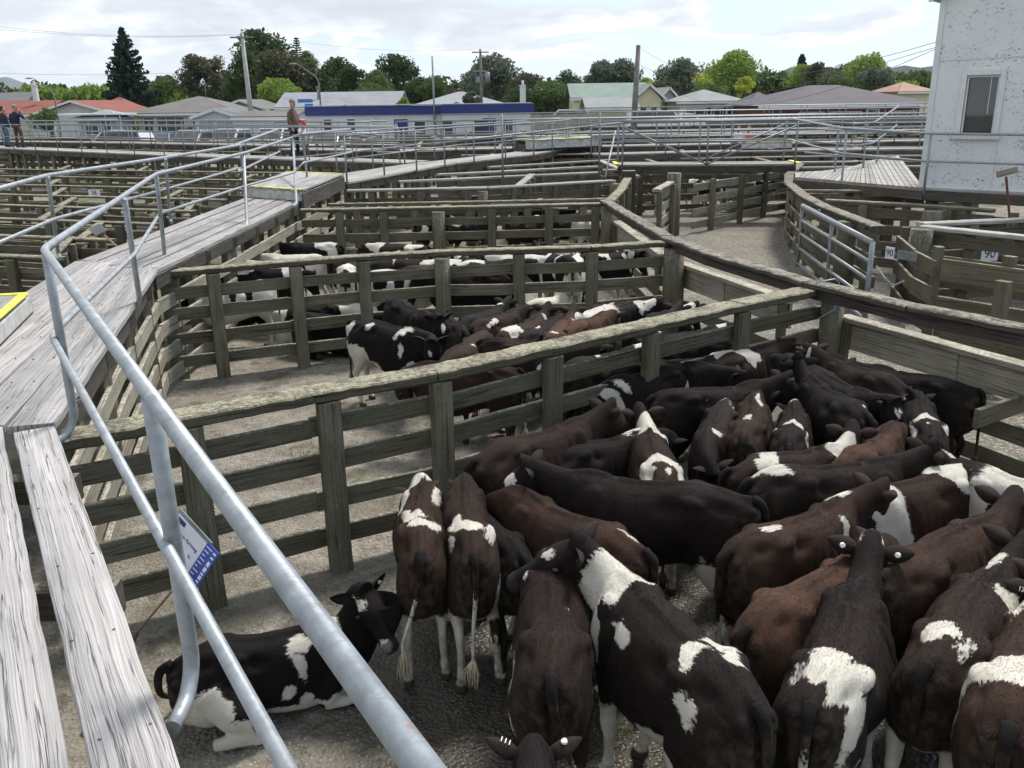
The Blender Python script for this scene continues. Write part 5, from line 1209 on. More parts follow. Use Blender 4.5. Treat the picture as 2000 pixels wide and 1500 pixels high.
# building frame of reference
C0 = Vv((7.86, 17.52, 1.50)); bx = Vv((.770, -.638, 0)).normalized(); by = Vv((-bx.y, bx.x, 0)); 
def onface(px, py):
    d = Vv(ray(px, py)); o = Vv((0, 0, H)); t = (C0 - o).dot(by) / d.dot(by); p = o + d * t; q = p - C0; return q.dot(bx), q.z
def fp(u, v, out=0.): return C0 + bx * u + Z * v - by * out
m, nt, p = newmat('peeling_white_paint'); g = N(nt); P = g.pos
col1 = g.mix(g.noise(P, 1.5, 4), (.60, .62, .63), (.72, .735, .74))
pm = g.mapr(g.noise(P, 2.0, 3, .6), .45, .57); fl = g.noise(g.mapv(P, (19, 19, 34)), 1, 6, .72, .6)
pk = g.math('MULTIPLY', g.mapr(fl, .576, .60), pm, clamp=True)
c1 = g.mix(pk, col1, g.mix(g.noise(P, 40, 3), (.06, .055, .05), (.22, .21, .19)))
g.put(p.inputs['Base Color'], c1); p.inputs['Roughness'].default_value = .6
g.put(p.inputs['Normal'], g.bump(g.math('SUBTRACT', 1., pk), .6, .01)); M['peel'] = m
M['trim'] = simple('pale_trim_paint', (.62, .64, .64), .55, var=.05)
m, nt, p = newmat('window_glass_dark'); p.inputs['Base Color'].default_value = (.03, .035, .035, 1); p.inputs['Roughness'].default_value = .04; p.inputs['Specular IOR Level'].default_value = .9; M['glass'] = m
b_ = empty('white_building', C0, 'white sheet-clad office on stilts with peeling paint, right edge of the picture', 'building')
WB, DB, HB = 4.2, 3.4, 3.42
u0, v0_ = onface(1891, 147); u1, v1 = onface(1956, 146); u2, v2 = onface(1874, 262); u3, v3_ = onface(1939, 262)
U0, U1, V0, V1 = (u0 + u2) / 2, (u1 + u3) / 2, (v2 + v3_) / 2, (v0_ + v1) / 2
c = MB()
def quad(pts): c.poly(pts, [((q - C0).dot(bx) + (q - C0).dot(by), q.z) for q in pts])
# front wall with window opening
for a, b, lo, hi in ((0, U0, 0, HB), (U1, WB, 0, HB), (U0, U1, 0, V0), (U0, U1, V1, HB)):
    quad([fp(a, lo), fp(b, lo), fp(b, hi), fp(a, hi)])
W0 = by * DB
quad([fp(0, 0) + W0, fp(0, 0), fp(0, HB), fp(0, HB) + W0]); quad([fp(WB, 0), fp(WB, 0) + W0, fp(WB, HB) + W0, fp(WB, HB)]); quad([fp(WB, 0) + W0, fp(0, 0) + W0, fp(0, HB) + W0, fp(WB, HB) + W0])
quad([fp(0, HB), fp(WB, HB), fp(WB / 2, HB + 1.0)]); quad([fp(WB, HB) + W0, fp(0, HB) + W0, fp(WB / 2, HB + 1.0) + W0])
quad([fp(0, 0), fp(0, 0) + W0, fp(WB, 0) + W0, fp(WB, 0)])
c.build('wall', M['peel'], b_)
# seams between cladding sheets, corner boards
def strip(name, a, b, w, t, mat): 
    cc = MB(); cc.bar(a, b, w, t, up=-by); return cc.build(name, mat, b_)
us, vs_ = onface(1888, 115)
strip('cladding_joint', fp(0.05, vs_ - .02, .006), fp(WB, vs_ + .09, .006), .012, .01, M['trim'])
strip('cladding_joint', fp(us, vs_, .006), fp(U0 - .05, V1 + .05, .006), .012, .01, M['trim'])
strip('cladding_joint', fp(U1 + .10, V0 - .12, .006), fp(U1 + .10, .02, .006), .012, .01, M['trim'])
strip('corner_board', fp(.05, .0, .012), fp(.05, HB, .012), .10, .02, M['trim'])
strip('bottom_board', fp(.1, -.06, .01), fp(WB, -.06, .01), .14, .03, M['trim'])
wf = strip('window_frame', fp(U0 - .045, V0 - .09, .02), fp(U0 - .045, V1 + .09, .02), .09, .05, M['trim'])
fr_ = MB(); fr_.bar(fp(U1 + .045, V0 - .09, .02), fp(U1 + .045, V1 + .09, .02), .09, .05, up=-by); fr_.bar(fp(U0, V1 + .045, .02), fp(U1, V1 + .045, .02), .09, .05, up=-by); fr_.bar(fp(U0 - .12, V0 - .05, .03), fp(U1 + .12, V0 - .05, .03), .09, .08, up=-by)
fr_.bar(fp(U0 + .02, V0, -.02), fp(U0 + .02, V1, -.02), .03, .03, up=-by); fr_.bar(fp(U1 - .02, V0, -.02), fp(U1 - .02, V1, -.02), .03, .03, up=-by); fr_.bar(fp(U0, V1 - .02, -.02), fp(U1, V1 - .02, -.02), .03, .03, up=-by)
fr_.build('window_frame', M['trim'], b_)
c = MB(); quad([fp(U0, V0, -.05), fp(U1, V0, -.05), fp(U1, V1, -.05), fp(U0, V1, -.05)]); gp = c.build('window_pane', M['glass'], b_)
# blind cord and curtain shade inside
c = MB(); c.bar(fp(U0 + (U1 - U0) * .72, V0 + .35, -.045), fp(U0 + (U1 - U0) * .72, V1, -.045), .012, .008, up=-by); c.build('blind_cord', M['trim'], b_)
# roof
for sgn in (0, 1):
    a0 = fp(-.18 if not sgn else WB + .18, HB - .02, .16); a1 = fp(WB / 2, HB + 1.06, .16); W1_ = by * (DB + .3)
    c = MB(); n_ = (a1 - a0).cross(W1_).normalized(); n_ = n_ if n_.z > 0 else -n_
    c.prism([a0, a1, a1 + W1_, a0 + W1_], n_ * .05); c.build('roof', M['steel_far'], b_)
    c = MB(); c.bar(a0 - Z * .06 - by * .01, a1 - Z * .06 - by * .01, .02, .15, up=Z); c.build('bargeboard', M['trim'], b_)
c = MB(); c.tube([fp(-.20, HB - .05, .12), fp(-.20, HB - .05, .12) + by * (DB + .2)], .05, 8); c.build('gutter', M['trim'], b_)
for (u, d) in ((.2, .3), (2.1, .3), (4.0, .3), (.2, 3.1), (2.1, 3.1), (4.0, 3.1)):
    q = fp(u, 0) + by * d; c = MB(); c.bar((q.x, q.y, -.05), (q.x, q.y, 1.36), .2, .2, up=by); c.build('stilt', M['post'], b_)
c = MB(); c.bar(fp(0, -.2, -.3), fp(WB, -.2, -.3), .15, .16); c.bar(fp(0, -.2, -3.1), fp(WB, -.2, -3.1), .15, .16); c.build('bearer', M['dark'], b_)
# rail in front of the building
a1 = at(1545, 250, 2.58); a2 = at(1823, 258, 2.50)
dd_ = (Vv((11.2, 14.35, 0)) - Vv((7.8, 17.22, 0))).normalized()
guard([(7.0, 22.9, 2.66), (6.9, 19.2, 2.55), (7.80, 17.22, 2.50), (11.2, 14.35, 2.50)], 'steel rail running past the front of the white building', [(6.42, 20.05, 0, 0), (7.83, 17.20, 0, 0), (10.4, 15.0, 0, 0)][1:], r=.024, rm=.02, zt=2.5, zm=2.0)
guard([(6.45, 20.1, 2.52), (7.0, 19.0, 2.5), (7.80, 17.24, 2.5)], 'lower steel rail at the front of the curved deck', [(6.95, 19.1, .15, .1)], r=.022, rm=.02, zt=2.5, zm=2.0)
guard([(7.5, 23.9, 2.60), (8.2, 22.0, 2.55), (9.0, 22.9, 2.55), (10.6, 25.4, 2.9)], 'steel rail along the back of the curved deck', [(7.6, 21.4, .15, -.1), (8.6, 22.3, .15, -.1), (9.6, 24.0, .15, -.1)], r=.022, rm=.02, zt=2.55, zm=2.05, mat='steel_far', n=8)
# T-shaped board on a rusty stake
M['rust'] = simple('rusty_iron', (.13, .055, .035), .8, var=.3, nscale=20)
ts = at(1972, 460, .95); tt = at(1966, 352, 1.72); tt.y = ts.y = 14.6
tr = empty('stake_sign', Vv((ts.x, 14.6, 0)), 'weathered blank board on a rusty stake in front of the white building', 'sign')
pa = atd(1974, 450, 14.6); pb = atd(1965, 345, 14.6)
c = MB(); c.bar(pa, pb, .05, .02); c.build('stake', M['rust'], tr)
pc, pd_ = atd(1947, 341, 14.58), atd(1987, 331, 14.58); c = MB(); c.bar(pc, pd_, .03, .10); c.build('board', M['greyboard'], tr)
# chains
def chain(pts, label, n=26, r=.011):
    mb = MB(); P_ = [Vv(p) for p in pts]; L = plen(P_)[-1]
    for i in range(n):
        q, d = on_path(P_, L * (i + .5) / n); sd = d.cross(Vv((0, 0, 1)) if abs(d.z) < .9 else Vv((1, 0, 0))).normalized()
        if i % 2: sd = d.cross(sd)
        lp = [q + d * (r * 1.5 * math.cos(t)) + sd * (r * math.sin(t)) for t in [k * math.pi / 4 for k in range(9)]]
        mb.tube(lp, .0035, 5, caps=False)
    tag(mb.build('chain', M['steel']), label, 'chain')
chain([at(1712, 520, 1.0), at(1730, 545, .9), at(1745, 558, .82), at(1766, 548, .88)], 'steel chain hanging from the latch end of the tube gate')
chain([(3.28, 8.93, 1.18), (3.37, 8.9, 1.0), (3.43, 8.92, .7), (3.42, 8.95, .45)], 'loose chain hanging on the round corner post of the nearest pen', n=30)
mb = MB(); q = Vv((3.22, 8.93, 0)); mb.tube([q + Vv((-.18, .02, 1.30)), q + Vv((-.16, -.1, 1.42)), q + Vv((0, -.14, 1.46)), q + Vv((.1, 0, 1.40)), q + Vv((.02, -.16, 1.15)), q + Vv((-.14, -.14, 1.05))], .006, 6)
tag(mb.build('tie_wire', M['steel']), 'loop of tie wire binding the beam to the corner post', 'wire')
# ================================================================ loose chips, stones and weeds on the ground
def scatter(name, n, region, size, mat, label, seed, zf):
    rg = np.random.default_rng(seed); x0, x1, y0, y1 = region; V = []; 
    x = rg.uniform(x0, x1, n); y = y0 + (y1 - y0) * rg.random(n) ** 1.3; keep = zf(x, y); x, y = x[keep], y[keep]; n = len(x)
    a = rg.uniform(0, 6.28, n); s = rg.uniform(.35, 1, n) * size; k = rg.uniform(.35, .9, n); h = s * rg.uniform(.2, .5, n)
    ca, sa = np.cos(a), np.sin(a); z0 = np.array([noise.noise((u * 3.1, v * 3.1, 1)) * .014 + noise.noise((u * 9, v * 9, 5)) * .0098 + noise.noise((u * .8, v * .8, 9)) * .0168 for u, v in zip(x, y)]) + (.0 if name != 'lane_stones' else .035)
    cs = []
    for cx_, cy_, cz_ in ((-1, -.6, -.3), (.9, -.8, -.3), (.2, 1, -.3), (-.2, -.1, 1)):
        px, py = cx_ * s, cy_ * s * k; cs.append(np.stack([x + px * ca - py * sa, y + px * sa + py * ca, z0 + cz_ * h], 1))
    V = np.stack(cs, 1).reshape(-1, 3); b = np.arange(n)[:, None] * 4
    F_ = np.concatenate([b + np.array(t) for t in ((0, 1, 3), (1, 2, 3), (2, 0, 3))], 1).reshape(-1, 3)
    me = bpy.data.meshes.new(name); me.from_pydata(V.tolist(), [], F_.tolist()); me.materials.append(mat); o = bpy.data.objects.new(name, me); col.objects.link(o)
    tag(o, label, 'stones', kind='stuff')
m, nt, p = newmat('loose_chip'); g = N(nt); g.put(p.inputs['Base Color'], g.mix(g.noise(g.pos, 23, 2), (.10, .085, .065), (.46, .43, .37))); p.inputs['Roughness'].default_value = .85; M['chip'] = m
Ex = lambda x, y: x < np.interp(y, ey_, ex_) - .05
scatter('wood_chips', 17000, (-4, 5, 1.2, 12), .010, M['chip'], 'loose stones and wood chips on the pen floors', 2, lambda x, y: Ex(x, y) & (((x - 2) ** 2 + (y - 4.4) ** 2 > 7.5) | (np.sin(x * 37 + y * 91) > .85)))
scatter('lane_stones', 9000, (2.2, 9, 6, 26), .022, M['chip'], 'loose stones on the gravel lane', 3, lambda x, y: ~Ex(x, y) & (x > np.interp(y, ey_, ex_) + .15))
mb = MB(); rr = random.Random(9)
for (px, py, spr, n) in ((690, 880, .35, 260), (650, 890, .2, 120), (560, 915, .2, 60), (1200, 1432, .12, 110), (1135, 1470, .10, 60), (905, 985, .08, 50), (415, 870, .1, 40), (1090, 655, .5, 60), (1640, 700, .1, 40)):
    q = at(px, py, 0)
    for _ in range(n):
        b = q + Vv((rr.gauss(0, spr), rr.gauss(0, spr * .35), .0)); h = rr.uniform(.015, .06); d = Vv((rr.gauss(0, .4), rr.gauss(0, .4), 1)).normalized(); w_ = Vv((rr.gauss(0, 1), rr.gauss(0, 1), 0)).normalized() * .005
        k = len(mb.v); mb.v.extend([tuple(b - w_), tuple(b + w_), tuple(b + d * h)]); mb.face((k, k + 1, k + 2))
tag(mb.build('weeds', M['lf_light']), 'small weeds growing through the pen floor', 'weeds', kind='stuff')
# ================================================================ maze of far yards
def yards():
    rows = []
    # left block: behind and left of the walkway
    lab = 'timber yard fence in the crowded pens left of the walkway'
    rr = random.Random(4)
    for i, y in enumerate((11.8, 13.4, 15.2, 17.0, 19.0, 21.2, 23.6, 26.2)):
        x0, x1 = -13.5 - i * 1.2, -5.9
        sl = -.34
        pts = [(x0, y - sl * 0 + (x0 + 6) * sl), ((x0 + x1) / 2, y + ((x0 + x1) / 2 + 6) * sl + rr.uniform(-.2, .2)), (x1, y)]
        fence(pts, lab, posts=1.55, zc=1.28, cap=.15, capth=.045, mats=('yard', 'post', 'yard'), group='timber fences of the left-hand pens', seg=1, rails=RAILS4)
        for x in np.arange(x0 + 1.5 + rr.random(), x1, 2.9):
            yy = y + (x + 6) * sl; hgt = 1.9
            fence([(x, yy), (x - .35 + rr.uniform(-.3, .3), yy + hgt)], 'short cross fence between the left-hand pens', posts=1.3, zc=1.28, cap=.13, capth=.045, mats=('yard', 'post', 'yard'), group='cross fences of the left-hand pens', seg=1, rails=RAILS4)
    for i, y in enumerate((36.5, 40, 44, 48.5, 53)):
        fence([(-30 - i * 2, y + 8), (-16, y + 1.5), (-6, y - 4)], 'timber fence beyond the long left walkway', posts=2.6, zc=1.25, cap=.16, mats=('yard', 'post', 'yard'), group='fences beyond the long left walkway', seg=1)
    # centre and right block
    for i, y in enumerate((26.0, 28.2, 30.6, 33.2, 36, 39, 42.3, 46, 50, 54.5, 59)):
        xs = -1.0 + (y - 26) * -.10 if y < 34 else -8 + rr.uniform(-1, 1)
        if y < 33: xs = 2.6 + rr.uniform(0, .4) + (y - 26) * .25
        xe = 12 + (y - 24) * .52
        n = 4; pts = [(xs + (xe - xs) * k / n, y + rr.uniform(-.35, .35) - (xs + (xe - xs) * k / n) * .06) for k in range(n + 1)]
        fence(pts, 'timber yard fence in the crowded far pens to the right', posts=2.0, zc=1.30, cap=.17, capth=.05, mats=('yard', 'post', 'deck_far'), group='timber fences of the far right pens', seg=1)
        for x in np.arange(xs + 1.2, xe, 3.4):
            fence([(x, y - x * .06), (x + rr.uniform(-.3, .3), y - x * .06 + 2.4)], 'short cross fence in the far pens to the right', posts=1.6, zc=1.3, cap=.15, mats=('yard', 'post', 'yard'), group='cross fences of the far right pens', seg=1)
    # pens between walkway and fourth fence
    for k, (a, b) in enumerate((((-2.7, 22.4), (2.4, 24.4)), ((-1.9, 24.4), (2.6, 26.6)), ((-.6, 26.9), (3.4, 29.5)), ((3.2, 22.9), (2.9, 29.0)), ((.2, 20.8), (.6, 24)))):
        fence([a, b], ('cross rails just behind the pale sunlit cap plank', 'timber fence two rows behind the pale sunlit cap plank', 'timber fence under the raised step in the middle distance', 'side fence left of the footbridge', 'divider fence behind the pale sunlit cap plank')[k], posts=1.2, cap=.17, mats=('yard', 'post', 'deck_far'), seg=1)
yards()
# dark brace frames (leaning props) under far walkway
def farwalk(pts, z, label, both=True, w=1.0, rail_h=1.0, post=2.1, grp='far walkways with steel rails'):
    P_ = [Vv((*p, 0)) for p in pts]; off_ = []
    for i, p in enumerate(P_):
        a = P_[max(0, i - 1)]; b = P_[min(len(P_) - 1, i + 1)]; d = (b - a).normalized(); off_.append(p + Vv((-d.y, d.x, 0)) * w)
    deck([(p.x, p.y) for p in P_], [(p.x, p.y) for p in off_], label, z=z, nb=3, mat='deck_far', seg=1, jit=0)
    for nm, Q in (('near', P_), ('far', off_))[:2 if both else 1]:
        L = plen(Q)[-1]; k = max(1, int(L / post)); ps = []
        for i in range(k + 1):
            q, d = on_path(Q, L * i / k); ps.append((q.x, q.y, 0, 0, z + rail_h, z))
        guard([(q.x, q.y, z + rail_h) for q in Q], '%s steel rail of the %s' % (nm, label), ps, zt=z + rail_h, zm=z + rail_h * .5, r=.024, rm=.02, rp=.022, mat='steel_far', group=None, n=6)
farwalk([(-4, 33.5), (2, 34.5), (9, 35.2), (19, 35.8)], 1.5, 'middle-distance walkway behind the footbridge')
farwalk([(2.9, 29.4), (6, 30.0), (10, 30.4), (16, 30)], 1.5, 'walkway just behind the footbridge')
farwalk([(-3, 42), (8, 43.5), (24, 44)], 1.6, 'second far walkway across the yards')
farwalk([(4, 52), (16, 53), (32, 52)], 1.7, 'third far walkway near the low grey shed')
farwalk([(-9, 36), (-5, 33.8)], 1.5, 'short far walkway behind the standing man')
farwalk([(-34, 52), (-20, 45), (-9, 38.5)], 1.5, 'back walkway behind the long left walkway')
# rails of the long left walkway
LW = [(-3.2, 27.1), (-9.46, 31.2), (-14.6, 34.9), (-22.4, 40.8), (-30, 46.9)]; LW2 = [(-3.4, 28.6), (-8.8, 32.4), (-13.9, 36.1), (-21.7, 42.0), (-29.3, 48.1)]
for nm, Q in (('near', LW), ('far', LW2)):
    QQ = [Vv((*p, 0)) for p in Q]; L = plen(QQ)[-1]; ps = []
    for i in range(19):
        q, d = on_path(QQ, L * i / 18); ps.append((q.x, q.y, 0, 0, 2.47, 1.45))
    guard([(q.x, q.y, 2.47) for q in QQ], '%s steel rail of the long left walkway where men stand' % nm, ps, zt=2.47, zm=1.97, r=.022, rm=.018, rp=.02, mat='steel_far', n=6)
# rails of the curving walkway beyond the landing
for nm, pts in (('right', [(-3.7, 20.9), (-1.9, 25.7), (-1.45, 26.9), (1.1, 31.1), (3.3, 37.4)]), ('left', [(-5.05, 21.7), (-3.1, 26.5), (-2.6, 27.8), (-.1, 32.1), (2.1, 38.2)])):
    QQ = [Vv((*p, 0)) for p in pts]; L = plen(QQ)[-1]; ps = []
    for i in range(11):
        q, d = on_path(QQ, L * i / 10); ps.append((q.x, q.y, 0, 0, 2.47, 1.42))
    guard([(q.x, q.y, 2.47) for q in QQ], '%s steel rail of the walkway curving away beyond the landing' % nm, ps, zt=2.47, zm=1.97, r=.022, rm=.018, mat='steel_far', n=6)
# diagonal strut with a white foot plate, and long rail above the sunlit cap
mb = MB(); mb.tube([(2.75, 23.9, 2.4), (2.28, 21.75, 1.42)], .022, 8); tag(mb.build('diagonal_strut', M['steel_far']), 'diagonal steel strut with its foot on the sunlit cap plank', 'strut')
guard([(-3.75, 21.3, 2.33), (-1, 21.6, 2.33), (2.9, 23.85, 2.60)], 'steel rail above the pale sunlit cap plank', [(-.15, 21.9, 0, 0, 2.9, 1.25), (2.3, 23.5, 0, 0, 2.9, 1.3)], zt=2.33, zm=1.95, r=.022, rm=.018, mat='steel_far', n=8, mid=False)
step_block((.6, 32.2), (3.4, 34.0), (3.0, 35.4), (.2, 33.6), 1.55, 1.85, 'raised yellow-edged step in the middle distance above the dark calves', n=4, mat='deck_far')
step_block((7.7, 30.6), (9.4, 30.7), (9.4, 31.8), (7.7, 31.7), 1.55, 1.75, 'yellow-fronted step box far right behind the footbridge', n=3, mat='deck_far')
# ================================================================ suburban houses
M['glass2'] = simple('house_glass', (.05, .06, .065), .1, var=.3, nscale=.7); 
def roofmat(name, c, rib=3.):
    m, nt, p = newmat(name); g = N(nt); P = g.pos; n = g.noise(P, .6, 4)
    g.put(p.inputs['Base Color'], g.mix(g.mapr(n, .3, .7), tuple(x * .85 for x in c), tuple(min(1, x * 1.12) for x in c))); p.inputs['Roughness'].default_value = .75; p.inputs['Specular IOR Level'].default_value = .25
    g.put(p.inputs['Normal'], g.bump(g.noise(g.mapv(g.uv, (6, .1, 1)), 2, 2), .3, .05)); return m
RM = {k: roofmat('roof_' + k, c) for k, c in dict(red=(.20, .065, .048), taupe=(.135, .125, .118), lilac=(.21, .22, .25), greyblue=(.23, .25, .27), green=(.155, .21, .18), greyroof=(.20, .215, .21), brown=(.075, .066, .076), salmon=(.30, .17, .13), white=(.66, .67, .66), dgrey=(.13, .135, .14)).items()}
WM = {k: simple('wall_' + k, c, .75, var=.06, nscale=.8) for k, c in dict(white=(.60, .61, .60), cream=(.52, .50, .43), yellow=(.58, .54, .36), grey=(.30, .33, .36), blue=(.055, .13, .36), brick=(.14, .055, .045), cwhite=(.56, .57, .56), corr=(.48, .50, .51)).items()}
M['navy'] = simple('navy_fascia', (.014, .026, .15), .5, var=.08)
def house(px0, px1, Y, roof, wall, label, hw=2.6, hr=1.3, d=8., kind='hip', wins=(), front='gable', over=.5, z0=0., extra=None, rz=0., cat='house', name='house'):
    """house whose front runs between two photo columns at distance Y"""
    a = atd(px0, 220, Y); b = atd(px1, 220, Y); W = b.x - a.x; cx = (a.x + b.x) / 2
    r = empty(name, Vv((cx, Y, 0)), label, cat); O = Vv((cx, Y, 0)); mr = Matrix.Rotation(rz, 3, 'Z')
    def q(x, y, z): return O + mr @ Vv((x, y, z))
    w2 = W / 2; c = MB()
    base = [q(-w2, 0, -.1), q(w2, 0, -.1), q(w2, d, -.1), q(-w2, d, -.1)]
    top = [p + Z * (hw + .1) for p in base]
    for i in range(4):
        j = (i + 1) % 4; c.poly([base[i], base[j], top[j], top[i]])
    c.poly(top)
    rm = MB(); o_ = over; th = .12
    if kind == 'hip':
        ins = min(d / 2 + o_, W / 2 + o_) * .98
        e = [q(-w2 - o_, -o_, hw), q(w2 + o_, -o_, hw), q(w2 + o_, d + o_, hw), q(-w2 - o_, d + o_, hw)]
        r0, r1 = q(-w2 - o_ + ins, d / 2, hw + hr), q(w2 + o_ - ins, d / 2, hw + hr)
        faces = [[e[0], e[1], r1, r0], [e[1], e[2], r1], [e[2], e[3], r0, r1], [e[3], e[0], r0]]
    elif kind == 'gable_side':     # ridge parallel to the front
        e = [q(-w2 - o_, -o_, hw), q(w2 + o_, -o_, hw), q(w2 + o_, d + o_, hw), q(-w2 - o_, d + o_, hw)]
        r0, r1 = q(-w2 - o_, d / 2, hw + hr), q(w2 + o_, d / 2, hw + hr)
        faces = [[e[0], e[1], r1, r0], [e[2], e[3], r0, r1]]
        c.poly([q(-w2, 0, hw), q(-w2, d, hw), q(-w2, d / 2, hw + hr * .93)]); c.poly([q(w2, 0, hw), q(w2, d, hw), q(w2, d / 2, hw + hr * .93)])
    else:                          # gable facing the camera
        e = [q(-w2 - o_, -o_, hw - .1), q(w2 + o_, -o_, hw - .1), q(w2 + o_, d + o_, hw - .1), q(-w2 - o_, d + o_, hw - .1)]
        r0, r1 = q(0, -o_, hw + hr), q(0, d + o_, hw + hr)
        faces = [[e[0], e[3], r1, r0][::-1], [e[1], e[2], r1, r0]]
        c.poly([q(-w2, 0, hw), q(w2, 0, hw), q(0, 0, hw + hr * .93)]); c.poly([q(-w2, d, hw), q(w2, d, hw), q(0, d, hw + hr * .93)])
    c.build('wall', wall, r)
    for f in faces:
        n_ = (f[1] - f[0]).cross(f[2] - f[0]).normalized(); n_ = n_ if n_.z > 0 else -n_
        rm.prism(f, n_ * th)
    rm.build('roof', roof, r)
    fm = MB()
    if kind == 'gable': fm.bar(e[0] + Z * .0, r0 + Z * .0, .06, .22); fm.bar(r0, e[1], .06, .22)
    else: fm.bar(e[0] - Z * .05, e[1] - Z * .05, .08, .2)
    fm.build('fascia', M['trim'], r)
    for wi in wins:
        fx, z, ww, wh = wi[:4]; kd = wi[4] if len(wi) > 4 else 'w'; x = -w2 + fx * W
        f = MB(); y_ = -.04
        for s_ in (-1, 1): f.bar(q(x + s_ * ww / 2, y_, z), q(x + s_ * ww / 2, y_, z + wh), .09, .08, up=Vv((0, 1, 0)))
        f.bar(q(x - ww / 2, y_, z), q(x + ww / 2, y_, z), .08, .09); f.bar(q(x - ww / 2, y_, z + wh), q(x + ww / 2, y_, z + wh), .08, .09)
        for k in range(1, int(ww / 1.0) + (0 if kd == 'd' else 1)):
            xx = x - ww / 2 + ww * k / (int(ww / 1.0) + 1); f.bar(q(xx, y_, z), q(xx, y_, z + wh), .05, .06, up=Vv((0, 1, 0)))
        fo = f.build('door' if kd == 'd' else 'window', M['trim'] if kd != 'd' else M['navy'] if 0 else M['trim'], r)
        p = MB(); p.poly([q(x - ww / 2, -.02, z), q(x + ww / 2, -.02, z), q(x + ww / 2, -.02, z + wh), q(x - ww / 2, -.02, z + wh)])
        po = p.build('pane', M['glass2'] if kd == 'w' else (M['glass2'] if kd == 'd' else kd)); po.parent = fo; po.matrix_parent_inverse = Matrix.Translation(-(r.location))
    if extra: extra(r, q, w2, W)
    return r
def chimney(x, y, z0, z1, mat='white', s=.6, pipe=False):
    def f(r, q, w2, W):
        c = MB()
        if pipe: c.tube([q(x, y, z0), q(x, y, z1)], .12, 8); c.tube([q(x, y, z1), q(x, y, z1 + .15)], .2, 8)
        else:
            a = q(x, y, (z0 + z1) / 2); c.box(a, (s, s, z1 - z0)); c.box(q(x, y, z1), (s * 1.2, s * 1.2, .12)); c.tube([q(x, y, z1), q(x, y, z1 + .5)], .13, 8)
        c.build('chimney', WM[mat] if mat in WM else M['steel_far'], r)
    return f
house(60, 232, 100, RM['red'], WM['cwhite'], 'white house with a wide red roof and pale gable facing the yards', hw=2.1, hr=1.56, d=12, kind='gable', wins=((.80, .6, 1.4, 1.6),), over=.8)
house(-60, 78, 108, RM['red'], WM['cream'], 'red-roofed house wing at the left edge with a white chimney', hw=2.3, hr=1.48, d=10, kind='gable_side', wins=((.5, .8, 1.6, 1.2),), extra=chimney(2.4, 3, 3.8, 5.5, s=.5))
house(185, 248, 114, RM['red'], WM['cwhite'], 'small red hipped roof behind the white gabled house', hw=2.5, hr=1.56, d=6, kind='hip')
house(-40, 40, 125, RM['dgrey'], WM['grey'], 'dark grey roofed house behind the left red roof', hw=3, hr=1.97, d=8, kind='gable_side')
house(150, 222, 84, RM['greyblue'], WM['grey'], 'small grey shed house with a low pale roof beside the round bush', hw=2.0, hr=0.74, d=5, kind='hip', wins=((.35, .7, 1.2, .9), (.75, .1, .9, 1.8, 'd')))
def carport(r, q, w2, W):
    c = MB(); c.box(q(-w2 - 2.6, -2.6, 2.45), (6.4, 3.4, .14)); c.build('carport_roof', M['trim'], r)
    for x in (-5.6, -3.6, -1.0, .3):
        c = MB(); c.bar(q(-w2 + x, -4.1, 0), q(-w2 + x, -4.1, 2.4), .09, .09, up=Vv((0, 1, 0))); c.build('carport_post', M['trim'], r)
    c = MB(); c.tube([q(1, 4, 3.5), q(1, 4, 5.4)], .03, 6); c.build('aerial', M['steel_far'], r)
house(262, 455, 88, RM['taupe'], WM['cream'], 'low cream house with a wide taupe roof and white carport', hw=2.35, hr=1.48, d=10, kind='hip', wins=((.14, .05, 1.0, 2.0, 'd'), (.36, .7, 2.6, 1.4), (.66, .6, 1.5, 1.6), (.84, .1, 1.2, 2.0, 'd')), extra=carport, over=.7)
house(425, 520, 96, RM['taupe'], WM['cream'], 'cream gable end with taupe roof behind the concrete pole', hw=2.6, hr=0.90, d=8, kind='gable')
house(378, 462, 76, RM['dgrey'], WM['corr'], 'pale corrugated double garage with a dark gable trim', hw=2.2, hr=0.57, d=7, kind='gable', wins=((.28, .05, 1.4, 1.9, WM['grey']), (.70, .05, 1.4, 1.9, WM['grey'])), over=.3, cat='garage', name='garage')
house(455, 575, 74, RM['taupe'], WM['corr'], 'long low shed of white horizontal corrugated iron left of the brown-jacketed man', hw=2.1, hr=0.41, d=6, kind='gable_side', cat='shed', name='shed', over=.2)
house(548, 772, 92, RM['lilac'], WM['cream'], 'long cream house with a pale lilac roof behind the office', hw=2.7, hr=1.39, d=9, kind='gable_side', wins=((.12, 1.0, 1.2, 1.2), (.42, .9, 3.2, 1.3), (.66, .9, 2.8, 1.3), (.88, .9, 1.0, 1.1)), extra=chimney(-2.2, 2, 3.2, 4.6, pipe=True, mat='x'))
house(808, 985, 96, RM['greyblue'], WM['blue'], 'blue weatherboard house with a pale hipped roof', hw=2.6, hr=1.39, d=9, kind='hip', wins=((.12, .9, 1.6, 1.2), (.45, .9, 2.0, 1.2), (.66, .9, 1.0, 1.2), (.9, .9, 1.5, 1.2)), extra=chimney(6.6, 3, 2.9, 4.6))
house(1122, 1262, 98, RM['green'], WM['yellow'], 'yellow house with a long pale green roof', hw=3.2, hr=1.48, d=9, kind='gable_side', wins=((.12, 1.2, .8, 1.2), (.8, 1.0, .8, 1.4)))
house(1243, 1290, 95, RM['green'], WM['yellow'], 'yellow gable end with two narrow windows beside the dark pole', hw=3.1, hr=1.39, d=9, kind='gable', wins=((.28, .9, .7, 1.5), (.72, .9, .7, 1.5)))
house(1152, 1238, 88, RM['greyroof'], WM['yellow'], 'yellow lean-to annex with a grey-green roof', hw=2.3, hr=0.90, d=6, kind='gable_side')
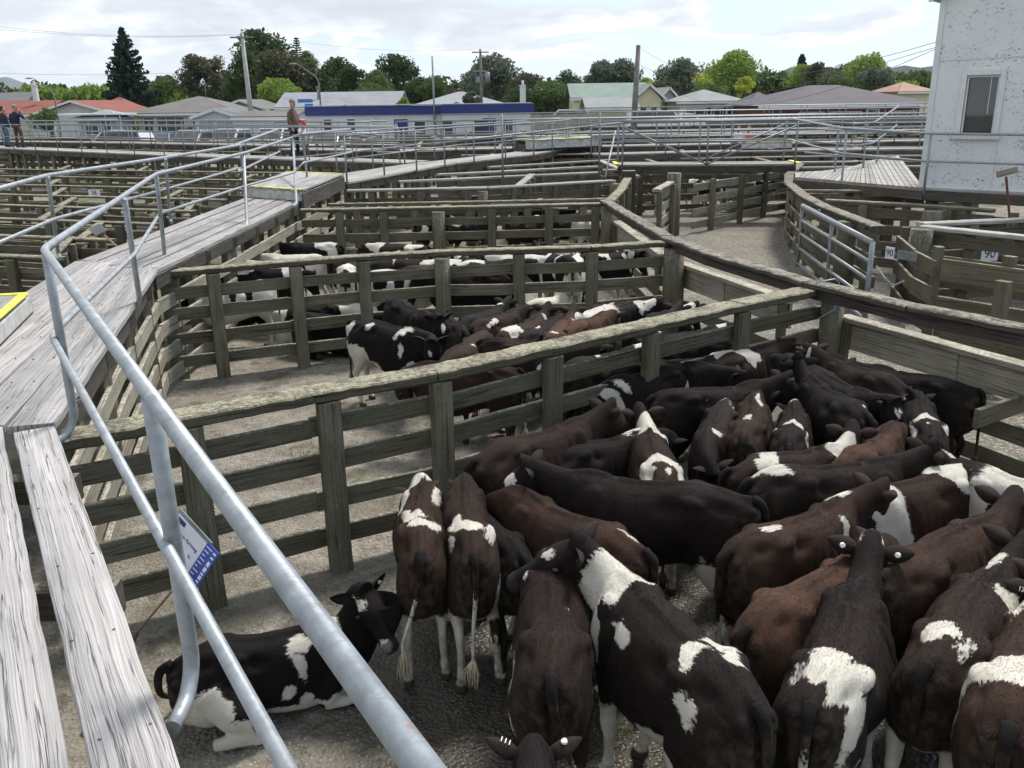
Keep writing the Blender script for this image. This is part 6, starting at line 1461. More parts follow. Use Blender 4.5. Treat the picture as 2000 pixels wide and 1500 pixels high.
house(1285, 1325, 104, RM['greyroof'], WM['cream'], 'grey-roofed bungalow between the yellow gable and the cream house', hw=2.6, hr=1.64, d=8, kind='gable', wins=((.5, .9, 1.6, 1.2),))
house(1328, 1448, 96, RM['greyroof'], WM['cwhite'], 'cream low house with a pale hipped roof and three wide windows', hw=2.7, hr=1.15, d=8, kind='hip', wins=((.25, .9, 1.9, 1.2), (.45, .2, .7, 1.9, 'd'), (.60, .9, 2.0, 1.2), (.85, .9, 1.9, 1.2)))
def yellowpatch(r, q, w2, W): pass
house(1495, 1795, 82, RM['brown'], WM['brick'], 'long brick building with a large dark brown hipped roof', hw=2.35, hr=1.64, d=11, kind='hip', wins=((.30, .7, 2.2, 1.1), (.52, .7, 2.8, 1.1), (.70, .7, 1.0, 1.3), (.90, .7, 2.0, 1.1)), over=.9)
house(1462, 1530, 90, RM['brown'], WM['brick'], 'lower brown roofed wing left of the long brick building', hw=2.2, hr=1.31, d=7, kind='hip')
house(1755, 1815, 108, RM['salmon'], WM['yellow'], 'cream house with a salmon roof beside the white building', hw=3.4, hr=1.07, d=8, kind='hip', wins=((.4, 1.4, 1.4, 1.3),))
house(1505, 1560, 190, RM['white'], WM['cwhite'], 'white roofed house on the rise behind the brick building', hw=5.2, hr=1.64, d=9, kind='gable_side')
house(1540, 1590, 175, RM['white'], WM['cream'], 'second white roofed house on the rise, partly behind trees', hw=4.6, hr=1.48, d=9, kind='gable_side')
# sale-yard office: white with a blue fascia
def office():
    Y = 63.; a = atd(603, 250, Y); b = atd(866, 250, Y); c_ = atd(1036, 250, Y)
    r = empty('sale_office', Vv(((a.x + c_.x) / 2, Y, 0)), 'long flat white office with a deep blue fascia band', 'building')
    c = MB(); c.box(((a.x + b.x) / 2, Y + 3, 1.25), (b.x - a.x, 6, 2.7)); c.build('wall', WM['cwhite'], r)
    c = MB(); c.box(((b.x + c_.x) / 2 + .01, Y + 2.6, 1.25), (c_.x - b.x - .02, 6.8, 2.7)); c.build('wall', WM['cwhite'], r)
    c = MB(); c.box(((a.x + b.x) / 2, Y + 3, 2.62), (b.x - a.x + .3, 6.3, .55)); c.box(((b.x + c_.x) / 2 + .1, Y + 2.6, 2.66), (c_.x - b.x + .3, 7.1, .56)); c.build('fascia', M['navy'], r)
    c = MB(); c.box(((a.x + c_.x) / 2, Y + 3, 2.97), (c_.x - a.x + .3, 6.5, .05)); c.build('roof', RM['greyblue'], r)
    for px, w_, z, h_ in ((640, .5, 1.2, .9), (686, .5, 1.2, .9), (820, .7, 1.0, .9), (876, .7, 1.0, .9), (936, .6, 1.0, .9), (992, .6, 1.0, .9)):
        x = atd(px, 240, Y).x; yy = Y - .83 if px > 866 else Y - .03
        f = MB(); f.box((x, yy, z + h_ / 2), (w_ + .16, .05, h_ + .16)); fo = f.build('window', M['trim'], r)
        p = MB(); p.box((x, yy - .03, z + h_ / 2), (w_, .03, h_)); po = p.build('pane', M['glass2']); po.parent = fo; po.matrix_parent_inverse = Matrix.Translation(-r.location)
        s = MB(); s.box((x, yy - .05, z - .14), (w_ + .2, .06, .14)); so_ = s.build('sill', M['navy'] if px > 800 else M['trim']); so_.parent = fo; so_.matrix_parent_inverse = Matrix.Translation(-r.location)
    for px in (783, 956):
        x = atd(px, 240, Y).x; yy = Y - .83 if px > 866 else Y - .03
        p = MB(); p.box((x, yy, 1.05), (.9, .06, 2.0)); d_ = p.build('door', M['navy'], r)
        h = MB(); h.ball((x + .3, yy - .05, 1.05), .04, 6, 4); ho = h.build('handle', M['steel_far']); ho.parent = d_; ho.matrix_parent_inverse = Matrix.Translation(-r.location)
    p = MB(); p.tube([(atd(730, 240, Y).x, Y - .1, 2.1), (atd(730, 240, Y).x, Y - .35, 2.05)], [.05, .13], 8); p.build('wall_lamp', M['trim'], r)
    p = MB(); p.tube([(atd(848, 200, Y).x, Y - .2, .0), (atd(848, 200, Y).x, Y - .2, 6.0)], .06, 8); p.build('mast', M['steel_far'], r)
office()
# tall board fence, low walls, long grey shed roof
mb = MB(); a = atd(1036, 230, 78); b = atd(1240, 230, 78); n = 60
bf = empty('board_fence', Vv((a.x, 78, 0)), 'tall close-boarded grey fence behind the office', 'fence')
for k in range(n):
    x = a.x + (b.x - a.x) * k / n; mb.box((x, 78 + .01 * (k % 2), 1.0), ((b.x - a.x) / n * .93, .03, 2.0 + .04 * math.sin(k * 7.)))
mb.build('boards', M['greyboard'], bf); mb = MB(); mb.bar((a.x, 77.95, .5), (b.x, 77.95, .5), .06, .1); mb.build('rail', M['greyboard'], bf)
for px0, px1, Y, z, mat, lb in ((-40, 205, 66, 1.0, 'rust', 'long low reddish brown block wall at the left'), (205, 600, 64, .9, 'greyboard', 'low pale corrugated wall behind the parked cars'), (1380, 1830, 62, 1.75, 'steel_far', 'long low blue-grey shed roof edge beyond the right pens'), (1288, 1395, 80, 1.7, 'steel_far', 'dark blue-grey wall behind the white van')):
    a = atd(px0, 240, Y); b = atd(px1, 240, Y); r = empty('low_wall', Vv((a.x, Y, 0)), lb, 'wall')
    c = MB(); c.box(((a.x + b.x) / 2, Y + .2, z / 2), (b.x - a.x, .3, z)); c.build('panel', M[mat], r); c = MB(); c.bar((a.x, Y, z + .05), (b.x, Y, z + .05), .5, .08); c.build('coping', M['deck_far'] if mat != 'steel_far' else M['steel_far'], r)
# car park
mb = MB(); mb.poly([(-32, 54, -.03), (40, 54, -.03), (40, 76, -.03), (-32, 76, -.03)]); tag(mb.build('car_park', simple('asphalt', (.14, .138, .13), .9, var=.15, nscale=1.2)), kind='structure')
# ================================================================ vehicles
def carmat(n, c): 
    m, nt, p = newmat(n); p.inputs['Base Color'].default_value = (*c, 1); p.inputs['Roughness'].default_value = .3; p.inputs['Coat Weight'].default_value = .5; return m
M['cw'] = carmat('white_car_paint', (.62, .63, .63)); M['cs'] = carmat('silver_car_paint', (.40, .42, .44)); M['cb'] = carmat('blue_car_paint', (.08, .14, .24))
M['tyre'] = simple('tyre_rubber', (.02, .02, .02), .8); M['lamp'] = simple('head_lamp', (.6, .6, .58), .2)
PROF = {'ute': [(-2.5, .45), (-2.5, 1.05), (-.75, 1.08), (-.55, 1.72), (.55, 1.76), (1.25, 1.12), (2.35, .98), (2.5, .75), (2.5, .42)],
        'wagon': [(-2.3, .45), (-2.35, 1.0), (-2.1, 1.65), (.3, 1.72), (1.15, 1.08), (2.2, .92), (2.35, .7), (2.35, .4)],
        'van': [(-2.5, .4), (-2.55, 1.1), (-2.4, 2.0), (1.2, 2.05), (2.1, 1.25), (2.5, 1.0), (2.55, .4)],
        'hatch': [(-1.9, .42), (-1.95, .95), (-1.5, 1.42), (.1, 1.46), (.95, .98), (1.8, .82), (1.95, .6), (1.95, .38)]}
def vehicle(kind, px, py, Y, rz, paint, label, z=0., sx=1.):
    q = atd(px, py, Y); root = empty('parked_' + ('van' if kind == 'van' else 'car'), Vv((0, 0, 0)), label, 'van' if kind == 'van' else 'car')
    pr = PROF[kind]; rings = []
    for y, sc, dz in ((-.86, .96, 0), (-.82, 1, 0), (.82, 1, 0), (.86, .96, 0)):
        rings.append([Vv((x * sc, y * (1 - .16 * max(0, (zz_ - 1.0))), zz_)) for x, zz_ in pr])
    c = MB(); c.loft(rings, smooth=False); c.build('body', paint, root)
    top = max(z_ for _, z_ in pr); xs = [x for x, z_ in pr if z_ > top - .1]; x0, x1 = min(xs), max(xs)
    for s in (-1, 1):
        c = MB(); y0 = s * .875; yt = s * .862 * (1 - .16 * (top - 1.1))
        xa = x0 - .1 if kind != 'van' else x0 + .3
        c.poly([(xa, s * .862, 1.1), (x1 + .48, s * .862, 1.1), (x1 + .02, yt, top - .10), (xa + .12, yt, top - .10)][::s]); c.build('side_window', M['glass2'], root)
    wi = max(i for i, (x, z_) in enumerate(pr) if z_ > top - .1); (xa, za), (xb, zb) = pr[wi], pr[wi + 1]
    c = MB(); e = .02; c.poly([(xa + e + .06, -.70, za - .04), (xa + e + .06, .70, za - .04), (xb + e - .05, .78, zb + .08), (xb + e - .05, -.78, zb + .08)]); c.build('windscreen', M['glass2'], root)
    for x in (pr[0][0] + .85, pr[-1][0] - .85):
        for s in (-1, 1):
            c = MB(); c.tube([(x, s * .70, .33), (x, s * .88, .33)], .33, 16); w_ = c.build('wheel', M['tyre'], root)
            c = MB(); c.tube([(x, s * .87, .33), (x, s * .895, .33)], .19, 12); h = c.build('rim', M['steel_far'], w_)
    for s in (-1, 1):
        c = MB(); c.ball((pr[-1][0] - .06, s * .62, .72), (.08, .16, .09), 8, 6); c.build('headlight', M['lamp'], root)
    root.location = (q.x, Y, z); root.rotation_euler = (0, 0, rz); root.scale = (1, 1, 1)
vehicle('wagon', 222, 258, 58, R(170), M['cw'], 'white car low behind the far rail, leftmost of the parked row')
vehicle('hatch', 308, 270, 60, R(-80), M['cb'], 'blue car half hidden behind the rails, left of the silver wagon')
vehicle('wagon', 378, 270, 57, R(-100), M['cs'], 'silver wagon parked behind the left walkway rails')
vehicle('ute', 458, 270, 57, R(-110), M['cw'], 'white double-cab parked in the middle of the left row')
vehicle('ute', 540, 270, 57, R(-100), M['cw'], 'white double-cab parked just left of the brown-jacketed man')
vehicle('hatch', 640, 275, 56, R(-95), M['cs'], 'silver hatchback parked in front of the office')
vehicle('hatch', 712, 275, 56, R(-85), M['cs'], 'grey hatchback right of the silver one in front of the office')
vehicle('wagon', 1098, 205, 84, R(180), M['cw'], 'white vehicle beside the yellow house behind the board fence', z=.6)
vehicle('van', 1284, 215, 76, R(0), M['cw'], 'white van with dark side windows beside the dark pole', z=.15)
vehicle('ute', 1338, 215, 79, R(5), M['cw'], 'white pickup with a white canopy right of the van', z=.15)
# ================================================================ poles and wires
M['pole'] = simple('power_pole_wood', (.17, .16, .145), .85, var=.25, nscale=3); M['conc'] = simple('pale_concrete_pole', (.36, .35, .32), .8, var=.15, nscale=2); M['wire'] = simple('overhead_wire', (.05, .05, .05), .6)
def pole(px, py, Y, label, r=.13, mat='pole', arms=((.4, 1.8),), lean=0., gear=False):
    t = atd(px, py, Y); root = empty('utility_pole', Vv((t.x + lean, Y, 0)), label, 'power pole')
    c = MB(); c.tube([(t.x + lean, Y, -.2), (t.x + lean * .5, Y, t.z / 2), (t.x, Y, t.z)], [r * 1.35, r * 1.15, r * .85], 12); c.build('pole', M[mat], root)
    for dz, w in arms:
        c = MB(); c.bar((t.x - w / 2, Y - .12, t.z - dz), (t.x + w / 2, Y - .12, t.z - dz), .1, .12); a_ = c.build('crossarm', M['pole'], root)
        for k in (-.46, -.2, .2, .46):
            c = MB(); c.tube([(t.x + w * k, Y - .12, t.z - dz + .06), (t.x + w * k, Y - .12, t.z - dz + .28)], [.05, .035], 8); c.build('insulator', M['conc'], a_)
    if gear:
        c = MB(); c.tube([(t.x + .65, Y - .1, t.z - 3.2), (t.x + .65, Y - .1, t.z - 2.2)], .28, 12); c.bar((t.x - .8, Y - .1, t.z - 2.1), (t.x + .8, Y - .1, t.z - 2.1), .1, .12); c.bar((t.x - .5, Y - .2, t.z - 2.9), (t.x - .1, Y - .2, t.z - 2.9), .3, .6); c.build('transformer', M['steel_far'], root)
    return t
p1 = pole(472, 64, 78, 'pale concrete power pole with a crossarm, left of the man', mat='conc', r=.17, arms=((.35, 1.9),), lean=.15)
p2 = pole(938, 96, 96, 'power pole with a crossarm and grey transformer behind the blue house', r=.13, arms=((.3, 1.7),), gear=True)
p3 = pole(1247, 88, 52, 'dark weathered timber pole standing alone right of centre', r=.14, arms=(), lean=-.2)
def wires(a, b, label, sag=.6, r=.009, n=14):
    a = Vv(a); b = Vv(b); pts = []
    for i in range(n + 1):
        t = i / n; p = a.lerp(b, t); p.z -= sag * 4 * t * (1 - t); pts.append(p)
    mb = MB(); mb.tube(pts, r, 5); tag(mb.build('overhead_wire', M['wire']), label, 'wire')
wires(atd(-150, 32, 70), p1 + Vv((-.8, 0, -.1)), 'upper overhead wire running left from the concrete pole')
wires(atd(-150, 40, 70), p1 + Vv((.6, 0, -.1)), 'lower overhead wire running left from the concrete pole')
wires(p1 + Vv((.8, 0, -.1)), p2 + Vv((-.7, 0, -.0)), 'overhead wire between the two crossarm poles', r=.008)
wires(atd(-150, 136, 70), atd(470, 135, 78), 'low service wire crossing behind the conifer', sag=.4)
wires(atd(848, 134, 63), atd(928, 160, 96), 'service wire from the office mast', sag=.5, r=.006)
wires(atd(1252, 94, 52), atd(1836, 80, 20), 'top overhead wire from the dark pole to the white building', sag=1.1, r=.006, n=20)
wires(atd(1252, 128, 52), atd(1836, 92, 20), 'lower overhead wire from the dark pole to the white building', sag=1.6, r=.006, n=20)
wires(atd(1252, 128, 52), atd(1420, 175, 90), 'overhead wire sagging from the dark pole towards the cream house', sag=.4, r=.007)
wires(atd(1400, 180, 90), atd(1836, 90, 20), 'dark cable rising to the corner of the white building', sag=.5, r=.006)
def lamp(px, py, Y, side, label):
    t = atd(px, py, Y); root = empty('street_lamp', Vv((t.x, Y, 0)), label, 'street lamp')
    c = MB(); c.tube([(t.x + side * 2.3, Y, -.1), (t.x + side * 2.3, Y, t.z - 1.6), (t.x + side * 2.1, Y, t.z - 1.1), (t.x + side * .6, Y, t.z)], [.09, .07, .05, .035], 8); c.build('pole', M['pole'], root)
    c = MB(); c.ball((t.x + side * .2, Y, t.z), (.38, .11, .07), 10, 6); c.build('lamp_head', M['steel_far'], root)
lamp(568, 125, 82, 1, 'street lamp with a curved arm right of the concrete pole')
lamp(52, 153, 88, 1, 'street lamp with a curved arm in front of the red-roofed house')
def stext(body, loc, size, mat, parent, mtx, name='lettering', extr=.001, label=None):
    cu = bpy.data.curves.new(name, 'FONT'); cu.body = body; cu.size = size; cu.extrude = extr; cu.align_x = 'CENTER'; cu.align_y = 'CENTER'
    to = bpy.data.objects.new('t', cu); col.objects.link(to); mm = bpy.data.meshes.new_from_object(to.evaluated_get(bpy.context.evaluated_depsgraph_get())); bpy.data.objects.remove(to)
    mm.materials.clear(); mm.materials.append(mat); mm.transform(mtx); mm.name = name
    o = bpy.data.objects.new(name, mm); col.objects.link(o); o.location = Vv(loc) - (parent.location if parent else Vv()); 
    if parent: o.parent = parent
    if label: o['label'] = label
    return o
M['black'] = simple('black_lettering', (.015, .015, .02), .7); M['paper'] = simple('white_card', (.66, .67, .72), .6, var=.04); M['bluep'] = simple('blue_print', (.045, .085, .38), .5, var=.04); M['whitep'] = simple('white_print', (.75, .76, .8), .5, var=.02)
M['navyp'] = simple('navy_print', (.03, .035, .13), .6); M['strap'] = simple('brown_strap', (.13, .065, .05), .7, var=.2, nscale=30); M['bluesign'] = simple('blue_street_sign', (.03, .16, .45), .4)
def frame(xa, ya):
    xa = Vv(xa).normalized(); n = xa.cross(Vv(ya)).normalized(); ya = n.cross(xa)
    return Matrix(((xa.x, ya.x, n.x, 0), (xa.y, ya.y, n.y, 0), (xa.z, ya.z, n.z, 0), (0, 0, 0, 1))), xa, ya, n
# street sign on the lamp pole
q = atd(596, 197, 81.8); r = empty('street_sign', Vv((q.x, q.y, 0)), 'small blue street name sign on the lamp pole', 'sign'); c = MB(); c.box(q, (1.3, .04, .30)); c.box(q + Vv((.3, 0, -.45)), (.7, .04, .42)); c.build('plate', M['bluesign'], r)
q = atd(1655 - 420, 0, 50)
# ---- lot numbers and cards on the fences
def plate(name, px, py, z, w, h, xa, label, text=None, mat='paper', ts=.12, extra=None, cat='lot number', Y=None):
    p = at(px, py, z) if Y is None else atd(px, py, Y); mt, xa, ya, n = frame(xa, (0, 0, 1)); 
    if n.y > 0: pass
    r = empty(name, p, label, cat)
    c = MB(); c.bar(p - xa * w / 2, p + xa * w / 2, .008, h, bev=.002); c.build('plate', M[mat], r)
    if text: stext(text, p - Vv((-n.x, -n.y, 0)) * .007, ts, M['black'], r, mt)
    if extra: extra(r, p, xa, ya, n)
plate('lot_number', 1738, 494, .98, .15, .17, (.43, -.9, 0), 'white board numbered 90 beside the tube gate latch', '90', ts=.13, Y=12.55)
plate('blank_plate', 1772, 500, .98, .34, .12, (.43, -.9, 0), 'blank blue-grey plate right of the numbered board', mat='steel_far', cat='plate', Y=12.3)
plate('lot_number', 1933, 496, .98, .27, .21, (1, .12, 0), 'rough white painted patch numbered 90 on the dark fence', '90', ts=.19, Y=13.45)
plate('lot_card', 1078, 402, 1.08, .36, .10, (1, .02, 0), 'white paper lot card with a navy block on the low fence', mat='paper', Y=18.55)
plate('lot_number', 1100, 402, 1.08, .20, .11, (1, .02, 0), 'rounded white lot number beside the paper lot card', '21', ts=.09, Y=18.54)
plate('blank_plate', 992, 401, 1.08, .72, .08, (1, .02, 0), 'long blue-grey slot plate on the low fence', mat='steel_far', cat='plate', Y=18.55)
plate('lot_number', 184, 377, 1.2, .36, .16, (.75, -.3, 0), 'long white number board on a left-hand pen, farther from the walkway', '34', ts=.16)
plate('lot_number', 362, 396, 1.2, .24, .15, (.75, -.3, 0), 'small white number board close behind the walkway planks', '5', ts=.15)
plate('lot_card', 305, 537, 1.38, .10, .20, (.35, .9, 0), 'small white card clipped under the walkway edge', mat='paper', cat='card')
# white card on a stick by the walkway
r = empty('card_on_stick', at(230, 478, 1.2), 'white paper card on a wooden stick left of the walkway', 'card')
K = [at(172, 447, 1.62), at(194, 436, 1.72), at(209, 449, 1.62), at(187, 460, 1.52)]; c = MB(); c.prism(K, Vv((0, .01, -.004))); c.build('card', M['paper'], r)
c = MB(); c.bar(at(200, 456, 1.57), at(228, 481, 1.45), .03, .015); c.build('stick', M['strap'], r)
# ---- sale card by the nearest rail
K0 = at(364, 1000, 1.62); dist = (K0 - Vv((0, 0, H))).length
def onr(px, py, d): v = Vv(ray(px, py)); return Vv((0, 0, H)) + v.normalized() * d
c0 = onr(352, 1000, 3.02); c1 = onr(428, 1083, 2.94); c2 = onr(312, 1068, 3.10)
mt, xa, ya, n = frame(c1 - c0, c0 - c2)
wC = (c1 - c0).length; hC = abs((c2 - c0).dot(ya))
if n.dot(Vv((0, 0, H)) - c0) < 0: n = -n
r = empty('sale_card', c0, 'white and blue paper sale card with handwriting, clipped by the nearest rail post', 'sale card')
def cpt(u, v, o=0.): return c0 + xa * (u * wC) - ya * (v * hC) + n * o
def rect(name, u0, v0, u1, v1, o, mat, t=.001):
    c = MB(); c.prism([cpt(u0, v0, o), cpt(u1, v0, o), cpt(u1, v1, o), cpt(u0, v1, o)], n * t); return c.build(name, M[mat], r)
rect('clear_sleeve', -.04, -.06, .78, 1.04, -.004, 'steel_far', .003)
rect('card', 0, .03, .72, 1, 0, 'paper', .002); rect('blue_panel', .72, -.02, 1.0, 1.06, 0, 'bluep', .002)
rect('logo_label', .03, .08, .22, .18, .0025, 'navyp')
for k in range(9):
    v = .06 + k * .105; rect('print_line', .745, v, .745 + (.13, .10, .07, .11, .09, .05, .12, .08, .12)[k], v + .022, .0025, 'whitep', .0005)
for k, (v, hh) in enumerate(((.05, .05), (.17, .05), (.30, .12), (.46, .12), (.62, .05), (.70, .10), (.84, .05), (.94, .05))): rect('print_block', .91, v, .97, v + hh, .0025, 'whitep', .0005)
mt2 = Matrix(((xa.x, ya.x, n.x, 0), (xa.y, ya.y, n.y, 0), (xa.z, ya.z, n.z, 0), (0, 0, 0, 1)))
stext('Jackson Farming', cpt(.37, .36, .003), .0165, M['navyp'], r, mt2, 'handwriting', .0003)
for q_, tx in (((.12, .58), '16'), ((.58, .60), 'Fr'), ((.14, .84), 'Bulls')): stext(tx, cpt(*q_, .003), .0155, M['navyp'], r, mt2, 'handwriting', .0003)
c = MB(); a = at(365, 1120, 1.45); b = at(268, 1235, 1.2); b2 = at(160, 1440, .9); c.bar(a, b, .028, .006); c.bar(b, b2, .028, .006); tag(c.build('brown_strap', M['strap']), 'brown strap running from the sale card down under the deck', 'strap')
c = MB(); a = at(100, 1500, 1.36)
# ================================================================ people
def skin_body(name, J, E, mat, sub=2):
    me = bpy.data.meshes.new(name); me.from_pydata([j[:3] for j in J], E, []); o = bpy.data.objects.new(name, me); col.objects.link(o)
    m = o.modifiers.new('sk', 'SKIN'); me.skin_vertices or None
    sv = me.skin_vertices[0].data if me.skin_vertices else None
    if sv is None:
        bpy.context.view_layer.objects.active = o; sv = me.skin_vertices[0].data
    for i, j in enumerate(J): sv[i].radius = (j[3], j[4] if len(j) > 4 else j[3]); sv[i].use_root = (i == 0)
    s = o.modifiers.new('su', 'SUBSURF'); s.levels = s.render_levels = sub
    dg = bpy.context.evaluated_depsgraph_get(); m2 = bpy.data.meshes.new_from_object(o.evaluated_get(dg)); bpy.data.objects.remove(o)
    m2.materials.clear(); m2.materials.append(mat); m2.polygons.foreach_set('use_smooth', [True] * len(m2.polygons)); m2.name = name
    o = bpy.data.objects.new(name, m2); col.objects.link(o); return o
def add_skin_layer(me): pass
M['skin'] = simple('skin', (.42, .25, .19), .55, var=.05); 
def cloth(n, c): return simple(n, c, .85, var=.15, nscale=12)
def hand(mb, c, d, s=1.):
    """five short curled fingers off a palm"""
    d = Vv(d).normalized(); sd = d.orthogonal().normalized(); up_ = d.cross(sd)
    mb.ball(Vv(c) + d * .035, (.035, .035, .042), 8, 6)
    for k in range(4):
        b = Vv(c) + d * .06 + sd * ((k - 1.5) * .019); L = (.055, .066, .062, .048)[k]
        mb.tube([b, b + d * L * .6, b + d * L * .9 - up_ * .02], [.0095, .009, .007], 6)
    b = Vv(c) + sd * .034 + d * .02; mb.tube([b, b + sd * .022 + d * .02, b + sd * .026 + d * .045], [.011, .01, .008], 6)
def person(loc, rz, label, top, legs, shoe, armL, armR, hat=None, hair=None, lean=0., stance=.11, H_=1.76, belly=0., stride=.0, headturn=0.):
    root = empty('person', Vv((0, 0, 0)), label, 'person')
    body = MB()
    # one continuous skin surface for head, neck and torso core
    hx = .02 + lean * .25
    rings = []
    hd = [(1.40, .055, .055, 0), (1.46, .056, .058, .0), (1.50, .062, .07, .01), (1.54, .072, .088, .018), (1.59, .078, .098, .02), (1.64, .080, .102, .012), (1.70, .074, .092, .004), (1.745, .050, .062, 0), (1.76, .012, .012, 0)]
    ca, sa = math.cos(headturn), math.sin(headturn)
    for z, ry, rx, ox in hd:
        ring = []
        for k in range(16):
            a = 2 * math.pi * k / 16; X_ = rx * math.cos(a) + ox; Y_ = ry * math.sin(a)
            ring.append(Vv((hx + X_ * ca - Y_ * sa, X_ * sa + Y_ * ca, z)))
        rings.append(ring)
    body.loft(rings)
    hp_ = lambda x, y, z: Vv((hx + x * ca - y * sa, x * sa + y * ca, z))
    body.tube([hp_(.108, 0, 1.615), hp_(.132, 0, 1.585), hp_(.118, 0, 1.572)], [.010, .017, .010], 8)
    for s in (-1, 1): body.ball(hp_(.005, s * .082, 1.60), (.022, .012, .032), 8, 6)
    for s, A_ in ((1, armL), (-1, armR)):
        sh, el, wr = [Vv(v) for v in A_]; hand(body, wr, (wr - el))
        body.tube([el.lerp(wr, .55), wr], [.04, .028], 10)
    body.build('body', M['skin'], root)
    for s in (-1, 1):
        c = MB(); c.ball(hp_(.098, s * .032, 1.625), (.008, .012, .008), 6, 5); c.build('eye', M['black'], root)
    c = MB(); c.ball(hp_(.103, 0, 1.548), (.008, .024, .006), 6, 4); c.build('mouth', M['strap'], root)
    # jacket: torso and sleeves in one skinned surface
    t = MB(); T_ = [(.80, .150, .125 + belly * .6, .0), (.90, .165, .135 + belly, .02), (1.02, .165, .13 + belly, .02), (1.15, .175, .125 + belly * .5, .01), (1.28, .19, .12, 0), (1.37, .185, .105, 0), (1.43, .12, .085, 0), (1.47, .066, .07, .0)]
    rings = [[Vv((lean * (z - .9) * .6 + rx * math.cos(a) + ox, ry * math.sin(a), z)) for a in [2 * math.pi * k / 20 for k in range(20)]] for z, ry, rx, ox in T_]
    t.loft(rings)
    for A_ in (armL, armR):
        sh, el, wr = [Vv(v) for v in A_]; w2 = el.lerp(wr, .93)
        t.tube([sh + (sh - el) * .08, sh.lerp(el, .3), sh.lerp(el, .8), el, el.lerp(w2, .4), w2], [.055, .068, .058, .056, .052, .042], 12)
    t.build('jacket', top, root)
    l = MB(); l.loft([[Vv((rx * math.cos(a), ry * math.sin(a), z)) for a in [2 * math.pi * k / 18 for k in range(18)]] for z, ry, rx in ((.76, .12, .10), (.84, .158, .125), (.93, .155, .12), (.97, .15, .115))])
    feet = []
    for s in (-1, 1):
        fx = stride * s; k_ = Vv((fx * .6 + .03, s * stance * .95, .48)); f = Vv((fx, s * stance, .09)); hp0 = Vv((0, s * .085, .86))
        l.tube([hp0, hp0.lerp(k_, .5), k_, k_.lerp(f, .4), f], [.095, .085, .066, .066, .058], 12); feet.append(f)
    l.build('trousers', legs, root)
    for f in feet:
        c = MB(); c.loft([[Vv((f.x + cx + rx * math.cos(a), f.y + ry * math.sin(a), z)) for a in [2 * math.pi * k / 14 for k in range(14)]] for z, rx, ry, cx in ((.0, .135, .048, .055), (.035, .135, .050, .055), (.07, .10, .045, .03), (.12, .055, .045, 0))]); c.build('shoe', shoe, root)
    if hat:
        c = MB(); c.loft([[hp_(rx * math.cos(a), ry * math.sin(a), z) for a in [2 * math.pi * k / 16 for k in range(16)]] for z, rx, ry in ((1.66, .108, .090), (1.70, .102, .086), (1.745, .080, .068), (1.775, .03, .03))])
        c.prism([hp_(.06, -.07, 1.672), hp_(.14, -.055, 1.662), hp_(.172, 0, 1.658), hp_(.14, .055, 1.662), hp_(.06, .07, 1.672)], (0, 0, .01)); c.build('cap', hat, root)
    if hair:
        c = MB(); c.loft([[hp_(rx * math.cos(a) + ox, ry * math.sin(a), z) for a in [2 * math.pi * k / 16 for k in range(16)]] for z, rx, ry, ox in ((1.55, .05, .075, -.055), (1.60, .075, .084, -.035), (1.65, .096, .088, -.012), (1.70, .096, .083, -.004), (1.75, .066, .058, -.002), (1.778, .02, .02, 0))]); c.build('hair', hair, root)
    k = H_ / 1.76; root.scale = (k, k, k); root.location = loc; root.rotation_euler = (0, 0, rz); return root
down = lambda s, fx=0.: ((.0, s * .20, 1.37), (-.03 + fx * .4, s * .255, 1.09), (.04 + fx, s * .25, .86))
mp = at(577, 302, 1.50)
person(mp, R(-12), 'man in a brown jacket and cap, hand on the rail of the far walkway', cloth('brown_jacket', (.125, .075, .05)), cloth('navy_trousers', (.018, .022, .05)), M['black'], ((.0, .2, 1.37), (.05, .26, 1.1), (.30, .30, .95)), down(-1, .04), hat=cloth('tan_cap', (.22, .18, .12)), belly=.06, H_=1.82, headturn=R(-18), lean=.04, stride=.05)
mq = atd(592, 232, 31.8); mq.z = .93
person(mq, R(-170), 'person in a red hood almost hidden behind the brown-jacketed man', cloth('pale_top', (.40, .36, .37)), cloth('dark_trousers', (.03, .03, .04)), M['black'], down(1), down(-1), hair=cloth('red_hood', (.5, .03, .06)), H_=1.70)
ml = at(40, 288, 1.49)
person(ml, R(75), 'man in a navy jacket and brown trousers holding a phone to his ear', cloth('navy_jacket', (.012, .014, .035)), cloth('brown_trousers', (.07, .05, .035)), M['black'], down(1, .05), ((.0, -.2, 1.37), (.06, -.36, 1.20), (.08, -.16, 1.50)), hat=cloth('grey_cap', (.25, .22, .17)), H_=1.80, headturn=R(-30), stance=.14)
mk = at(16, 287, 1.49)
person(mk, R(60), 'man in a dark jacket and blue jeans at the left frame edge', cloth('charcoal_jacket', (.02, .024, .035)), cloth('blue_jeans', (.09, .14, .21)), M['black'], down(1), down(-1, .05), hair=cloth('brown_hair', (.05, .03, .02)), H_=1.74, headturn=R(-40))
for px, z, c_, lb in ((1442, .0, (.6, .6, .62), 'person in a white top working among the far pens'), (1462, .0, (.52, .17, .10), 'person in an orange top working among the far pens')):
    q = atd(px, 262, 38.0); person(Vv((q.x, 38.0, .35)), R(-100), lb, cloth('top_%d' % px, c_), cloth('work_trousers_%d' % px, (.04, .04, .05)), M['black'], down(1), down(-1), hair=M['black'], H_=1.75)
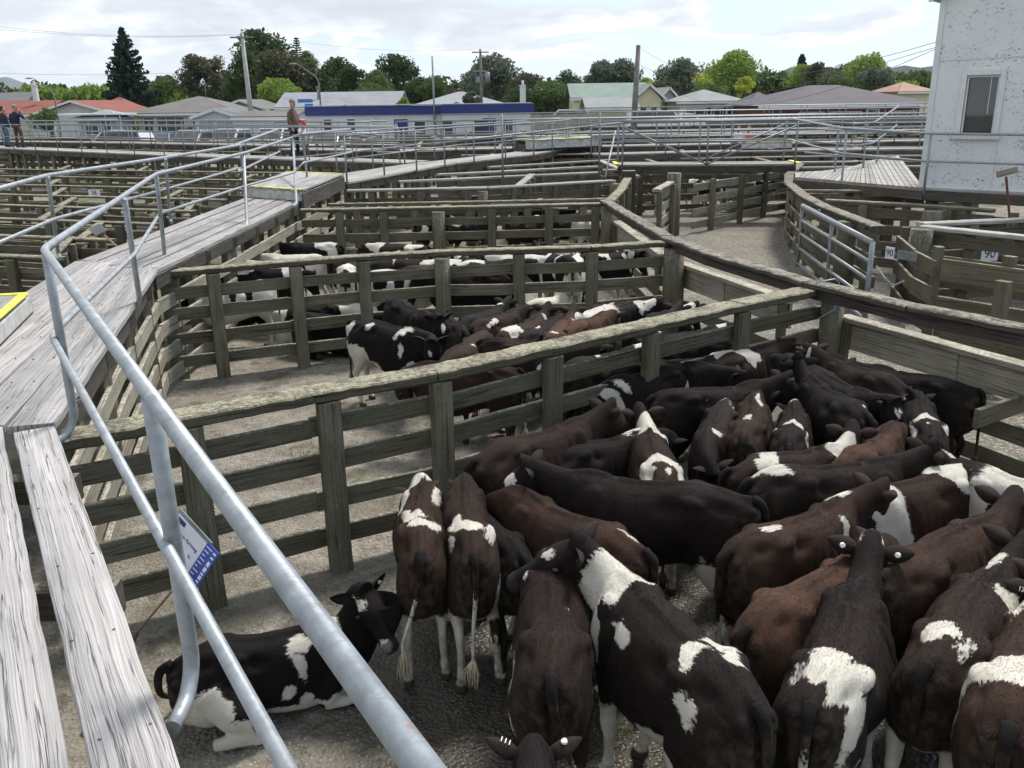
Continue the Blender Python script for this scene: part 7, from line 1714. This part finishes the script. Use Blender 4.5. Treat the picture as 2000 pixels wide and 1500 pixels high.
# ================================================================ trees
def leafcards(mb, c, r, n, size, rnd, flat=.8, droop=0.):
    for _ in range(n):
        while True:
            p = Vv((rnd.uniform(-1, 1), rnd.uniform(-1, 1), rnd.uniform(-1, 1)))
            if .25 < p.length < 1: break
        p = p * (.55 + .45 * rnd.random()) if rnd.random() < .35 else p.normalized() * rnd.uniform(.75, 1.04)
        q = Vv(c) + Vv((p.x * r[0], p.y * r[1], p.z * r[2])); s = size * rnd.uniform(.5, 1.3)
        a = Vv((rnd.gauss(0, 1), rnd.gauss(0, 1), rnd.gauss(0, 1) * flat)).normalized(); b = a.orthogonal().normalized(); b = (b * math.cos(rnd.random() * 6) + a.cross(b) * math.sin(rnd.random() * 6)); a2 = a.cross(b)
        k = len(mb.v); mb.v.extend([tuple(q - b * s - a2 * s * .3), tuple(q + a2 * s * .55 - b * s * .1), tuple(q + b * s + a2 * s * .1), tuple(q - a2 * s * .6 + b * s * .15)]); mb.face((k, k + 1, k + 2, k + 3))
def tree(px, w, top, base, Y, mat, label, kind='round', seed=0, n=None, group='trees behind the houses', name=None, z0=None):
    """px: column, w: crown width (px), top/base rows of the crown"""
    rnd = random.Random(seed * 77 + int(px)); t = atd(px, top, Y); b = atd(px, base, Y); W = w / F * Y * (1.25 if kind == 'round' else 1.05); Hc = t.z - max(b.z, .3); cz = max(b.z, .3)
    root = empty(name or {'conifer': 'conifer', 'pine': 'norfolk_pine', 'round': 'broadleaf_tree', 'bush': 'bush'}[kind], Vv((t.x, Y, 0)), label, 'bush' if kind == 'bush' else 'tree', group if kind != 'bush' else None)
    tr = MB(); X, h = t.x, t.z
    if kind in ('round', 'bush'):
        nl = 9 if kind == 'bush' else 20 + int(W * 1.1); lobes = []
        for i in range(nl):
            f = (i + .5) / nl; ang = rnd.random() * 6.28; zf = rnd.random() ** .8
            prof = math.sin(math.pi * min(1, (zf * .80 + .16))) ** .6
            rad = W * .5 * prof * (rnd.random() ** .5) * .80; lr = W * rnd.uniform(.13, .25)
            zc = cz + lr * .5 + (Hc - lr * 1.3) * zf
            lobes.append((Vv((X + rad * math.cos(ang), Y + rad * math.sin(ang), zc)), lr))
        lobes.append((Vv((X + rnd.uniform(-.08, .08) * W, Y, h - W * .13)), W * .14))
        c = MB(); per = int((n or 3800) * 1.5 / len(lobes)); sz = max(.10, min(.34, W * .028))
        for lc, lr in lobes: leafcards(c, lc, (lr, lr, lr * .78), per, sz, rnd)
        c.build('crown', M[mat], root)
        tr.tube([(X, Y, -.1), (X + .1, Y, cz + Hc * .3), (X, Y, cz + Hc * .6)], [W * .035 + .08, W * .028 + .05, W * .012], 8)
        for lc, lr in lobes[::2]: tr.tube([(X, Y, cz + Hc * .12), lc], [W * .014 + .02, .03], 5)
    elif kind == 'conifer':
        c = MB(); nt_ = 26
        for i in range(nt_):
            f = i / (nt_ - 1); z = cz + Hc * f * .97; rr_ = W * .5 * (1 - f) ** .80 * rnd.uniform(.78, 1.12) + .15
            nb_ = int(10 * (1 - f * .6)) + 3; a0 = rnd.random() * 6
            for k in range(nb_):
                a = a0 + k * 6.283 / nb_ + rnd.uniform(-.2, .2); L = rr_ * rnd.uniform(.7, 1.15)
                for j in range(int(9 + L * 7)):
                    u = rnd.random() ** .7; p = Vv((X + math.cos(a) * L * u, Y + math.sin(a) * L * u, z - L * .22 * math.sin(u * 2.4) + .10 * L * u + rnd.gauss(0, .08)))
                    leafcards(c, p, (.20 + .10 * L * (1 - u), .20 + .10 * L * (1 - u), .12), 3, .20, rnd, .5)
        c.build('crown', M[mat], root); tr.tube([(X, Y, -.1), (X, Y, h - .3)], [.35, .04], 8)
    elif kind == 'pine':
        c = MB()
        for i in range(9):
            f = i / 9; z = cz + Hc * f; rr_ = W * .5 * (1 - f) ** .8 + .12
            for k in range(7):
                a = k * .9 + i; 
                for j in range(14):
                    u = rnd.random(); leafcards(c, (X + math.cos(a) * rr_ * u, Y + math.sin(a) * rr_ * u, z + u * .12), (.12, .12, .05), 2, .12, rnd, .4)
        c.build('crown', M[mat], root); tr.tube([(X, Y, -.1), (X, Y, h)], [.16, .03], 8)
    tr.build('trunk', M['bark'], root)
tree(236, 112, 52, 222, 128, 'lf_conifer', 'tall dark conifer, the pointed one behind the red-roofed house', 'conifer', 1)
TR = [(318, 62, 145, 205, 150, 'lf_mid', 'loose green tree just right of the dark conifer'), (270, 40, 168, 205, 155, 'lf_mid', 'low green tree peeping beside the conifer foot'),
 (378, 72, 102, 190, 140, 'lf_brown', 'bronze-leaved gum tree, left of its pair'), (422, 50, 106, 190, 143, 'lf_brown', 'bronze-leaved gum tree, right of its pair, thinner crown'),
 (455, 44, 152, 200, 132, 'lf_mid', 'olive-green tree between the gums and the big oak'), (502, 96, 52, 170, 135, 'lf_dark', 'tallest broadleaf tree with a domed top behind the concrete pole'),
 (545, 100, 92, 195, 124, 'lf_brown', 'broad bronze-green tree in front of the tallest dome'), (478, 70, 95, 200, 128, 'lf_dark', 'dark green mass at the left side of the tallest dome'),
 (540, 72, 150, 205, 110, 'lf_light', 'bright green round tree beside the street lamp'), (604, 42, 110, 195, 128, 'lf_mid', 'yellow-green tree right behind the street lamp'), (598, 32, 98, 150, 150, 'lf_dark', 'small dark crown high behind the street lamp'),
 (650, 76, 108, 200, 138, 'lf_dark', 'dark bushy tree right of the street lamp, three rounded tops'), (690, 60, 122, 200, 134, 'lf_dark', 'dark tree above the lilac roof'), (620, 60, 140, 200, 126, 'lf_dark', 'dark tree filling in above the lilac roof left'),
 (770, 76, 102, 195, 140, 'lf_dark', 'tall dark tree with a peaked top above the blue house'), (735, 60, 135, 200, 130, 'lf_mid', 'green tree left of the peaked dark one'), (722, 60, 158, 205, 122, 'lf_mid', 'pale shrubby tree over the lilac roof ridge'),
 (820, 60, 148, 205, 132, 'lf_dark', 'dark tree behind the pale mast'), (850, 54, 146, 205, 128, 'lf_mid', 'green tree right of the pale mast'), (888, 40, 172, 205, 135, 'lf_red', 'copper-coloured low tree behind the blue house'),
 (962, 88, 100, 210, 122, 'lf_grey', 'large grey-green tree beside the transformer pole'), (920, 50, 135, 205, 126, 'lf_grey', 'grey-green shoulder tree left of the transformer pole'), (1030, 66, 140, 208, 118, 'lf_brown', 'olive rounded tree right of the transformer pole'),
 (1075, 84, 155, 212, 110, 'lf_mid', 'broad green tree left of the yellow house'), (1012, 50, 165, 212, 108, 'lf_dark', 'dark low tree at the foot of the grey-green one'), (1108, 46, 134, 190, 140, 'lf_dark', 'dark tree peeping left of the green roof'),
 (1172, 70, 116, 180, 150, 'lf_grey', 'pale willow-like tree behind the green roof, left half'), (1215, 66, 112, 185, 148, 'lf_grey', 'pale grey-green tree behind the green roof, right half'), (1262, 30, 150, 175, 150, 'lf_lime', 'small lime-yellow tree right of the dark pole'),
 (1330, 80, 108, 190, 128, 'lf_grey', 'open grey-green gum tree above the cream house'), (1300, 60, 156, 195, 124, 'lf_brown', 'brownish shrubs between the two cream houses'), (1395, 56, 126, 190, 124, 'lf_lime', 'lime-green tree beneath the tall fresh green one'),
 (1440, 78, 96, 170, 118, 'lf_light', 'tall fresh green tree leaning right above the cream house'), (1455, 30, 148, 190, 112, 'lf_lime', 'narrow lime-green shrub at the corner of the cream house'), (1385, 50, 160, 195, 112, 'lf_mid', 'low green tree over the cream house roof'),
 (1565, 50, 122, 175, 150, 'lf_light', 'light green tree left of the brown one behind the brick roof'), (1598, 54, 120, 175, 140, 'lf_brown', 'olive-brown tree behind the brick roof'), (1625, 50, 135, 172, 125, 'lf_grey', 'pale flowering tree over the brick roof ridge'),
 (1660, 54, 120, 172, 150, 'lf_dark', 'dark tree in the middle behind the brick roof'), (1702, 76, 100, 168, 135, 'lf_light', 'tall fresh green tree at the right behind the brick roof'), (1712, 64, 128, 170, 122, 'lf_grey', 'pale green tree in front of the tall fresh one'),
 (1800, 52, 136, 178, 130, 'lf_mid', 'bright green tree beside the white building'), (1640, 40, 146, 172, 118, 'lf_mid', 'small bronze shrub tree over the roof'), (1500, 60, 145, 175, 190, 'lf_mid', 'green tree on the rise left of the white roofs'), (1760, 50, 158, 175, 125, 'lf_light', 'light green hedge tree above the brick roof end')]
for i, (px, w_, tp, bs, Y, mt_, lb) in enumerate(TR): tree(px, w_, tp, bs, Y, mt_, lb, 'round', i, n=3600 if w_ > 50 else 2000)
tree(578, 22, 72, 112, 160, 'lf_dark', 'small tiered norfolk pine against the sky', 'pine', 5)
tree(1567, 22, 108, 150, 165, 'lf_conifer', 'small dark conifer tip behind the light green tree', 'conifer', 6)
for i, (px, w_, tp, bs, Y, mt_, lb) in enumerate([(92, 66, 210, 258, 70, 'lf_mid', 'round clipped green bush beside the far left walkway'), (788, 34, 190, 225, 75, 'lf_light', 'light green shrub over the office roof, left one'), (675, 20, 205, 222, 84, 'lf_light', 'small light shrub in front of the lilac-roofed house'), (890, 40, 200, 218, 84, 'lf_grey', 'grey-green bush in front of the blue house'), (922, 34, 178, 212, 86, 'lf_grey', 'grey bush at the foot of the transformer pole'), (265, 14, 232, 262, 70, 'lf_light', 'small pot-sized light green shrub by the carport'), (372, 20, 248, 262, 68, 'lf_mid', 'small shrub by the garage')]):
    tree(px, w_, tp, bs, Y, M and mt_, lb, 'bush', i, n=1500)
# hedge-like tree belt far behind, hills and mountain
def belt(name, pts, Y, mat, kind, seed, n=900, size=.5):
    rnd = random.Random(seed); c = MB()
    for (px, top) in pts:
        t = atd(px, top, Y); r = max(1.2, t.z * .45)
        leafcards(c, (t.x, Y, t.z - r * .8), (r * 1.3, r, r * .85), n // len(pts) * 1, size, rnd)
        leafcards(c, (t.x, Y, (t.z - r) * .4), (r * 1.3, r, max(1, t.z * .4)), n // len(pts), size, rnd)
    o = c.build(name, M[mat]); tag(o, kind, 'tree belt', kind='stuff')
belt('tree_belt', [(x, (160 if 430 < x < 1130 else 170) + 7 * math.sin(x * .05) + 5 * math.sin(x * .13)) for x in range(-40, 1860, 20)], 175, 'lf_dark', 'continuous belt of trees far behind the houses', 3, n=26000, size=.55)
belt('tree_belt', [(x, 150 + 10 * math.sin(x * .045) + 6 * math.sin(x * .17)) for x in range(1450, 1830, 17)], 160, 'lf_mid', 'mixed green trees on the rise behind the brick building', 7, n=15000, size=.5)
belt('tree_belt', [(x, 172 + 6 * math.sin(x * .06)) for x in range(60, 350, 17)], 150, 'lf_light', 'light green hedge trees behind the red-roofed house', 8, n=9000, size=.42)
def ridge(name, pts, Y, D, mat):
    vs = []; fs = []
    P_ = [atd(px, py, Y) for px, py in pts]
    for j, k in enumerate((0, .5, 1, .5, 0)):
        for p in P_: vs.append((p.x * (1 + (j - 2) * D / Y * .5), Y + (j - 2) * D * .5, (p.z + noise.noise((p.x * .01, j * 3.1, 1)) * p.z * .15) * k - (2 if k == 0 else 0)))
    n = len(P_); fs = [(j * n + i, j * n + i + 1, (j + 1) * n + i + 1, (j + 1) * n + i) for j in range(4) for i in range(n - 1)]
    me = bpy.data.meshes.new(name); me.from_pydata(vs, [], fs); me.materials.append(M[mat]); o = bpy.data.objects.new(name, me); col.objects.link(o); tag(o, kind='structure')
ridge('hills', [(x, 172 - 34 * math.exp(-((x - 1560) / 110) ** 2) * 1.0 - 42 * math.exp(-((x - 1790) / 150) ** 2) - 3 * math.sin(x * .09)) for x in range(1350, 2150, 16)], 900, 260, 'hill')
ridge('mountain', [(-200, 150), (-120, 148), (-60, 162), (-20, 158), (5, 153), (14, 152), (24, 155), (40, 162), (58, 166), (75, 165), (95, 172), (130, 182), (180, 196)], 5200, 1200, 'mount')
# air: a pale haze box round everything
hz = MB(); hz.box((0, 3300, 600), (9600, 7600, 1240)); 
m = bpy.data.materials.new('haze_air'); m.use_nodes = True; nt = m.node_tree; nt.nodes.remove(nt.nodes['Principled BSDF'])
pv = nt.nodes.new('ShaderNodeVolumePrincipled'); pv.inputs['Density'].default_value = .00005; pv.inputs['Color'].default_value = (.82, .90, 1, 1); pv.inputs['Anisotropy'].default_value = .2
nt.links.new(pv.outputs[0], nt.nodes['Material Output'].inputs['Volume'])
USE_HAZE = True
if USE_HAZE: tag(hz.build('haze', m), 'thin pale haze over the far hills', 'haze', kind='stuff')
